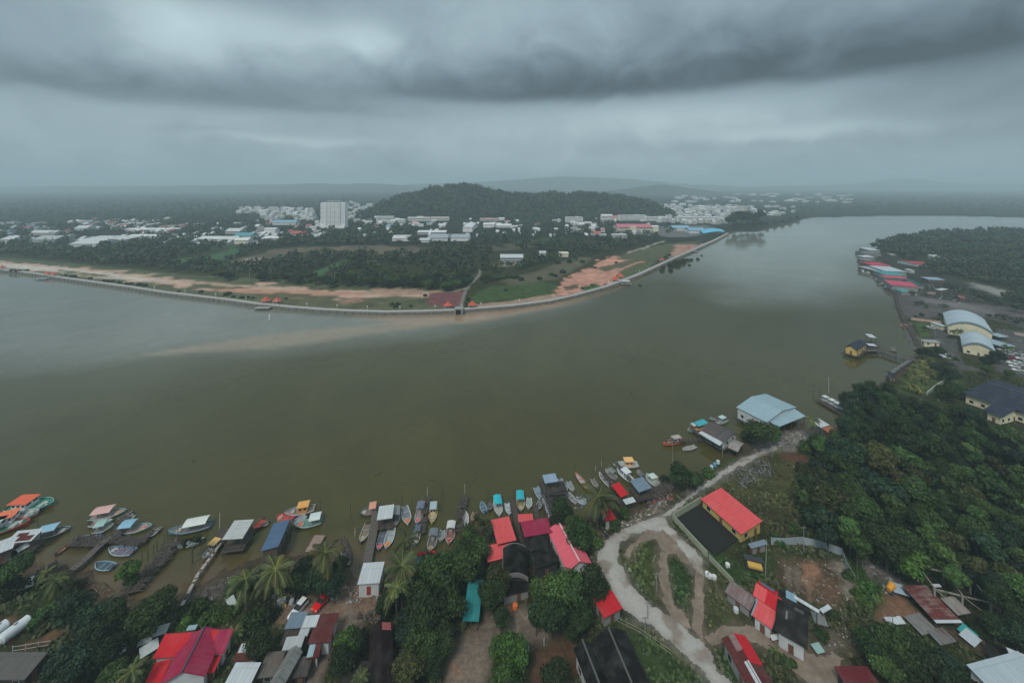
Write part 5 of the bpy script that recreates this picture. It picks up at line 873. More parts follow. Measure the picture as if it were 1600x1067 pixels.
# middle group by the boats
H('house', 'long building with a pink gabled roof and white ridge next to the gravel road', 'building', (890, 817.5), (925, 880), (854, 827), 4.6, 'gable', 1.5, R_PINK, WHW, ridge_cap=paint((.75, .55, .55)))
H('house', 'salmon red roofed house on the water left of the narrow boardwalk', 'house', (767, 812), (795, 806), (786, 848), 4.2, 'mono', .5, R_SAL, DARKW, stilt=.4, zb=1.6)
H('house', 'low salmon red lean-to in front of the salmon roofed house', 'house', (757, 853), (798, 843), (774, 875), 3.9, 'mono', -.5, R_SAL, DARKW)
H('house', 'small salmon roofed shed at the boat end of the magenta roof', 'shed', (809, 803), (832, 802), (811, 815), 4.3, 'mono', .3, R_SAL, DARKW, stilt=.3, zb=1.6)
H('house', 'magenta roofed house between the salmon shed and the pink gabled roof', 'house', (813, 815), (856, 808), (823, 838), 4.7, 'mono', .4, R_MAG, DARKW, stilt=.3, zb=1.5)
H('shed', 'dark grey rounded shed roof below the magenta roof', 'shed', (828, 838), (828, 862), (856, 836), 4.4, 'arch', .7, roof((.02, .019, .017), .4, (.035, .03, .028)), DARKW, zb=1.0, win=False)
H('shed', 'large black arched workshop roof with a pale curved edge below the salmon roofs', 'workshop', (786, 856), (786, 903), (822, 848), 5.0, 'arch', 1.2, R_BLK, DARKW, trim=paint((.22, .21, .20)), win=False)
H('shed', 'lower dark shed attached to the front of the black arched workshop', 'shed', (788, 902), (822, 894), (793, 930), 3.9, 'mono', -.4, roof((.012, .011, .010), .1), GRW)
H('shed', 'black flat shed roof between the arched workshop and the pink roof', 'shed', (826, 862), (862, 852), (832, 890), 4.0, 'mono', .4, R_BLK, DARKW)
H('hut', 'small red roofed hut beside the lone coconut palm', 'hut', (948, 815), (963, 810), (943, 797), 3.6, 'mono', .5, R_RED, WHW)
H('shed', 'bright red rectangular roof over the boat landing right of the palm', 'shed', (970, 777), (955, 758), (984, 773.5), 3.8, 'mono', .4, R_RED, DARKW, stilt=.6, zb=1.5, opn=True)
H('shed', 'blue-grey roofed boat shed on stilts right of the bright red landing roof', 'boat shed', (998, 769), (984, 751), (1021, 764.5), 4.0, 'mono', .5, R_BLG, DARKW, stilt=.6, zb=1.5, opn=True)
H('shed', 'narrow white tin roof below the bright red landing roof', 'shed', (978, 788), (994, 783.5), (973, 780), 3.0, 'mono', .2, R_WHT, DARKW, opn=True)
H('shed', 'bright red roof half hidden by the tree beside the gravel road', 'shed', (944, 966), (973, 950), (926, 936), 3.8, 'mono', .6, R_RED, GRW, stretch=(0, 0))
H('shed', 'left one of the two long black gabled roofs at the bottom edge', 'building', (896, 1013), (922, 1085), (922, 1001), 4.6, 'gable', 1.3, R_BLK, WHW, stretch=(0, 4), ridge_cap=paint((.10, .095, .09)))
H('shed', 'right one of the two long black gabled roofs at the bottom edge', 'building', (923, 999), (955, 1085), (983, 997), 4.8, 'gable', 1.6, roof((.014, .012, .012), .2, (.03, .025, .022)), WHW, stretch=(0, 4), ridge_cap=paint((.10, .095, .09)))
H('shed', 'long teal roof half hidden under the dark trees in the middle', 'shed', (722.6, 969.6), (748, 970.6), (722.6, 904), 3.8, 'mono', .3, R_TEAL, WDW, opn=True)
H('shed', 'long dark brown roof at the bottom edge with a pink sheet at its top', 'building', (577, 985), (577, 1085), (613, 985), 4.2, 'gable', 1.0, roof((.022, .013, .013), .3, (.03, .022, .02)), DARKW, panels=[(.0, .1, .1, .9, 1, roof((.5, .15, .14), .1))], stretch=(0, 4))
H('shed', 'wide brown-black roof at the bottom edge left of the long dark brown roof', 'building', (524, 1090), (574, 1090), (529, 1032), 3.8, 'mono', .5, roof((.024, .017, .015), .25, (.035, .028, .025)), DARKW)
H('hut', 'white hut with a pale tin roof and red door at the foot of the jetty', 'hut', (558, 913), (593, 910.5), (569, 879), 4.0, 'mono', .5, R_WHT, WHW, dmat=paint((.35, .05, .04)), oh=.3)
H('shed', 'small red strip roof by the shore between palms and trees', 'shed', (651, 868), (680, 864), (651, 863.5), 3.6, 'mono', .2, R_RED, WDW, opn=True)
H('shed', 'teal-grey roof just below the small red strip roof by the shore', 'shed', (651, 879), (676, 876), (650, 870), 3.0, 'mono', .3, roof((.07, .17, .21), .15), WDW, opn=True)
# bottom left
H('house', 'bright red roof of the upper wing of the big red and magenta house', 'house', (238, 1029), (350, 1020), (267.5, 989), 4.2, 'mono', 1.4, R_RED, WHW, panels=[(.40, .62, 0, 1, 0, R_MAG), (.78, 1, 0, 1, 0, R_MAG), (.62, .78, .45, 1, 0, R_RED)])
H('house', 'magenta gabled wing of the big red house with a dark ridge', 'house', (273, 1024), (247, 1072), (336, 1022), 4.4, 'gable', 1.8, R_MAG, WHW, ridge_cap=paint((.06, .06, .08)), stretch=(3, 0))
H('house', 'bright red lean-to on the left of the magenta gabled roof', 'house', (222, 1075), (250, 1068), (244, 1034), 3.6, 'mono', .3, R_RED, WHW)
H('house', 'small red side roof on the right of the magenta gabled roof', 'house', (320, 1052), (334, 1050), (332, 1024), 3.3, 'mono', .2, R_RED, WHW)
H('house', 'maroon tin roof with one white sheet above the white roof at the bottom', 'house', (363, 1034), (399, 1030), (378, 1004), 3.8, 'mono', .4, R_MAR, WHW, panels=[(.05, .4, .45, .95, 0, R_WHT)])
H('house', 'large white tin roof at the bottom edge left of the patched sheds', 'house', (344, 1080), (386, 1080), (360, 1034), 3.9, 'mono', .4, R_WHT, WDW)
H('house', 'blue-grey car port roof above the patched shed row', 'car port', (444, 982.5), (472, 980.6), (455, 956), 3.0, 'mono', .3, R_BLG, WHW, opn=True)
H('house', 'dark low roof directly below the blue-grey car port', 'shed', (436, 1008), (464, 1006), (447, 984), 3.2, 'mono', .2, roof((.06, .05, .04), .4), DARKW)
H('house', 'maroon roofed row house with a white sheet panel beside the dirt track', 'house', (480, 1006), (503, 1004), (489, 960), 4.0, 'mono', .4, R_MAR, WHW, panels=[(-.55, .12, .55, .98, 0, R_WHT)], stretch=(0, 1.6))
H('house', 'pale patched tin roof in the middle of the shed row', 'house', (440, 1016), (470, 1013), (453, 994), 3.7, 'mono', .4, roof((.48, .50, .50), .25, (.22, .2, .18)), GRW)
H('house', 'narrow pale tin roof between the car port and the maroon row house', 'house', (465, 994), (480, 993), (470, 981), 3.9, 'mono', .2, roof((.50, .52, .52), .2), GRW)
H('house', 'lower maroon roof with a light blue sheet at the end of the row', 'house', (478, 1030), (498, 1026), (482, 1007), 3.5, 'mono', .3, R_MAR, WHW, panels=[(.0, .5, .1, 1, 0, R_PBL)])
H('house', 'grey weathered gabled roof at the lower end of the shed row', 'house', (452, 1014), (424, 1062), (474, 1016), 4.2, 'gable', 1.1, R_GRY, DARKW, stretch=(0, 1))
H('house', 'grey brown sunken roof left of the weathered gable', 'shed', (400, 1060), (432, 1056), (424, 1018), 3.0, 'mono', .3, roof((.16, .145, .125), .4), DARKW)
H('house', 'dark tin roof at the bottom right of the shed row', 'shed', (455, 1060), (480, 1056), (466, 1026), 3.1, 'mono', .3, roof((.07, .06, .055), .5, (.12, .1, .09)), DARKW)
H('house', 'grey slate-like roof in the bottom left corner', 'house', (-30, 1062), (30, 1062), (-15, 1018), 3.6, 'mono', .8, roof((.13, .125, .115), .3, pitch=1.6), DARKW, stretch=(3, 1))
H('shed', 'small blue sheet roof peeking out above the magenta house', 'shed', (290, 985), (305, 983), (293, 977), 3.2, 'mono', .1, R_PBL, DARKW, opn=True)
# pier house left, rafts with roofs
H('pier_house', 'stilt house with white and maroon striped roof at the left frame edge', 'pier house', (-22, 872), (20, 856), (-8, 848), 4.2, 'mono', .5, R_WHT, WDW, zb=1.5, stilt=.6)
H('pier_house', 'outer part of the left stilt house with white maroon and grey sheets', 'pier house', (5, 850), (40, 846), (28, 829), 4.4, 'mono', .5, R_WHT, WDW, zb=1.5, stilt=.6, panels=[(.35, .9, .1, .5, 0, R_MAR), (.2, .6, .5, .75, 0, R_MAR)], opn=True, stretch=(0, 1.2))
H('pier_house', 'open landing shed with a white tin roof in five strips', 'landing shed', (379, 841), (397, 811), (347.5, 841.5), 4.4, 'mono', .3, roof((.58, .60, .58), .3, (.2, .17, .13)), WDW, zb=1.4, stilt=.5, opn=True)
H('pier_house', 'long blue roofed boat shed standing in the water behind the palms', 'boat shed', (407, 861), (427.5, 817), (433, 858), 4.4, 'mono', .5, R_BLU, WDW, zb=1.3, stilt=.4)
H('pier_house', 'square white roofed platform hut on the jetty with boats around it', 'pier hut', (588.5, 812.5), (613, 809), (589.5, 791), 4.0, 'mono', .2, roof((.62, .66, .66), .1, (.3, .25, .2)), WDW, zb=1.4, stilt=.5, opn=True)
H('pier_house', 'pale blue roofed platform at the river end of the old timber landing', 'pier hut', (851.5, 755), (872, 752), (846, 742), 4.6, 'mono', .4, R_SKY, WDW, zb=1.8, stilt=.6, opn=True)
# right bank
H('warehouse', 'big warehouse with a pale blue gabled roof standing over the water', 'warehouse', (1150, 636), (1190, 656), (1206, 619), 6.0, 'gable', 1.6, R_PBL, WHW, zb=1.6, stilt=.5, stretch=(0, 2))
H('warehouse', 'lower pale blue open shed roof attached to the right of the big warehouse', 'shed', (1215.6, 667.5), (1259, 650), (1196, 654), 5.0, 'mono', .9, R_PBL, WHW, zb=1.2, opn=True)
H('pier_house', 'stilt house with red sheet and blackened rounded roof over the water', 'pier house', (1096, 672), (1128, 689), (1118, 660), 4.4, 'arch', 1.0, roof((.14, .125, .12), .55, (.05, .045, .04)), WHW, zb=1.7, stilt=.5, stretch=(0, 1), panels=[(0, .42, .05, .62, 0, roof((.36, .06, .07), .2))])
H('pier_house', 'narrow white verandah roof along the river side of the blackened stilt house', 'verandah', (1091, 676), (1124, 696), (1096, 671), 3.9, 'mono', .3, R_WHT, WHW, zb=1.7, opn=True)
H('shed', 'small rusty tin shed beside the gravel road below the stilt house', 'shed', (1137, 699), (1153, 706), (1156, 690), 3.6, 'gable', .5, roof((.38, .36, .34), .45, (.2, .1, .07)), WDW, opn=True)
H('shed', 'thin white roofed boat shelter right of the big warehouse', 'shed', (1283, 668), (1297, 664), (1273, 655), 3.8, 'mono', .3, R_WHT, WDW, opn=True)
H('shed', 'small orange-brown roof at the forest edge by the river', 'shed', (1296, 677), (1312, 674), (1292, 667), 3.4, 'mono', .2, roof((.45, .15, .08), .2), WDW, zb=1)
H('house', 'building with a bright red roof and yellow walls beside a walled black yard', 'building', (1158, 835), (1094.5, 779), (1212, 830), 3.8, 'mono', .9, R_SAL, paint((.55, .42, .13), .7, .3, .5))
H('shed', 'blue-grey tin annex at the lower right end of the red roofed building', 'annex', (1174, 857), (1200, 850), (1172, 848), 3.4, 'mono', .4, roof((.22, .27, .33), .25), GRW)
H('house', 'rusty red and grey striped long shed left of the red house cluster', 'shed', (1132, 924), (1172, 954), (1150, 911), 3.3, 'mono', .5, roof((.30, .27, .26), .5, (.18, .05, .04), pitch=1.4, panels=.6), GRW)
H('house', 'upper bright red gabled roof of the red house cluster', 'house', (1176, 930), (1217, 957), (1189, 908), 4.6, 'gable', 1.1, R_RED, WHW, panels=[(.0, .45, .0, 1, -1, R_SAL), (.1, .62, .05, .5, 1, roof((.15, .20, .28), .1))], stretch=(0, 0))
H('house', 'lower salmon red roof with dark streaks in front of the red gable', 'house', (1175, 961), (1206, 983), (1189, 938), 3.9, 'mono', .6, R_SAL, WHW, panels=[(-.06, .02, -.02, .98, 0, roof((.3, .36, .42), .2))])
H('house', 'large house with a black roof and white front wall near the fenced plot', 'house', (1210, 984), (1262, 1014), (1229, 926), 4.8, 'gable', 1.3, roof((.022, .018, .016), .35, (.05, .042, .036)), WHW, oh=.7, panels=[(.3, .36, .6, .9, -1, R_GRY), (.55, .85, .65, .85, 1, roof((.12, .11, .10), .4))])
H('shed', 'narrow white sheet roof along the upper side of the black roofed house', 'shed', (1240, 934), (1280, 958), (1244, 931), 5.4, 'mono', .2, R_WHT, WHW, opn=True)
H('shed', 'light blue sheet lean-to between the red roof and the black roof', 'shed', (1228, 935), (1245, 943), (1234, 924), 5.2, 'mono', .2, roof((.25, .40, .50), .2), GRW, opn=True)
H('shed', 'small white patched tin roof at the corner of the fenced plot', 'shed', (1286, 958), (1300, 950), (1282, 950), 3.2, 'mono', .2, R_WHT, WDW, opn=True)
H('house', 'maroon roofed house with white strips at the bottom edge beside the road', 'house', (1127, 997), (1169, 1075), (1160, 985), 4.2, 'gable', .9, R_MAR, GRW, stretch=(0, 3), panels=[(.0, .26, .55, 1, -1, roof((.3, .2, .19), .4)), (.0, .46, .0, 1, 1, R_RED), (.42, .78, .62, .82, -1, R_WHT), (.42, .85, .86, .97, -1, R_WHT)])
H('shed', 'long rust red roof with white flecks at the forest edge', 'shed', (1462, 972), (1409, 914), (1498, 966), 3.4, 'mono', .4, R_RUST, WDW, opn=True, panels=[(.94, 1.02, 0, 1, 0, R_WHT)])
H('shed', 'grey and white patched tin roof right of the long rust red roof', 'shed', (1497, 961), (1518, 957), (1470, 934), 3.4, 'mono', .5, roof((.40, .37, .34), .5, (.15, .06, .05), panels=.5), WDW, opn=True)
H('shed', 'left sheet of the collapsed grey corrugated roof near the forest', 'collapsed roof', (1441, 992), (1466, 985), (1412, 962), 1.9, 'mono', .4, R_GRY, WDW, opn=True, zb=.8)
H('shed', 'right sheet of the collapsed grey corrugated roof near the forest', 'collapsed roof', (1470, 1008), (1495, 1002), (1450, 984), 1.7, 'mono', .4, roof((.22, .22, .215), .5), WDW, opn=True, zb=.8)
H('shed', 'small white sheet roof above the round tree near the collapsed roof', 'shed', (1390, 976), (1416, 974), (1386, 963), 2.6, 'mono', .3, R_WHT, WDW, opn=True)
H('house', 'white tin roof in the bottom right corner', 'house', (1556, 1085), (1615, 1068), (1542, 1029), 4.0, 'mono', .6, roof((.46, .54, .58), .15), WHW, stretch=(0, 4))
H('house', 'dark roof between the two white roofs in the bottom right corner', 'house', (1545, 1026), (1596, 1052), (1560, 1008), 3.4, 'mono', .3, R_BLK, DARKW)
H('house', 'narrow white roof at the right frame edge above the corner roof', 'house', (1592, 1050), (1640, 1070), (1586, 1016), 3.8, 'mono', .3, R_WHT, DARKW)
H('house', 'dark red roof at the bottom edge beneath the round trees', 'house', (1330, 1085), (1385, 1085), (1320, 1040), 3.6, 'mono', .5, roof((.15, .025, .03), .2), DARKW)
H('shed', 'tiny grey roof on posts right of the rust red roof', 'shed', (1459, 917), (1472, 916.5), (1456, 912), 4.2, 'mono', .1, R_WHT, WDW, opn=True)
# halls by the pier
H('hall', 'larger cream hall with a wide pale arched roof', 'hall', (1552, 520), (1538, 499), (1480, 508), 7.0, 'arch', 4.2, roof((.50, .60, .66), .06, pitch=2), CRW, trim=paint((.20, .27, .30)), win=False, seg=16)
H('hall', 'smaller cream hall with an arched roof and dark entrance in front of the larger one', 'hall', (1556, 550), (1548, 531), (1503, 538), 5.6, 'arch', 3.2, roof((.50, .60, .66), .06, pitch=2), CRW, trim=paint((.20, .27, .30)), seg=16)
H('building', 'large building with a navy hipped roof and cream walls at the right frame edge', 'building', (1501, 613), (1610, 650), (1513, 580), 5.6, 'hip', 3.0, R_NVY, CRW, oh=1.2, ridge_cap=paint((.10, .11, .14)))
H('building', 'lower navy gabled wing in front of the large navy roof', 'building', (1535, 640), (1566, 652), (1550, 622), 5.0, 'gable', 1.6, R_NVY, CRW, oh=1.0)
H('car_port', 'light blue canopy roof beside the parked cars right of the halls', 'canopy', (1570, 543), (1588, 541), (1564, 529), 3.6, 'mono', .3, roof((.36, .46, .52), .1), WHW, opn=True)
H('car_port', 'small grey-blue roof just above the light blue canopy', 'canopy', (1562, 527), (1577, 526), (1558, 520), 3.6, 'mono', .3, roof((.36, .46, .52), .1), WHW, opn=True)
H('guard_house', 'small white guard house with flat roof by the shore road', 'guard house', (1444, 534), (1470, 536), (1445, 530.5), 3.6, 'mono', .2, roof((.40, .40, .38), .2), CRW)
H('shed', 'pale side annex on the left of the larger cream hall', 'annex', (1472, 510), (1482, 510), (1471, 503), 4.0, 'mono', .2, roof((.5, .55, .58), .1), CRW, win=False)
H('pier_pavilion', 'yellow pavilion with a dark navy roof at the river end of the wooden pier', 'pavilion', (1339, 548), (1355, 538), (1322, 541), 4.8, 'gable', 1.9, R_NVY, paint((.70, .48, .14), .7, .25, .5), zb=1.6, stilt=1.8)
H('pier_pavilion', 'small white roofed lookout beside the yellow pier pavilion', 'lookout', (1359, 527), (1370, 528), (1359, 522), 6.2, 'mono', .3, R_WHT, WHW, zb=1.6, stilt=2.5, opn=True)
H('pier_pavilion', 'low white bench roof on the deck between pavilion and lookout', 'shelter', (1358, 540), (1371, 541), (1358, 536.5), 3.2, 'mono', .2, R_WHT, WHW, zb=1.6, stilt=1.5, opn=True)
H('pier_pavilion', 'small dark roofed hut at the foot of the lower gangway', 'hut', (1390, 588), (1400, 590), (1392, 581), 3.6, 'hip', .9, R_NVY, GRW, zb=1.4, stilt=.3)
# fishing settlement on the point
for (A_, B_, C_, ze, kd, rm, wm, lb, ct, op) in [
    ((1358, 391), (1376, 391.5), (1357, 387), 4, 'mono', R_WHT, GRW, 'white tin roof at the tip of the fishing settlement', 'pier house', 0), ((1350, 396), (1378, 397), (1350, 392.5), 4, 'gable', roof((.2, .21, .21), .4), GRW, 'long dark grey roof below the white roof at the tip of the settlement', 'pier house', 0), ((1350, 402), (1368, 402), (1351, 399), 4, 'mono', R_WHT, GRW, 'narrow white roof over the water near the tip of the settlement', 'pier house', 0),
    ((1354, 408), (1370, 408), (1354, 404), 4, 'mono', roof((.25, .26, .25), .4), WDW, 'small grey roof between the narrow white roof and the pink roof', 'pier house', 0), ((1364, 415), (1394, 415.5), (1364, 409.5), 5, 'mono', roof((.58, .06, .11), .05), WDW, 'long pinkish red roof in the fishing settlement', 'pier house', 0), ((1370, 424), (1384, 424), (1370, 416), 4.4, 'mono', roof((.40, .46, .48), .1), WDW, 'grey-blue lean-to at the river side of the big pale roof', 'pier house', 0),
    ((1382, 423.5), (1417, 425), (1382, 416), 6, 'mono', roof((.55, .62, .66), .06), GRW, 'big pale grey roof in the middle of the fishing settlement', 'warehouse', 0), ((1383, 429.5), (1418, 431), (1383, 423.5), 5, 'mono', roof((.08, .36, .36), .05), GRW, 'teal roof strip below the big pale roof', 'warehouse', 0), ((1384, 434), (1420, 435.5), (1383, 430), 4.6, 'mono', roof((.62, .10, .16), .05), GRW, 'pink roof strip below the teal strip', 'warehouse', 0),
    ((1386, 439), (1413, 439.5), (1386, 433.5), 4, 'mono', roof((.03, .10, .09), .1), GRW, 'dark green roof above the large pink roof', 'shed', 0), ((1392, 445), (1436, 449), (1391, 438), 5.6, 'mono', roof((.66, .10, .17), .04), GRW, 'large pink-red roof with white vents at the near end of the settlement', 'warehouse', 0), ((1409, 456), (1427, 457), (1411, 451), 4, 'mono', roof((.12, .34, .34), .1), GRW, 'small teal roof below the large pink-red roof', 'shed', 0),
    ((1432, 446), (1445, 447), (1432, 437), 4, 'mono', roof((.04, .14, .13), .1), GRW, 'dark teal roof right of the large pink-red roof', 'shed', 0), ((1466, 404), (1482, 405), (1466, 398.5), 6, 'mono', roof((.70, .70, .66), .03), WHW, 'single white building standing in the woods of the point', 'building', 0), ((1431, 413), (1442, 413), (1431, 407), 4, 'gable', roof((.50, .08, .10), .1), WHW, 'left red roofed house in the clearing of the point', 'house', 0), ((1444, 413.5), (1455, 413.5), (1444, 408), 4, 'gable', roof((.50, .08, .10), .1), WHW, 'right red roofed house in the clearing of the point', 'house', 0),
    ((1451, 437), (1478, 438), (1452, 433), 4, 'mono', roof((.34, .44, .55), .1), WDW, 'long light blue roof beside the pale pond', 'shed', 0), ((1423, 423), (1430, 423), (1423, 420), 4, 'mono', R_WHT, WHW, 'tiny white roof right of the big pale roof', 'hut', 0), ((1460, 452), (1470, 454), (1462, 448), 3.5, 'mono', R_WHT, WDW, 'small white sheet roof in the scrub below the large pink-red roof', 'hut', 0), ((1448, 459), (1460, 461), (1450, 455), 3.5, 'gable', roof((.25, .2, .18), .4), WDW, 'brown hut roof in the scrub near the mud flat', 'hut', 0), ((1500, 466), (1510, 467), (1501, 462), 3.5, 'gable', roof((.3, .12, .10), .3), WDW, 'reddish hut roof between bushes at the mud flat', 'hut', 0), ((1393, 399), (1402, 399), (1393, 396), 4, 'gable', roof((.3, .3, .28), .3), WDW, 'grey hut roof at the edge of the woods on the point', 'hut', 0), ((1360, 420), (1370, 420), (1360, 416), 3.6, 'mono', roof((.22, .2, .18), .4), WDW, 'brown stilt shed at the water edge of the settlement', 'pier house', 0)]:
    H('pier_house' if A_[0] < 1375 else 'shed', lb, ct, A_, B_, C_, ze, kd, .5 if kd == 'mono' else 1.2, rm, wm, zb=1.2, stilt=.6 if A_[0] < 1390 else 0, win=False)
# ---------------------------------------------------------------- boats
def boat(st, bw, beam, hull=(.25, .30, .33), deck=(.30, .28, .25), rim=(.6, .62, .6), kind='skiff', top=(.5, .55, .55), cab=(.7, .72, .7), label='', name='fishing_boat', cat='boat', load=None, keel=None, mast=False):
    a, b_ = G(*st, .5), G(*bw, .7); ax = b_-a; ax.z = 0; L = ax.length; rz = math.atan2(ax.y, ax.x); c0 = (a+b_)/2; c0.z = 0; e = empty(name, c0, rz, label=label, cat=cat); fb = .55 if L < 9 else (.85 if L < 14 else 1.5); n = 14
    W_ = lambda t: beam/2*(.74+.26*math.sin(min(1, t/.45)*math.pi/2))*(1 if t < .5 else max(0, 1-((t-.5)/.5)**2.3))+.03; Zs = lambda t: fb*(1+.9*max(0, (t-.45)/.55)**2+.25*max(0, (.25-t)/.25)**2)
    mb = MB(); S = []
    for i in range(n+1): t = i/n; x_ = -L/2+L*t; w_ = W_(t); z = Zs(t); S.append((x_, w_, z))
    for s_ in (1, -1):
        for i in range(n):
            (x0, w0, z0), (x1, w1, z1) = S[i], S[i+1]; q = lambda *P_: mb.face(list(P_) if s_ < 0 else list(P_)[::-1], mi); mi = 0
            q((x0, s_*w0, z0), (x0, s_*w0*.86, z0*.35), (x1-(.0 if i < n-1 else .15), s_*w1*.80, z1*.35), (x1, s_*w1, z1)); mi = 1
            q((x0, s_*w0*.86, z0*.35), (x0, 0, -.35), (x1-(.0 if i < n-1 else .35), 0, -.35), (x1-(.0 if i < n-1 else .15), s_*w1*.80, z1*.35)); mi = 2
            g0, g1 = max(w0-.13, 0), max(w1-.13, 0); q((x0, s_*g0, z0+.02), (x0, s_*w0, z0), (x1, s_*w1, z1), (x1, s_*g1, z1+.02)); mi = 0
            q((x0, s_*g0, z0+.02), (x1, s_*g1, z1+.02), (x1, s_*g1*.95, z1-.35), (x0, s_*g0*.95, z0-.35))
    x0, w0, z0 = S[0]; mb.face([(x0, w0, z0), (x0, w0*.86, z0*.35), (x0, 0, -.35), (x0, -w0*.86, z0*.35), (x0, -w0, z0)], 0)
    mb.build('hull', [paint(hull, .45, .3, 1.2), paint(keel or tuple(x*.5 for x in hull), .6, .3, 1), paint(rim, .5, .25, 1.5)], e); mb = MB()
    for i in range(n): (x0, w0, z0), (x1, w1, z1) = S[i], S[i+1]; g0, g1 = max(w0-.14, .01), max(w1-.14, .01); mb.face([(x0+.02, -g0, z0-.35+.02), (x1, -g1, z1-.35+.02), (x1, g1, z1-.35+.02), (x0+.02, g0, z0-.35+.02)])
    dk = mb.build('deck', paint(deck, .8, .5, 1.5), e); zd = fb-.33; mats = lambda c: paint(c, .5, .25, 1.2)
    if kind == 'skiff':
        for t in (.3, .62): q = MB(); q.box((-L/2+L*t, 0, zd+.12), (.26, 2*W_(t)-.4, .06)); q.build('thwart', mats(tuple(x*.55 for x in rim)), e)
        q = MB(); q.box((-L/2-.12, 0, fb+.15), (.34, .3, .55)); q.box((-L/2-.2, 0, fb-.35), (.16, .14, .9)); q.build('outboard_engine', mats((.05, .05, .06)), e)
    if kind in ('canopy', 'awning'):
        x0, x1, w_ = (-L*.42, L*.12, beam*.46) if kind == 'canopy' else (-L*.46, -L*.05, beam*.48); zt = zd+1.9; q = MB(); m_ = 6
        for j in range(m_): y0, y1 = -w_+2*w_*j/m_, -w_+2*w_*(j+1)/m_; f = lambda y: zt+.28*(1-(y/w_)**2); q.slab([(x0, y0, f(y0)), (x1, y0, f(y0)), (x1, y1, f(y1)), (x0, y1, f(y1))], .07)
        q.build('canopy', mats(top), e)
        for x_ in (x0+.15, (x0+x1)/2, x1-.15):
            for y_ in (-w_*.92, w_*.92): q = MB(); q.tube((x_, y_, zd), (x_, y_, zt+.05), .045, n=5); q.build('canopy_post', mats((.4, .35, .3)), e)
        q = MB(); q.box((-L*.22, 0, zd+.45), (1.3, .9, .8)); q.build('engine_box', mats((.35, .33, .3)), e); q = MB(); q.box((L*.24, 0, zd+.2), (1.1, beam*.45, .35)); q.build('fish_hold', mats((.45, .4, .32)), e)
    if kind in ('cabin', 'trawler'):
        cl = L*(.30 if kind == 'cabin' else .34); cx = -L*.12 if kind == 'cabin' else -L*.18; cw = beam*.62; ch = 1.9 if L < 14 else 2.4; q = MB(); q.box((cx, 0, zd+ch/2), (cl, cw, ch), taper=.96); cb_ = q.build('cabin', mats(cab), e)
        q = MB(); q.box((cx, 0, zd+ch+.07), (cl+.7, cw+.5, .13)); q.build('cabin_roof', mats(top), e); nw = max(2, int(cl/1.1))
        for i in range(nw):
            for s_ in (-1, 1): q = MB(); q.box((cx-cl/2+(i+.5)*cl/nw, s_*(cw/2+.0), zd+ch*.66), (cl/nw*.55, .1, .5)); q.build('window', GLASS, cb_)
        for y_ in (-cw*.25, cw*.25): q = MB(); q.box((cx+cl/2, y_, zd+ch*.68), (.1, cw*.32, .5)); q.build('window', GLASS, cb_)
        q = MB(); q.box((L*.22, 0, zd+.25), (L*.1, beam*.4, .45)); q.build('hatch', mats((.4, .42, .4)), e)
        if kind == 'trawler': q = MB(); q.box((-L*.38, 0, zd+1.9), (L*.12, beam*.7, .1)); q.build('stern_canopy', mats(top), e); q = MB(); q.box((L*.33, 0, zd+.7), (.7, .5, .7)); q.build('winch', mats((.6, .6, .58)), e)
    if mast or kind in ('trawler', 'canopy'): q = MB(); q.tube((L*.16, 0, zd), (L*.18, 0, zd+3.2 if L < 13 else zd+5), .05, .03, 5); q.build('mast', mats((.35, .32, .28)), e)
    if load:
        r = random.Random(int(a.x*10)); q = MB()
        for i in range(26):
            aa, rr2 = r.random()*6.28, math.sqrt(r.random()); q.box((L*.27+rr2*math.cos(aa)*L*.09, rr2*math.sin(aa)*beam*.26, zd+.12+.22*(1-rr2)*r.random()+.08), (.42, .34, .3), r.random()*3)
        q.build('net_heap', mats(load), e)
    return e
BW, WT, DG, NB, ORG = (.22, .27, .30), (.70, .73, .72), (.09, .10, .10), (.05, .11, .19), (.75, .22, .08)
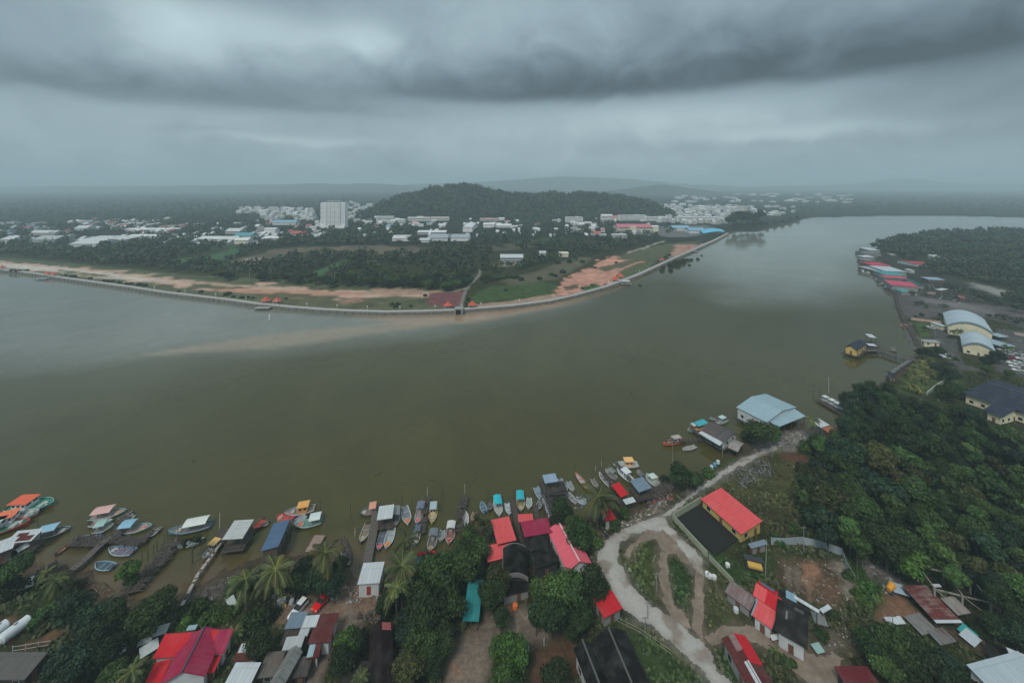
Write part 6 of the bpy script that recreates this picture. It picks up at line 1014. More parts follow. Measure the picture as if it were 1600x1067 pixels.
for q in [
    ((18, 791), (84, 788), 6.0, dict(hull=(.02, .22, .16), deck=(.04, .25, .18), rim=(.55, .70, .62), keel=(.62, .04, .03), kind='trawler', top=(.80, .13, .05), cab=(.75, .78, .78), label='green and white trawler with an orange-red cabin roof farthest out on the left', name='trawler', cat='trawler')),
    ((-12, 820), (62, 800), 5.6, dict(hull=(.45, .5, .48), deck=(.3, .34, .33), rim=(.65, .7, .68), keel=(.6, .05, .03), kind='trawler', top=(.85, .20, .08), cab=(.75, .78, .78), label='white trawler with orange cabin roof between two green trawlers on the left', name='trawler', cat='trawler')),
    ((-45, 832), (48, 816), 5.8, dict(hull=(.55, .05, .03), deck=(.03, .14, .10), rim=(.65, .10, .06), keel=(.4, .04, .03), kind='trawler', top=(.50, .58, .57), cab=(.70, .74, .73), label='dark decked trawler with a red rim cut by the left frame edge', name='trawler', cat='trawler')),
    ((56, 838), (111, 824), 3.4, dict(hull=(.10, .16, .20), deck=(.12, .12, .12), kind='canopy', top=(.30, .52, .66), label='blue hulled boat with a long light blue canopy right of the stilt house')),
    ((22, 872), (56, 851), 2.4, dict(hull=(.5, .52, .5), kind='canopy', top=(.58, .62, .60), load=(.55, .1, .06), label='small boat with a grey-white canopy tied beside the left stilt house')),
    ((88, 865), (113, 845), 1.3, dict(hull=(.20, .13, .10), deck=(.45, .16, .10), rim=(.3, .2, .15), label='narrow wooden canoe with orange things inside between the jetties', name='canoe', cat='canoe')),
    ((141, 808), (198, 797), 3.6, dict(hull=(.16, .27, .33), deck=(.35, .30, .26), rim=(.5, .62, .66), kind='canopy', top=(.72, .42, .38), load=(.55, .3, .15), label='blue boat with a pinkish cloth canopy farthest out in the left cluster')),
    ((208, 801), (183, 812), 1.9, dict(hull=DG, deck=(.1, .1, .1), label='dark grey skiff tucked behind the pink canopied boat', name='skiff')),
    ((141, 819), (176, 813), 2.6, dict(hull=(.45, .55, .53), deck=(.35, .2, .16), rim=(.6, .68, .66), label='pale green open boat just below the pink canopied boat', load=(.35, .45, .42))),
    ((146, 829), (178, 820), 3.0, dict(hull=(.30, .42, .40), kind='canopy', top=(.35, .52, .48), label='boat with a pale green canopy moored over the raft in the left cluster')),
    ((187, 828), (238, 821), 3.4, dict(hull=(.20, .36, .36), deck=(.33, .25, .22), rim=(.4, .55, .53), kind='awning', top=(.26, .48, .62), load=(.5, .15, .12), label='teal boat with a light blue awning at the right of the left cluster')),
    ((228, 838), (249, 827), 2.0, dict(hull=(.16, .17, .17), deck=(.2, .15, .13), label='dark skiff with clutter behind the light blue awning boat', name='skiff')),
    ((209, 862), (170, 857), 3.0, dict(hull=(.10, .20, .30), deck=(.2, .16, .22), rim=(.55, .66, .72), label='broad blue open boat with a white rim just right of the plank jetty', load=(.45, .42, .44))),
    ((177, 886), (149, 880), 2.5, dict(hull=(.14, .24, .32), deck=(.07, .11, .14), rim=(.45, .60, .68), label='small blue and white boat floating alone in the muddy inlet', name='skiff')),
    ((330, 820), (262, 832), 3.6, dict(hull=(.14, .26, .34), deck=(.2, .2, .2), rim=(.32, .48, .55), kind='canopy', top=(.72, .73, .68), label='blue boat with a rounded white canopy at the end of the wrecked jetty')),
    ((318, 843), (276, 854), 2.2, dict(hull=(.30, .40, .40), deck=(.22, .26, .26), rim=(.42, .54, .54), label='pale grey-green skiff below the white canopied boat', name='skiff')),
    ((346, 845), (316, 872), 2.6, dict(hull=(.45, .45, .42), deck=(.2, .15, .13), kind='cabin', top=(.78, .48, .16), cab=(.5, .45, .4), label='small boat with a yellow-orange cabin roof beside the strip roofed landing shed')),
    ((412, 811), (396, 827), 2.6, dict(hull=(.12, .09, .07), deck=(.5, .04, .04), rim=(.3, .2, .15), label='dark boat with a red heap moored behind the strip roofed landing shed', load=(.6, .04, .03))),
    ((492, 793), (444, 801), 3.6, dict(hull=(.28, .30, .32), deck=(.3, .25, .2), kind='cabin', top=(.82, .40, .10), cab=(.75, .35, .12), label='boat with an orange cabin and grey bow beyond the long blue shed')),
    ((457, 812), (433, 806), 3.4, dict(hull=(.60, .05, .06), deck=(.62, .08, .07), rim=(.7, .25, .2), label='bright red decked boat next to the blue roofed boat shed', load=(.6, .3, .28))),
    ((478, 805), (456, 818), 2.4, dict(hull=(.40, .45, .5), deck=(.36, .38, .42), rim=(.5, .56, .6), label='pale grey open boat wedged between the red boat and the green white boat', name='skiff')),
    ((503, 813), (460, 820), 3.2, dict(hull=(.30, .42, .40), deck=(.15, .3, .24), rim=(.60, .70, .68), kind='awning', top=(.65, .72, .70), load=(.65, .18, .12), label='white and green boat with an orange heap at the right of the blue shed cluster')),
    ((589, 796), (562, 800), 3.0, dict(hull=(.06, .12, .18), deck=(.3, .2, .16), rim=(.2, .3, .36), kind='awning', top=(.72, .32, .22), label='navy boat with an orange awning left of the square white hut')),
    ((575, 818), (564, 848), 2.2, dict(hull=(.09, .09, .08), deck=(.25, .2, .13), label='dark wooden boat on the left side of the white hut jetty', load=(.45, .35, .2))),
    ((620, 797), (617, 823), 2.4, dict(hull=(.16, .17, .18), deck=(.22, .22, .22), rim=(.35, .36, .36), kind='canopy', top=(.24, .25, .26), label='dark grey boat just right of the square white hut')),
    ((632, 791), (638, 819), 2.6, dict(hull=(.55, .60, .62), deck=(.2, .22, .24), rim=(.68, .72, .72), label='white boat with an orange float heap right of the dark grey boat', load=(.72, .20, .08))),
    ((659, 790), (651, 819), 2.4, dict(hull=(.16, .28, .42), deck=(.4, .3, .3), rim=(.6, .66, .7), kind='awning', top=(.16, .18, .24), load=(.6, .15, .15), label='blue and white boat with a pink-red heap near the middle jetty')),
    ((678, 786), (675, 818), 2.5, dict(hull=(.66, .46, .12), deck=(.45, .36, .2), rim=(.72, .55, .2), kind='cabin', top=(.40, .48, .52), cab=(.72, .62, .42), label='yellow hulled boat with a grey roof right of the middle jetty')),
    ((601, 826), (591, 860), 2.3, dict(hull=(.22, .26, .32), deck=(.12, .13, .16), rim=(.4, .46, .5), label='left one of two side by side boats, with a pink-red heap in the bow', load=(.7, .12, .14))),
    ((613, 825), (603, 857), 2.5, dict(hull=(.58, .62, .63), deck=(.4, .44, .44), rim=(.7, .73, .72), label='right one of two side by side boats, white with an orange heap', load=(.78, .25, .08))),
    ((653, 828), (648, 852), 2.0, dict(hull=(.4, .46, .5), deck=(.2, .22, .24), kind='awning', top=(.1, .12, .16), label='small white and dark boat half hidden by the topmost palm')),
    ((679, 833), (671, 862), 2.5, dict(hull=(.30, .42, .42), deck=(.2, .18, .16), kind='awning', top=(.16, .18, .20), load=(.6, .4, .2), label='grey-green boat above the small red strip roof')),
    ((706, 821), (701, 850), 2.5, dict(hull=(.4, .42, .42), deck=(.3, .12, .1), kind='awning', top=(.60, .60, .58), load=(.5, .06, .05), label='boat with a pale square awning and red deck left of the willow-like tree')),
    ((728, 818), (726.5, 798), 1.9, dict(hull=(.62, .64, .64), deck=(.5, .5, .5), rim=(.75, .76, .75), label='small white skiff right of the tall cluttered jetty', name='skiff')),
    ((758, 800), (752, 784), 1.9, dict(hull=(.15, .32, .48), deck=(.10, .16, .2), rim=(.4, .56, .64), label='small blue skiff left of the two teal topped boats', name='skiff')),
    ((776, 779), (781, 806), 2.6, dict(hull=(.40, .50, .54), deck=(.5, .5, .48), rim=(.70, .74, .74), kind='canopy', top=(.02, .48, .56), label='left one of the two boats with bright teal canopies')),
    ((792, 786), (797, 804), 1.9, dict(hull=(.35, .50, .60), deck=(.5, .55, .58), rim=(.66, .72, .74), label='pale blue skiff between the two teal topped boats', name='skiff')),
    ((812, 772), (814.5, 799), 2.6, dict(hull=(.10, .30, .34), deck=(.4, .3, .15), rim=(.70, .50, .22), kind='canopy', top=(.02, .44, .52), label='right one of the two boats with bright teal canopies, with a tan bow')),
    ((827, 778), (826, 795), 1.9, dict(hull=(.55, .60, .60), deck=(.35, .42, .38), rim=(.72, .75, .74), label='pale skiff with green benches right of the teal topped boats', name='skiff')),
    ((837, 761), (852, 785), 2.6, dict(hull=(.30, .36, .42), deck=(.26, .32, .38), rim=(.42, .50, .55), label='grey-blue boat on the left side of the old timber landing')),
    ((874, 748), (886, 768), 2.2, dict(hull=(.42, .50, .52), deck=(.25, .28, .3), rim=(.55, .62, .64), label='grey-white boat on the right side of the old timber landing')),
    ((887, 770), (901, 786), 1.9, dict(hull=(.55, .58, .6), deck=(.2, .2, .22), label='white and dark skiff between the old landing and the palm', name='skiff')),
    ((919, 763), (899, 738), 2.0, dict(hull=(.45, .12, .08), deck=(.4, .42, .4), rim=(.60, .16, .10), label='long red rimmed canoe pointing out to the river left of the palm', name='canoe', cat='canoe')),
    ((905, 775), (914, 790), 2.4, dict(hull=(.12, .22, .36), deck=(.4, .44, .48), label='blue and white boat half under the trees left of the palm')),
    ((952, 758), (936, 738), 1.8, dict(hull=(.68, .70, .70), deck=(.2, .2, .2), rim=(.78, .8, .8), label='slim white boat with dark inside right of the palm crown', name='skiff')),
    ((962, 747), (946, 733), 2.4, dict(hull=(.36, .40, .38), deck=(.25, .25, .23), kind='canopy', top=(.20, .21, .20), label='boat with a dark grey canopy left of the long white cabin boat')),
    ((987, 751), (964, 729), 3.2, dict(hull=(.60, .64, .66), deck=(.45, .48, .5), rim=(.72, .75, .76), kind='cabin', top=(.70, .73, .74), cab=(.72, .75, .76), label='long white cabin boat moored at the blue-grey shed')),
    ((997, 725), (958, 725), 3.4, dict(hull=(.50, .52, .54), deck=(.4, .42, .42), kind='cabin', top=(.88, .50, .20), cab=(.78, .55, .34), label='ferry with a pale orange roof lying across the outer moorings', name='ferry', cat='ferry')),
    ((1026, 758), (1010, 740), 3.0, dict(hull=(.50, .58, .52), deck=(.3, .34, .3), kind='cabin', top=(.60, .68, .62), cab=(.6, .68, .62), label='pale green cabin boat right of the blue-grey shed')),
    ((1034, 756), (1020, 741), 2.4, dict(hull=(.3, .2, .18), deck=(.4, .3, .26), load=(.5, .45, .42), label='cluttered brown boat beside the pale green cabin boat')),
    ((1069, 688), (1036, 694), 2.6, dict(hull=(.62, .12, .06), deck=(.5, .2, .12), rim=(.75, .2, .1), kind='cabin', top=(.45, .4, .36), cab=(.5, .42, .38), label='orange-red boat with a grey cabin farthest left of the blackened stilt house')),
    ((1087, 697), (1066, 702), 2.0, dict(hull=(.45, .46, .44), deck=(.35, .32, .28), rim=(.6, .62, .6), label='small pale skiff below the orange-red boat', name='skiff')),
    ((1104, 664), (1076, 674), 3.2, dict(hull=(.16, .30, .30), deck=(.62, .3, .12), rim=(.7, .3, .12), kind='canopy', top=(.05, .40, .46), cab=(.6, .64, .62), label='boat with a teal canopy and orange bow beside the blackened stilt house')),
    ((1092, 666), (1074, 672), 2.2, dict(hull=(.5, .55, .55), kind='canopy', top=(.62, .68, .68), label='boat with a white canopy next to the teal canopied boat')),
    ((1135, 655), (1118, 662), 2.6, dict(hull=(.14, .15, .17), deck=(.2, .2, .2), kind='cabin', top=(.50, .66, .60), cab=(.4, .45, .44), label='dark boat with a pale green cabin top behind the blackened stilt house')),
    ((1284, 622), (1300, 630), 2.8, dict(hull=(.3, .34, .36), kind='cabin', top=(.66, .70, .70), cab=(.6, .64, .64), label='left one of three white launches at the floating dock', name='launch')),
    ((1294, 627), (1310, 635), 2.8, dict(hull=(.62, .65, .66), kind='cabin', top=(.76, .78, .78), cab=(.7, .72, .72), label='middle one of three white launches at the floating dock', name='launch')),
    ((1303, 632), (1320, 640), 3.0, dict(hull=(.62, .65, .66), kind='cabin', top=(.76, .78, .78), cab=(.7, .72, .72), label='right one of three white launches at the floating dock', name='launch')),
    ((1420, 514), (1407, 507), 3.2, dict(hull=(.3, .1, .08), deck=(.3, .12, .1), rim=(.72, .74, .72), kind='cabin', top=(.28, .10, .09), cab=(.35, .14, .12), label='red-brown cabin boat lying at the shore wall below the mud flat')),
    ((1392, 546), (1401, 549), 2.0, dict(hull=(.10, .11, .12), kind='awning', top=(.12, .14, .15), label='small dark boat behind the wooden pier')),
    ((1350, 426), (1344, 422), 3.0, dict(hull=(.3, .3, .28), kind='cabin', top=(.4, .42, .4), label='first grey boat moored off the fishing settlement')),
    ((1360, 428), (1350, 425), 3.2, dict(hull=(.28, .26, .22), kind='cabin', top=(.5, .5, .48), label='second grey boat moored off the fishing settlement')),
    ((1376, 440), (1368, 436), 3.2, dict(hull=(.4, .4, .38), kind='cabin', top=(.6, .62, .6), label='pale boat off the large pink-red roof, the upper one')),
    ((1382, 446), (1373, 443), 3.4, dict(hull=(.22, .3, .28), deck=(.5, .3, .15), kind='cabin', top=(.5, .4, .28), label='boat with tan deck off the large pink-red roof')),
    ((1386, 451), (1377, 449), 3.0, dict(hull=(.2, .28, .26), kind='awning', top=(.3, .36, .33), label='greenish boat off the large pink-red roof, the lowest one')),
    ((1349, 411), (1341, 409), 3.0, dict(hull=(.4, .3, .26), kind='cabin', top=(.55, .45, .42), label='reddish boat at the tip of the fishing settlement')),
    ((1353, 417), (1345, 416), 3.0, dict(hull=(.45, .46, .46), kind='cabin', top=(.6, .62, .62), label='pale boat just below the reddish boat at the settlement tip'))]: boat(q[0], q[1], q[2], **q[3])
for (a, b_, bm, hc, lb) in [((122, 842), (140, 838), 1.8, (.12, .2, .26), 'small blue skiff tucked at the outer corner of the cluttered raft'), ((196, 812), (212, 806), 1.8, (.3, .32, .3), 'grey skiff behind the pink canopied boat on the outer side'), ((160, 834), (146, 838), 1.8, (.07, .13, .24), 'little navy skiff with a cloth cover on the raft edge'), ((240, 830), (254, 824), 1.6, (.2, .15, .12), 'brown dinghy beyond the light blue awning boat'), ((420, 816), (408, 820), 1.7, (.16, .12, .1), 'brown dinghy between the landing shed and the long blue shed'), ((538, 862), (545, 884), 2.0, (.1, .12, .14), 'dark boat with white gear lying in the channel above the red car'), ((640, 836), (634, 856), 1.9, (.14, .2, .2), 'dark green skiff left of the small palm shaded boat'), ((692, 828), (688, 846), 1.8, (.3, .34, .34), 'grey skiff left of the pale square awning boat'), ((742, 800), (738, 814), 1.6, (.35, .2, .1), 'tan dinghy under the pale olive tree'), ((768, 784), (764, 798), 1.5, (.1, .1, .1), 'dark dinghy left of the first teal topped boat'), ((845, 782), (838, 798), 1.7, (.2, .22, .24), 'dark grey dinghy below the grey-blue boat at the old landing'), ((888, 752), (896, 768), 1.8, (.3, .34, .36), 'grey dinghy right of the grey-white boat at the old landing'), ((925, 748), (934, 762), 1.7, (.22, .2, .18), 'brown dinghy between the red canoe and the slim white boat'), ((1004, 744), (996, 734), 1.8, (.14, .16, .18), 'dark dinghy behind the orange roofed ferry'), ((1044, 690), (1058, 684), 1.8, (.2, .14, .12), 'brown dinghy behind the orange-red boat'), ((1108, 652), (1120, 656), 2.0, (.2, .22, .24), 'dark dinghy off the corner of the big warehouse')]:
    boat(a, b_, bm, hull=hc, deck=tuple(x*.7+.05 for x in hc), rim=tuple(min(.6, x*1.6+.1) for x in hc), label=lb, name='dinghy', cat='dinghy', load=(.3, .26, .22) if bm > 1.7 else None)
# ---------------------------------------------------------------- jetties and rafts
def jetty(pts, w_, label, mat_=None, z=1.3, name='jetty', rail=False, clutter=0, rough=.0, seed=0, zend=None):
    P = [G(x, y, z) for x, y in pts]; c0 = sum(P, Vector())/len(P); c0.z = 0; e = empty(name, c0, 0, label=label, cat=name.replace('_', ' ')); mat_ = mat_ or WDL; r = random.Random(seed); mb = MB(); posts = []
    for i in range(len(P)-1):
        a, b_ = P[i]-c0, P[i+1]-c0; d_ = (b_-a); L = d_.length; d_.normalize(); nn = Vector((-d_.y, d_.x, 0)); k = max(1, int(L/.55)); ang = math.atan2(d_.y, d_.x)
        for j in range(k):
            if r.random() < rough*.5: continue
            q = a+d_*(j+.5)*L/k; mb.box((q.x, q.y, z+r.uniform(-.03, .03)*(1+rough*4)), (L/k*.9, w_*(1-rough*.3*r.random()), .08), ang+r.uniform(-1, 1)*.12*rough)
        for s_ in (-1, 1): o = nn*s_*w_*.4; mb.box(((a+b_)/2+o+Vector((0, 0, -.12)))[:], (L, .14, .16), ang)
        for j in range(int(L/3.2)+1):
            for s_ in (-1, 1): q = a+d_*min(L, j*3.2)+nn*s_*w_*.46; posts.append((q, z+(.15 if not rail else 1.0)+rough*r.uniform(0, 1.6)))
        if rail:
            for s_ in (-1, 1): m2 = MB(); o = nn*s_*w_*.46; m2.box(((a+b_)/2+o+Vector((0, 0, .95)))[:], (L, .09, .09), ang); m2.build('rail', mat_, e)
    mb.build('deck', mat_, e)
    for q, zt in posts[:96]: m2 = MB(); m2.tube((q.x, q.y, -1.8), (q.x+r.uniform(-.15, .15)*rough*3, q.y, zt), .11, .09, 5); m2.build('post', WD, e)
    if clutter:
        m2 = MB(); 
        for _ in range(clutter):
            i = r.randrange(len(P)-1); q = P[i].lerp(P[i+1], r.random())-c0; o = Vector((r.uniform(-1, 1)*w_*.5, r.uniform(-1, 1)*w_*.5, 0)); a_ = r.random()*6.28; m2.tube(q+o+Vector((-math.cos(a_), -math.sin(a_), r.uniform(0, .4))), q+o+Vector((math.cos(a_), math.sin(a_), r.uniform(0, .9))), .05, n=4)
        m2.build('driftwood', wood((.11, .095, .085)), e, kind='stuff')
    return e
jetty([(172, 838), (150, 857), (128, 878), (112, 890)], 1.9, 'broad plank jetty leading from the pale palms to the raft on the left', z=1.3)
jetty([(88, 877), (60, 893), (45, 903)], 1.2, 'short low walkway left of the plank jetty', WD, z=1.1, rough=.3)
jetty([(114, 845), (165, 846)], 3.4, 'cluttered raft platform at the end of the broad plank jetty', WD, z=1.0, name='raft', clutter=70, rough=.3, seed=3)
jetty([(168, 842), (222, 848)], 2.2, 'raft platform under the blue awning boat', WD, z=1.0, name='raft', clutter=60, rough=.3, seed=4); jetty([(222, 848), (232, 832)], 1.4, 'short gangplank right of the raft platform', WD, z=1.1, rough=.2)
jetty([(180, 842), (190, 815), (196, 806)], 2.2, 'short dark jetty between the moored boats of the left cluster', WD, z=1.1, rough=.2)
jetty([(266, 848), (255, 870), (238, 888), (215, 908), (205, 925)], 4.2, 'collapsed jetty heaped with driftwood beside the muddy creek', WD, z=1.2, rough=1, clutter=150, seed=5)
jetty([(277, 840), (262, 860)], .9, 'pale gangplank to the white canopied boat', WDL, z=1.2)
jetty([(348, 842), (335, 862), (310, 895), (284, 945)], .8, 'long thin plank walkway from the strip roofed shed to the bank', wood((.40, .36, .33)), z=1.3, rough=.5, seed=6)
jetty([(352, 826), (336, 850)], 2.6, 'dark platform left of the strip roofed landing shed', WD, z=1.2, rough=.3); jetty([(455, 812), (440, 850)], 1.6, 'cluttered platform along the right side of the blue shed', WD, z=1.2, rough=.5, clutter=24, seed=7)
jetty([(500, 836), (485, 862)], 3.0, 'reddish plank raft above the palm near the red car', wood((.30, .20, .17)), z=.9, name='raft')
jetty([(588, 800), (583, 830), (577, 860), (573, 880)], 2.4, 'straight plank jetty from the white hut out to the square hut', z=1.4); jetty([(536, 842), (548, 872)], 1.2, 'narrow plank walk beside the dark boat near the red car', WD, z=1.2, rough=.5)
jetty([(668, 775), (664, 800), (660, 832)], 1.8, 'middle jetty between the blue boat and the yellow boat', WD, z=1.3, rough=.5, clutter=22, seed=8); jetty([(727, 776), (720, 800), (716, 832)], 2.2, 'tall dark cluttered jetty left of the small white skiff', WD, z=1.3, rough=.8, clutter=50, seed=9)
jetty([(800, 780), (806, 810), (814, 835), (822, 850)], 1.9, 'narrow dark boardwalk running between the salmon and magenta roofs', WD, z=1.4, rail=True); jetty([(836, 788), (840, 812)], 1.6, 'short landing right of the pale skiff', WD, z=1.3, rough=.4)
jetty([(862, 752), (868, 780), (876, 812)], 8.5, 'old wide timber landing with a dark deck', wood((.028, .024, .022)), z=1.7, rough=.15, clutter=30, seed=10, name='landing'); jetty([(848, 778), (862, 818)], .6, 'pale handrail walk along the old timber landing', wood((.3, .3, .3)), z=1.9, rail=True)
jetty([(940, 735), (965, 765)], 1.6, 'dark walkway between the slim white boat and the dark grey canopy', WD, z=1.2, rough=.5, clutter=16, seed=11); jetty([(962, 722), (992, 758)], 1.3, 'walkway along the long white cabin boat', WD, z=1.2, rough=.3); jetty([(1000, 775), (1030, 768), (1048, 756)], 4.2, 'cluttered slipway platform behind the blue-grey shed', WD, z=1.2, rough=.8, clutter=90, seed=12, name='slipway')
jetty([(1040, 690), (1100, 686)], 1.8, 'dark walkway from the orange-red boat to the blackened stilt house', WD, z=1.2, rough=.5, clutter=20, seed=13); jetty([(1080, 668), (1098, 684)], 1.6, 'short landing at the corner of the blackened stilt house', WD, z=1.2, rough=.4)
jetty([(1277, 624), (1318, 648)], 2.6, 'floating dock carrying the three white launches', WD, z=.8, name='floating_dock', clutter=10)
jetty([(1343, 548), (1375, 547), (1400, 556), (1430, 562)], 3.0, 'long wooden pier with railings leading to the yellow pavilion', WDL, z=2.0, rail=True, name='pier'); jetty([(1422, 563), (1404, 574), (1394, 582)], 1.8, 'lower gangway with railings sloping down to the small dark hut', wood((.16, .16, .155)), z=1.6, rail=True, name='gangway')
jetty([(1398, 456), (1404, 480), (1412, 500), (1425, 520), (1434, 540)], 2.0, 'broken shore walkway along the mud flat', WD, z=1.3, rough=.5, clutter=60, seed=14, name='shore_walkway')
jetty([(1345, 400), (1352, 412), (1362, 424), (1374, 436), (1388, 452)], 5.0, 'dark boardwalk along the water front of the fishing settlement', WD, z=1.3, rough=.5, clutter=90, seed=15, name='boardwalk')
# poles standing in the water
r6 = random.Random(8)
for x, y, h, wh in [(548, 808, 4.5, 0), (555, 838, 1.6, 1), (556, 832, 1.6, 1), (627, 800, 5, 0), (644, 800, 4.5, 0), (690, 798, 6, 0), (668, 775, 3, 1), (693, 780, 5, 0), (727, 772, 3.5, 1), (343, 826, 4.5, 1), (262, 845, 3.5, 0), (278, 838, 3, 0), (246, 862, 3, 0), (240, 866, 2.6, 0), (222, 878, 2.6, 0), (231, 877, 3.4, 0), (256, 852, 3, 0), (61, 832, 3.5, 0), (121, 850, 2, 0), (136, 855, 2, 0), (500, 806, 5, 0), (762, 782, 3.5, 0), (803, 778, 3, 0), (832, 776, 2, 0), (900, 731, 2, 0), (925, 742, 1.5, 0), (930, 735, 1.5, 1), (940, 728, 2, 1), (1271, 626, 8, 0), (1282, 620, 5, 0), (1295, 615, 8, 1), (1281, 630, 4, 0), (1320, 622, 3, 0), (1402, 520, 5, 0), (1398, 505, 4, 0), (1396, 480, 5, 0), (1404, 470, 6, 0), (1400, 462, 5, 0), (1395, 455, 6, 0), (1398, 548, 3, 1), (1345, 395, 6, 0), (1350, 390, 6, 0), (1356, 386, 6, 0), (1085, 664, 4, 0), (1052, 690, 2, 0)]:
    p_ = G(x, y, 0); q = MB(); q.tube((0, 0, -1.5), (r6.uniform(-.25, .25), r6.uniform(-.2, .2), h), .11, .07, 6); o = q.build('mooring_pole', paint((.55, .55, .52), .8, .4, 1) if wh else WD); o.location = p_
    tag(o, near(None, 'pale pole in the water' if wh else 'thin dark pole in the water', x, y, x > 1330 and y < 480) or 'thin pole standing in the water among the moorings', 'pole', 'pale poles in the water' if wh else 'wooden poles in the water')
# ---------------------------------------------------------------- cars
def car(px, py, heading, col, label, L=4.2, suv=False, group=None, z=1.15, name='parked_car'):
    p_ = G(px, py, z+.7); e = empty(name, (p_.x, p_.y, z), math.radians(heading), label=label, cat='car', group=group); W = 1.75; h = .15 if suv else 0; m_ = paint(col, .3, .12, 1.5)
    prof_ = [(-L/2, .35), (-L/2+.05, .78+h), (-L*.42, .92+h), (L*.18, .92+h), (L*.44, .74+h), (L/2, .6), (L/2, .3)]; mb = MB()
    for s_ in (-1, 1): pts = [(x, s_*W/2, z_) for x, z_ in prof_]; mb.face(pts if s_ > 0 else pts[::-1])
    for i in range(len(prof_)): (x0, z0), (x1, z1) = prof_[i], prof_[(i+1) % len(prof_)]; mb.face([(x0, -W/2, z0), (x0, W/2, z0), (x1, W/2, z1), (x1, -W/2, z1)])
    b_ = mb.build('body', m_, e); r0, r1 = (-L*.46 if suv else -L*.40), L*.14; t0, t1 = r0+(.25 if suv else .6), r1-.75; zt = 1.42+h*1.6; w0, w1 = W/2-.06, W/2-.24
    Bm, Tp = [(r0, -w0, .92+h), (r1, -w0, .92+h), (r1, w0, .92+h), (r0, w0, .92+h)], [(t0, -w1, zt), (t1, -w1, zt), (t1, w1, zt), (t0, w1, zt)]; mb = MB()
    for i in range(4): j = (i+1) % 4; mb.face([Bm[i], Bm[j], Tp[j], Tp[i]])
    mb.build('window', GLASS, e); mb = MB(); mb.box(((t0+t1)/2, 0, zt+.02), (t1-t0+.06, 2*w1+.06, .07)); mb.build('roof', m_, e)
    for x_ in (-L*.31, L*.31):
        for s_ in (-1, 1): q = MB(); q.tube((x_, s_*(W/2-.2), .32), (x_, s_*(W/2+.01), .32), .32, n=12); w_ = q.build('wheel', paint((.02, .02, .02), .8, .1), e); q = MB(); q.tube((x_, s_*(W/2), .32), (x_, s_*(W/2+.025), .32), .17, n=8); q.build('rim', paint((.5, .5, .5), .4, .1), w_)
    for s_ in (-1, 1): q = MB(); q.box((L/2-.02, s_*W*.34, .58), (.1, .34, .16)); q.build('headlight', paint((.85, .85, .8), .2, .05), e); q = MB(); q.box((-L/2+.02, s_*W*.36, .7), (.08, .28, .16)); q.build('tail_light', paint((.5, .02, .02), .3, .05), e)
    return e
car(501, 940, 247, (.80, .015, .015), 'bright red hatchback parked on the dirt yard', 3.8); car(466, 951, 250, (.80, .82, .83), 'white car parked above the blue-grey car port', 4.5, True)
car(1454, 511, 100, (.75, .77, .77), 'white van parked behind the lawn by the shore wall', 4.8, True); car(1481, 558, 150, (.78, .8, .8), 'white car parked by the hedge near the smaller cream hall', 4.6); car(1476, 555, 150, (.6, .62, .62), 'silver car just left of the white car by the hedge', 4.4)
r7 = random.Random(3); i = 0
for row, (y, xs) in enumerate([(545, (1567, 1576)), (552, (1575, 1592)), (553, (1601,)), (559, (1578, 1595)), (560, (1606,)), (566, (1582, 1598)), (571, (1585, 1603)), (577, (1590, 1610))]):
    for x in xs:
        c_ = [(.75, .77, .77), (.5, .52, .53), (.78, .79, .78), (.3, .33, .35), (.7, .72, .72), (.25, .03, .04), (.72, .74, .75), (.08, .09, .1)][i % 8]; i += 1
        car(x, y, 168+r7.uniform(-4, 4), c_, '%s car in the crowded car park right of the halls' % ({.75: 'white', .5: 'silver', .78: 'bright white', .3: 'grey', .7: 'pale', .25: 'dark red', .72: 'pearl white', .08: 'black'}[c_[0]]), 4.4, i % 3 == 0, 'cars in the car park right of the halls')
# ---------------------------------------------------------------- walls and fences
def fence(pts, h, label, mat_, z=1.1, post=2.6, th=.07, name='fence', cat='fence', lean=0, solid=True, pm=None):
    P = [G(x, y, z) for x, y in pts]; c0 = sum(P, Vector())/len(P); c0.z = 0; e = empty(name, c0, 0, label=label, cat=cat); r = random.Random(int(pts[0][0]))
    for i in range(len(P)-1):
        a, b_ = P[i]-c0, P[i+1]-c0; L = (b_-a).length; n = max(1, round(L/post)); d_ = (b_-a)/L; ang = math.atan2(d_.y, d_.x)
        for j in range(n):
            q = a+d_*L*(j+.5)/n; m = MB()
            if solid: m.box((q.x, q.y, z+h/2+r.uniform(-.05, .05)*lean), (L/n-.02, th, h), ang+r.uniform(-.03, .03)*lean); m.build('panel', mat_, e)
            else:
                for k in (.35, .95): m.box((q.x, q.y, z+h*k), (L/n, .06, .07), ang)
                m.build('rail', mat_, e)
            q = a+d_*L*j/n; m = MB(); m.box((q.x, q.y, z+h/2), (.13, .13, h+.15), ang); m.build('post', pm or mat_, e)
    return e
YW = paint((.36, .38, .28), .8, .5, .4); MET = paint((.34, .40, .42), .6, .35, .3)
yl = G(1050, 812, 1.1); fence([(1096, 785), (1051, 812), (1056, 818), (1085, 850), (1106, 873)], 1.9, 'pale green concrete wall round the black yard', YW, name='yard_wall', cat='wall', th=.2, post=4); fence([(1108, 875), (1146, 915)], 1.6, 'pale boundary wall running down from the yard to the rusty shed', YW, name='boundary_wall', cat='wall', th=.2, post=4)
fence([(1205, 851), (1225, 852), (1253, 850), (1285, 857), (1316, 868)], 2.0, 'grey sheet metal fence along the top of the fenced plot', MET); fence([(1316, 868), (1323, 888), (1336, 910)], 1.8, 'grey sheet metal fence down the right side of the fenced plot', MET)
fence([(1198, 852), (1196, 905)], 1.5, 'thin pale wire fence between the yard lawn and the fenced plot', YW, solid=False); fence([(20, 1020), (80, 1010)], 1.4, 'white and dark rail fence in the bottom left corner', paint((.5, .5, .48)), solid=False)
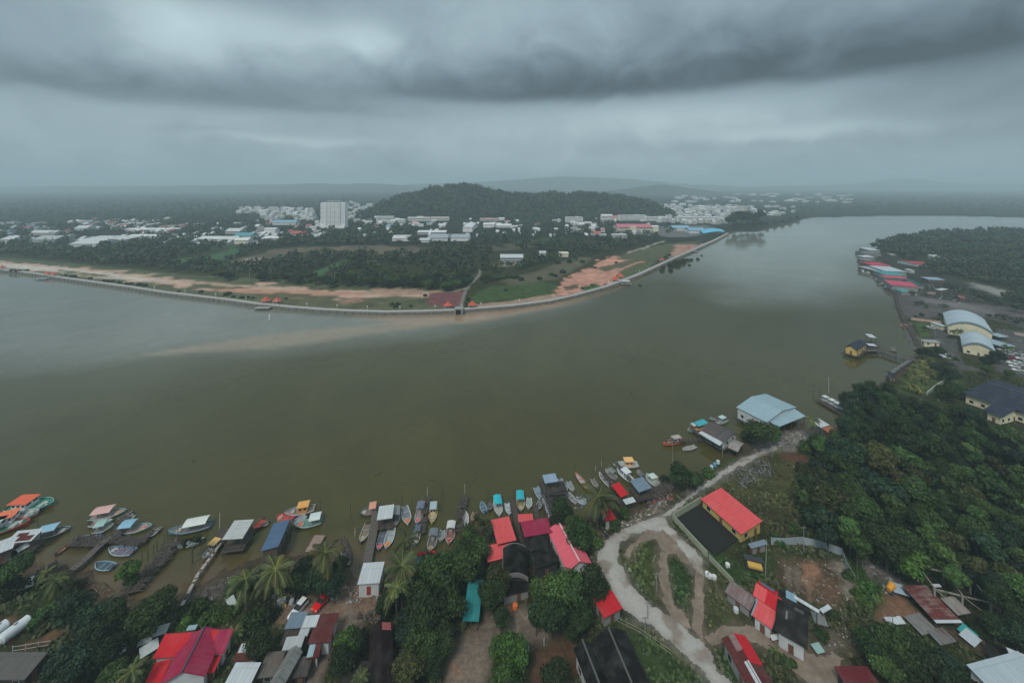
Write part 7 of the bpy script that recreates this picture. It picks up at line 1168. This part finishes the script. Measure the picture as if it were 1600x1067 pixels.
fence([(1424, 500), (1472, 506)], 1.8, 'long salmon coloured wall between the lawn and the mud flat', paint((.55, .38, .30), .8, .3, .3), name='boundary_wall', cat='wall', th=.25, post=6); fence([(1585, 523), (1640, 533)], 1.8, 'pale wall behind the car park at the right frame edge', paint((.5, .42, .36)), name='boundary_wall', cat='wall', th=.25, post=6)
fence([(960, 970), (1000, 990), (1050, 1025)], 1.2, 'low wire fence beside the gravel road above the black gabled roofs', paint((.3, .32, .26)), solid=False); fence([(1446, 533), (1470, 535)], 1.2, 'low white barrier beside the guard house', paint((.7, .7, .68)), solid=False)
fence([(1475, 598), (1462, 606), (1448, 618)], 1.5, 'curved dark retaining wall with pale top below the lawn', paint((.45, .44, .40)), name='retaining_wall', cat='wall', th=.35, post=3)
fence([(822, 1030), (826, 1022), (850, 1008), (872, 998)], 1.6, 'dark fence with two white posts across the dirt yard', paint((.14, .11, .09)), solid=False, pm=paint((.6, .6, .57))); fence([(788, 945), (808, 935)], 1.7, 'short grey wall piece in front of the black arched workshop', paint((.35, .36, .35)), name='wall_piece', cat='wall', post=4, th=.2)
# black yard floor
P = [G(x, y, 1.2) for x, y in [(1058, 811), (1098, 789), (1155, 842), (1118, 869)]]; mb = MB(); mb.slab([(p.x, p.y, 1.5) for p in P], .5); o = mb.build('yard_floor', paint((.008, .007, .006), .95, .5, .4)); tag(o, kind='structure')
for i in range(1): mb = MB()
P = [G(x, y, 1.2) for x, y in [(1098, 788), (1103, 786), (1161, 841), (1155, 845)]]; mb.slab([(p.x, p.y, 1.53) for p in P], .4); o = mb.build('yard_apron', paint((.22, .22, .20), .9, .6, .8)); tag(o, kind='structure')
# boom and posts, utility poles
def upole(px, py, h, label, arm=True):
    p_ = G(px, py, 1.1); e = empty('utility_pole', (p_.x, p_.y, 1.0), 0, label=label, cat='pole'); q = MB(); q.tube((0, 0, 0), (0, 0, h), .10, .07, 6); q.build('pole', paint((.28, .27, .25), .9, .3), e)
    if arm: q = MB(); q.box((0, 0, h-.4), (1.5, .1, .1)); q.build('crossarm', paint((.2, .2, .2)), e)
    return e
for x, y, h, l in [(547, 1012, 8, 'grey utility pole at the bend of the dirt track'), (1136, 752, 5, 'utility pole beside the straight part of the gravel road'), (1051, 722, 9, 'tall pole rising from the dark trees by the water'), (1129, 715, 6, 'pale green pole in front of the blackened stilt house'), (1206, 714, 4, 'short post at the upper end of the gravel road'), (1012, 965, 4, 'thin dark pole beside the gravel road near the bottom'), (1008, 990, 4, 'second thin pole beside the wire fence near the bottom'), (1026, 925, 5, 'thin pole on the grass island between the roads'), (1256, 862, 7, 'tall thin pole inside the fenced plot'), (1462, 528, 8, 'lamp post on the drive beside the guard house'), (1517, 505, 10, 'tall mast behind the larger cream hall'), (1395, 995, 5, 'pole by the collapsed roof'), (1495, 408, 8, 'thin mast in the woods of the point')]: upole(x, y, h, l)
# wooden frame at the forest edge
def frame(): 
    p_ = G(1510, 945, 1); e = empty('timber_frame', (p_.x, p_.y, 1), math.radians(-18), label='open timber frame of posts and beams at the forest edge', cat='frame')
    for i in range(4):
        for j in range(2): q = MB(); q.box((-7.5+i*5, -3+j*6, 2.2), (.3, .3, 4.6)); q.build('post', wood((.3, .28, .24)), e)
    for j in range(2): q = MB(); q.box((0, -3+j*6, 4.3), (15.6, .22, .25)); q.build('beam', wood((.3, .28, .24)), e)
    for i in range(4): q = MB(); q.box((-7.5+i*5, 0, 4.55), (.2, 6.4, .22)); q.build('beam', wood((.3, .28, .24)), e)
    for i in range(3): q = MB(); q.tube((-7.5+i*5, -3, 4.3), (-2.5+i*5, -3, 1.0), .09, n=4); q.build('brace', wood((.3, .28, .24)), e)
frame()
# white tanks bottom left
for (a, b_, l) in [((3, 998), (44, 968), 'long white cylindrical tank lying at the left frame edge'), ((-14, 992), (10, 975), 'second white tank partly cut by the left frame edge')]:
    A_, B_ = G(*a, 2.4), G(*b_, 2.4); c0 = (A_+B_)/2; c0.z = 1.1; e = empty('storage_tank', c0, 0, label=l, cat='tank'); d_ = (B_-A_).normalized(); q = MB(); q.tube(A_-c0, B_-c0, 1.15, n=20); q.tube(B_-c0, B_-c0+d_*.35, 1.1, .6, 20); q.tube(A_-c0, A_-c0-d_*.35, 1.1, .6, 20); q.build('tank_body', paint((.68, .72, .74), .4, .3, .8), e)
    for t in (.2, .8): q = MB(); w_ = (A_-c0).lerp(B_-c0, t); q.box((w_.x, w_.y, .3), (.5, 2.2, 1.2), math.atan2(d_.y, d_.x)); q.build('saddle', paint((.35, .05, .04)), e)
    q = MB(); w_ = (A_-c0).lerp(B_-c0, .5); q.tube((w_.x, w_.y, 2.3), (w_.x, w_.y, 2.7), .3, n=10); q.build('hatch', paint((.4, .42, .42)), e)
def drum(px, py, col, label, r=.45, h=.95, cat='drum', name='drum'):
    p_ = G(px, py, 1.2); q = MB(); q.tube((0, 0, 0), (0, 0, h), r, n=12); q.tube((0, 0, h), (0, 0, h+.08), r*.5, n=8)
    for k in (.33, .66): q.tube((0, 0, h*k-.02), (0, 0, h*k+.02), r*1.05, n=12)
    o = q.build(name, paint(col, .5, .3, 2)); o.location = (p_.x, p_.y, 1.0); return tag(o, label, cat)
drum(805, 949, (.75, .18, .04), 'orange drum at the edge of the dirt yard', .6, .9)
for x, y, c_, l in [(1112, 731, (.5, .6, .68), 'lower left white-blue water tank on the bank below the tin shed'), (1117, 727, (.15, .35, .5), 'middle blue water tank on the bank below the tin shed'), (1122, 723, (.62, .70, .74), 'upper right white water tank on the bank below the tin shed'), (437, 942, (.6, .64, .68), 'left pale drum on the rubbish heap beside the white car'), (443, 940, (.66, .68, .68), 'second pale drum on the rubbish heap beside the white car'), (456, 942, (.55, .6, .64), 'right pale drum on the rubbish heap beside the white car'), (1105, 899, (.7, .72, .7), 'pair of white tubs on the grass below the yard wall, left one'), (1109, 902, (.7, .72, .7), 'pair of white tubs on the grass below the yard wall, right one'), (1137, 885, (.72, .74, .72), 'white tub on the lawn right of the boundary wall'), (1116, 904, (.7, .7, .68), 'white tub at the boundary wall'), (1150, 955, (.6, .66, .68), 'white tank below the rusty striped shed')]: drum(x, y, c_, l, .55 if x > 1000 else .5, 1.0, 'tank' if 'tank' in l else ('tub' if 'tub' in l else 'drum'), 'water_tank' if 'tank' in l else ('tub' if 'tub' in l else 'drum'))
# yellow tipper / small roller in the yard lawn
p_ = G(1179, 888, 1.2); e = empty('trailer', (p_.x, p_.y, 1.1), math.radians(-18), label='black trailer with an open yellow load bed on the lawn', cat='trailer'); q = MB(); q.box((0, 0, .7), (4.2, 2.2, .25)); q.build('chassis', paint((.03, .03, .03)), e); q = MB(); q.box((0, -.3, 1.1), (3.2, 1.5, .5)); q.build('load_bed', paint((.70, .42, .08)), e); q = MB(); q.box((0, 1.3, 1.5), (4.4, 1.6, .15)); q.build('cover', paint((.04, .04, .045)), e)
for x_ in (-1.4, 1.4):
    for s_ in (-1, 1): q = MB(); q.tube((x_, s_*1.0, .4), (x_, s_*1.2, .4), .4, n=12); q.build('wheel', paint((.02, .02, .02), .9), e)
p_ = G(1391, 924, 1.2); e = empty('concrete_mixer', (p_.x, p_.y, 1.0), .4, label='orange-yellow machine on the dirt beside the rust red roof', cat='machine'); q = MB(); q.tube((-.8, 0, 1.1), (.9, 0, 1.5), .55, .75, 12); q.tube((.9, 0, 1.5), (1.3, 0, 1.6), .75, .4, 12); q.build('drum', paint((.80, .36, .04)), e); q = MB(); q.box((0, 0, .45), (1.9, 1.0, .25)); q.build('frame', paint((.1, .1, .1)), e)
for s_ in (-1, 1): q = MB(); q.tube((-.6, s_*.5, .3), (-.6, s_*.65, .3), .3, n=10); q.build('wheel', paint((.02, .02, .02)), e)
def table(px, py, rz, col, label, sz=(2.4, 1.6), h=.9):
    p_ = G(px, py, 1.2); e = empty('awning', (p_.x, p_.y, 1.0), rz, label=label, cat='awning'); q = MB(); q.slab([(-sz[0]/2, -sz[1]/2, h), (sz[0]/2, -sz[1]/2, h), (sz[0]/2, sz[1]/2, h+.3), (-sz[0]/2, sz[1]/2, h+.3)], .06); q.build('sheet', paint(col, .6, .3, 1.5), e)
    for i in (-1, 1):
        for j in (-1, 1): q = MB(); q.tube((i*sz[0]*.45, j*sz[1]*.42, 0), (i*sz[0]*.45, j*sz[1]*.42, h+.05), .05, n=5); q.build('post', WD, e)
for a in [(1512, 993, .4, (.04, .36, .34), 'teal sheet over a stack of boards in the dark yard', (3, 2.4)), (1516, 1001, .4, (.5, .56, .6), 'pale sheet just below the teal sheet in the dark yard', (3.4, 2.4)), (1406, 925, -.4, (.4, .5, .58), 'light blue sheet at the upper end of the rust red roof', (3.2, 2.6)), (42, 916, .8, (.66, .70, .70), 'white sheet on the bank at the left', (2.2, 3)), (362, 946, .9, (.45, .48, .46), 'grey metal sheet standing in the greenery left of the car port', (1.6, 3.2)), (190, 1014, .9, (.55, .6, .62), 'white board lying in the bushes left of the red roofs', (1.0, 3.6)), (455, 1000, .1, (.6, .62, .62), 'white box shade beside the patched roofs', (1.4, 1.2)), (233, 1018, .8, (.55, .6, .6), 'crumpled white sheets left of the red roof', (3, 2.4)), (250, 990, .3, (.5, .53, .53), 'pale sheet pieces above the red roof', (3, 2)), (227, 1005, .5, (.4, .45, .47), 'grey sheet beside the small palm', (2.4, 1.6)), (905, 848, .6, (.5, .52, .52), 'pale boat cover beside the pink roof', (2.2, 1.5)), (1280, 972, -.3, (.2, .2, .2), 'dark lean-to at the right end of the black roofed house', (2.6, 2.4)), (1278, 1018, .2, (.3, .45, .42), 'pale green sheet at the lower corner of the black roofed house', (2.0, 1.6)), (1214, 1000, .2, (.62, .64, .62), 'white bench-like frame in front of the white wall', (3.0, .8))]: table(*a)
# people: none large enough; motorbikes by the road
def motorbike(px, py, rz, col, label):
    p_ = G(px, py, 1.2); e = empty('motorbike', (p_.x, p_.y, 1.05), rz, label=label, cat='motorbike'); q = MB(); q.path([(-.55, 0, .7), (0, 0, .75), (.45, 0, .85)], [.16, .2, .12], 6); q.build('body', paint(col), e); q = MB(); q.box((-.3, 0, .88), (.7, .28, .1)); q.build('seat', paint((.02, .02, .02)), e); q = MB(); q.tube((.5, -.32, 1.05), (.5, .32, 1.05), .03, n=5); q.tube((.5, 0, 1.05), (.72, 0, .3), .04, n=5); q.build('handlebar', paint((.2, .2, .2)), e)
    for x_ in (-.65, .68): q = MB(); q.tube((x_, -.06, .3), (x_, .06, .3), .3, n=12); q.build('wheel', paint((.02, .02, .02)), e)
for x, y, rz, c_, l in [(945, 836, 1.2, (.3, .3, .32), 'motorbike parked at the edge of the gravel road above the bend'), (948, 840, 1.0, (.06, .06, .07), 'dark motorbike next to the other one at the road bend'), (1190, 693, .3, (.5, .1, .06), 'red motorbike near the upper end of the gravel road'), (1196, 692, .5, (.1, .1, .1), 'dark motorbike near the upper end of the gravel road')]: motorbike(x, y, rz, c_, l)
# ---------------------------------------------------------------- heaps, litter, grass (nobody could count them)
def heap(name, pts, n, label, cols, sz=(.5, .35, .2), z=1.1, long_=False, cat='debris', seed=0):
    r = random.Random(seed+n); P = np.array(poly(pts)); lo, hi = P.min(0), P.max(0); mb = MB(); k = 0; Q = np.column_stack([np.array([r.uniform(lo[0], hi[0]) for _ in range(n*4)]), np.array([r.uniform(lo[1], hi[1]) for _ in range(n*4)])]); ok = sdist(Q, P) > 0; Q = Q[ok][:n]; hq = hfun(Q) if len(Q) else []
    for (x, y), h in zip(Q, hq):
        h = max(h, .05); s_ = r.uniform(.3, 1.15); mi = r.randrange(len(cols))
        if long_: a = r.gauss(0, .55)+seed; l = r.uniform(.5, 1.7); mb.tube((x-math.cos(a)*l, y-math.sin(a)*l, h+.1+r.random()*.4), (x+math.cos(a)*l, y+math.sin(a)*l, h+.1+r.random()*.5), .09, n=4, mi=mi)
        else: mb.box((x, y, h+sz[2]*s_*.4), (sz[0]*s_, sz[1]*s_, sz[2]*s_), r.random()*3, mi, taper=r.uniform(.5, 1))
    o = mb.build(name, [paint(c_, .8, .3, 2) for c_ in cols]); return tag(o, label, cat, kind='stuff')
LT = [(.38, .38, .37), (.14, .13, .12), (.12, .11, .10), (.14, .17, .19), (.22, .16, .12), (.10, .09, .08), (.13, .12, .11)]
heap('litter', [(300, 925), (340, 900), (390, 888), (400, 905), (360, 925), (300, 945)], 130, 'pale litter scattered over the mud by the thin plank walkway', LT, (.35, .25, .15), seed=1)
heap('litter', [(425, 930), (450, 925), (470, 940), (455, 950), (430, 950)], 110, 'rubbish heap between the palms and the white car', LT+[(.6, .3, .1)], (.6, .45, .35), seed=2); heap('litter', [(510, 915), (560, 905), (575, 925), (590, 930), (540, 940), (515, 935)], 150, 'rubble and litter along the shore beside the white hut', LT+[(.4, .25, .2), (.4, .25, .2)], (.5, .4, .25), seed=3)
heap('timber_pile', [(1180, 718), (1205, 722), (1212, 742), (1195, 748), (1175, 732)], 45, 'stack of grey timber poles on the grass right of the gravel road', [(.13, .12, .11), (.05, .048, .045), (.28, .27, .26)], long_=True, seed=1.0); heap('timber_pile', [(1148, 735), (1175, 728), (1185, 752), (1160, 762)], 45, 'tangle of dark planks on the grass near the straight road', [(.15, .14, .13), (.08, .075, .07), (.3, .3, .29)], long_=True, seed=.8)
heap('litter', [(1345, 882), (1370, 884), (1385, 895), (1360, 900)], 160, 'rubbish dump of pale scraps at the forest edge', LT, (.6, .5, .25), seed=5); heap('litter', [(1378, 900), (1400, 905), (1400, 930), (1380, 925)], 90, 'scattered white scraps above the orange-yellow machine', LT, (.6, .5, .25), seed=6)
heap('litter', [(1215, 870), (1310, 870), (1330, 930), (1310, 955), (1240, 930), (1218, 900)], 170, 'rubble and boards over the fenced plot', [(.22, .18, .14), (.16, .12, .1), (.34, .31, .28), (.2, .1, .06)], (.6, .25, .1), seed=7); heap('litter', [(1270, 950), (1340, 950), (1340, 1010), (1290, 1030)], 120, 'bits of litter along the path right of the black roofed house', LT, (.4, .3, .15), seed=8)
heap('litter', [(1010, 770), (1048, 758), (1052, 775), (1015, 792)], 160, 'scrap and crates on the slipway platform', LT+[(.35, .05, .05), (.3, .08, .06)], (.8, .6, .45), seed=9); heap('litter', [(900, 765), (925, 770), (920, 795), (895, 790)], 60, 'baskets and gear on the bank below the palm', LT, (.6, .5, .4), seed=10)
heap('litter', [(1180, 688), (1255, 670), (1270, 685), (1200, 700)], 200, 'pale rubble on the ground in front of the big warehouse', [(.35, .34, .32), (.25, .23, .22)], (.6, .5, .15), seed=11); heap('litter', [(1420, 440), (1500, 450), (1540, 470), (1500, 475), (1430, 462)], 150, 'scattered huts debris and boards behind the fishing settlement', LT, (1.4, 1.0, .8), seed=12); heap('litter', [(115, 900), (150, 895), (185, 925), (150, 930)], 100, 'dead fronds and litter on the bank left of the creek', [(.14, .11, .08), (.24, .21, .17)], (.7, .12, .08), seed=13)
heap('litter', [(960, 815), (1000, 795), (1035, 778), (1045, 785), (975, 825)], 120, 'straw and scraps on the bank between the boats and the gravel road', [(.3, .25, .2), (.22, .18, .14), (.5, .5, .48)], (.6, .35, .15), seed=14)
heap('litter', [(1345, 395), (1372, 392), (1400, 450), (1385, 455), (1345, 415)], 300, 'gear and planks crowding the water front of the settlement', LT+[(.12, .11, .1), (.12, .11, .1)], (1.6, 1.1, 1.2), seed=15, z=1)
# grass and weeds over the open ground of the near bank
r8 = np.random.default_rng(77); n = 150000; d_ = r8.uniform(120, 860, n); xx = r8.uniform(-60, 1700, n); k_ = CH/d_; Q = np.stack([(xx-800)*k_, FPX*k_], 1)
gn = bpy.data.objects['ground'].data.attributes['Col']; cc = np.empty(len(GP)*4, np.float32); gn.data.foreach_get('color', cc); cc = cc.reshape(-1, 4)[:, :3]
di = len(ds)+1-np.searchsorted(ds[::-1], d_); di = np.clip(di, 2, len(ds)+1); ti = np.clip(np.searchsorted(ts, (xx-800)/FPX), 0, len(ts)-1); gcol = cc[di*len(ts)+ti]; grn = (gcol[:, 1] > gcol[:, 0]*.92) & (gcol.sum(1) < .42)
s_ = sdist(Q, NEARP); ok = grn & (s_ > 4)
for pp in (MAIN, LOOP, MID, JUNC, SIDE, [(1050, 805), (1100, 780), (1165, 845), (1115, 880)]): ok &= ~(sdist(Q, np.array(poly(pp))) > -.3)
Q, gcol, dq = Q[ok], gcol[ok], d_[ok]; hq = hfun(Q); cl = fbm(Q[:, 0]/5, Q[:, 1]/5, 91); kp = r8.random(len(Q)) < np.clip((cl-.32)*3.2, .12, 1); Q, gcol, hq, cl = Q[kp], gcol[kp], hq[kp], cl[kp]; n = len(Q)
sz = r8.uniform(.25, .6, n)*(.6+cl*1.0); a = r8.random(n)*6.28; tl = r8.normal(size=(n, 2))*.35; P3_ = np.column_stack([Q, hq]); dx = np.stack([np.cos(a)*sz, np.sin(a)*sz, np.zeros(n)], 1); up_ = np.column_stack([tl*sz[:, None], sz*.9]); dy = np.stack([-np.sin(a)*sz, np.cos(a)*sz, sz*.55], 1)*.8
V = np.stack([P3_-dx*.6, P3_+dx*.6, P3_+dx*.4+dy+up_*.3, P3_-dx*.5+dy+up_*.3], 1).reshape(-1, 3); col = gcol*(.65+.75*r8.random((n, 1)))*np.where(r8.random((n, 1)) < .12, np.array([[1.2, 1.1, .9]]), np.array([[.9, 1.0, .9]]))
o = npmesh('grass_cover', V, np.arange(n*4).reshape(-1, 4), leaf((1.0, 1.0, 1.0), 0), col=col); tag(o, 'rough grass and weeds over the open ground of the near bank', 'grass', kind='stuff')
# small things drifting on the river
for i, (x, y) in enumerate([(674, 751), (743, 750), (1258, 591), (1020, 452), (1004, 447), (985, 614), (820, 640), (300, 720), (590, 742), (1180, 575), (910, 560)]):
    p_ = G(x, y, 0); q = MB(); q.tube((-.9, 0, .02), (.9, .2, .06), .16, .1, 6); q.tube((.1, 0, .05), (.5, .7, .12), .07, .04, 5); o = q.build('driftwood', paint((.06, .05, .035), .9)); o.location = p_; o.rotation_euler = (0, 0, i*.8); o.scale = (1.3, 1.3, 1); tag(o, 'dark piece of driftwood floating on the open river', 'driftwood', 'driftwood floating on the river')
# ---------------------------------------------------------------- the damp air over the river plain
mb = MB(); mb.box((0, 14500, 108), (140000, 31000, 230)); m = bpy.data.materials.new('haze'); m.use_nodes = True; nt = m.node_tree; nt.nodes.clear()
o = N(nt, 'ShaderNodeOutputMaterial'); v = N(nt, 'ShaderNodeVolumePrincipled'); v.inputs['Color'].default_value = (.76, .93, 1.0, 1); v.inputs['Density'].default_value = HAZE; v.inputs['Anisotropy'].default_value = 0
nt.links.new(v.outputs[0], o.inputs['Volume']); h = mb.build('haze', m); tag(h, kind='stuff')
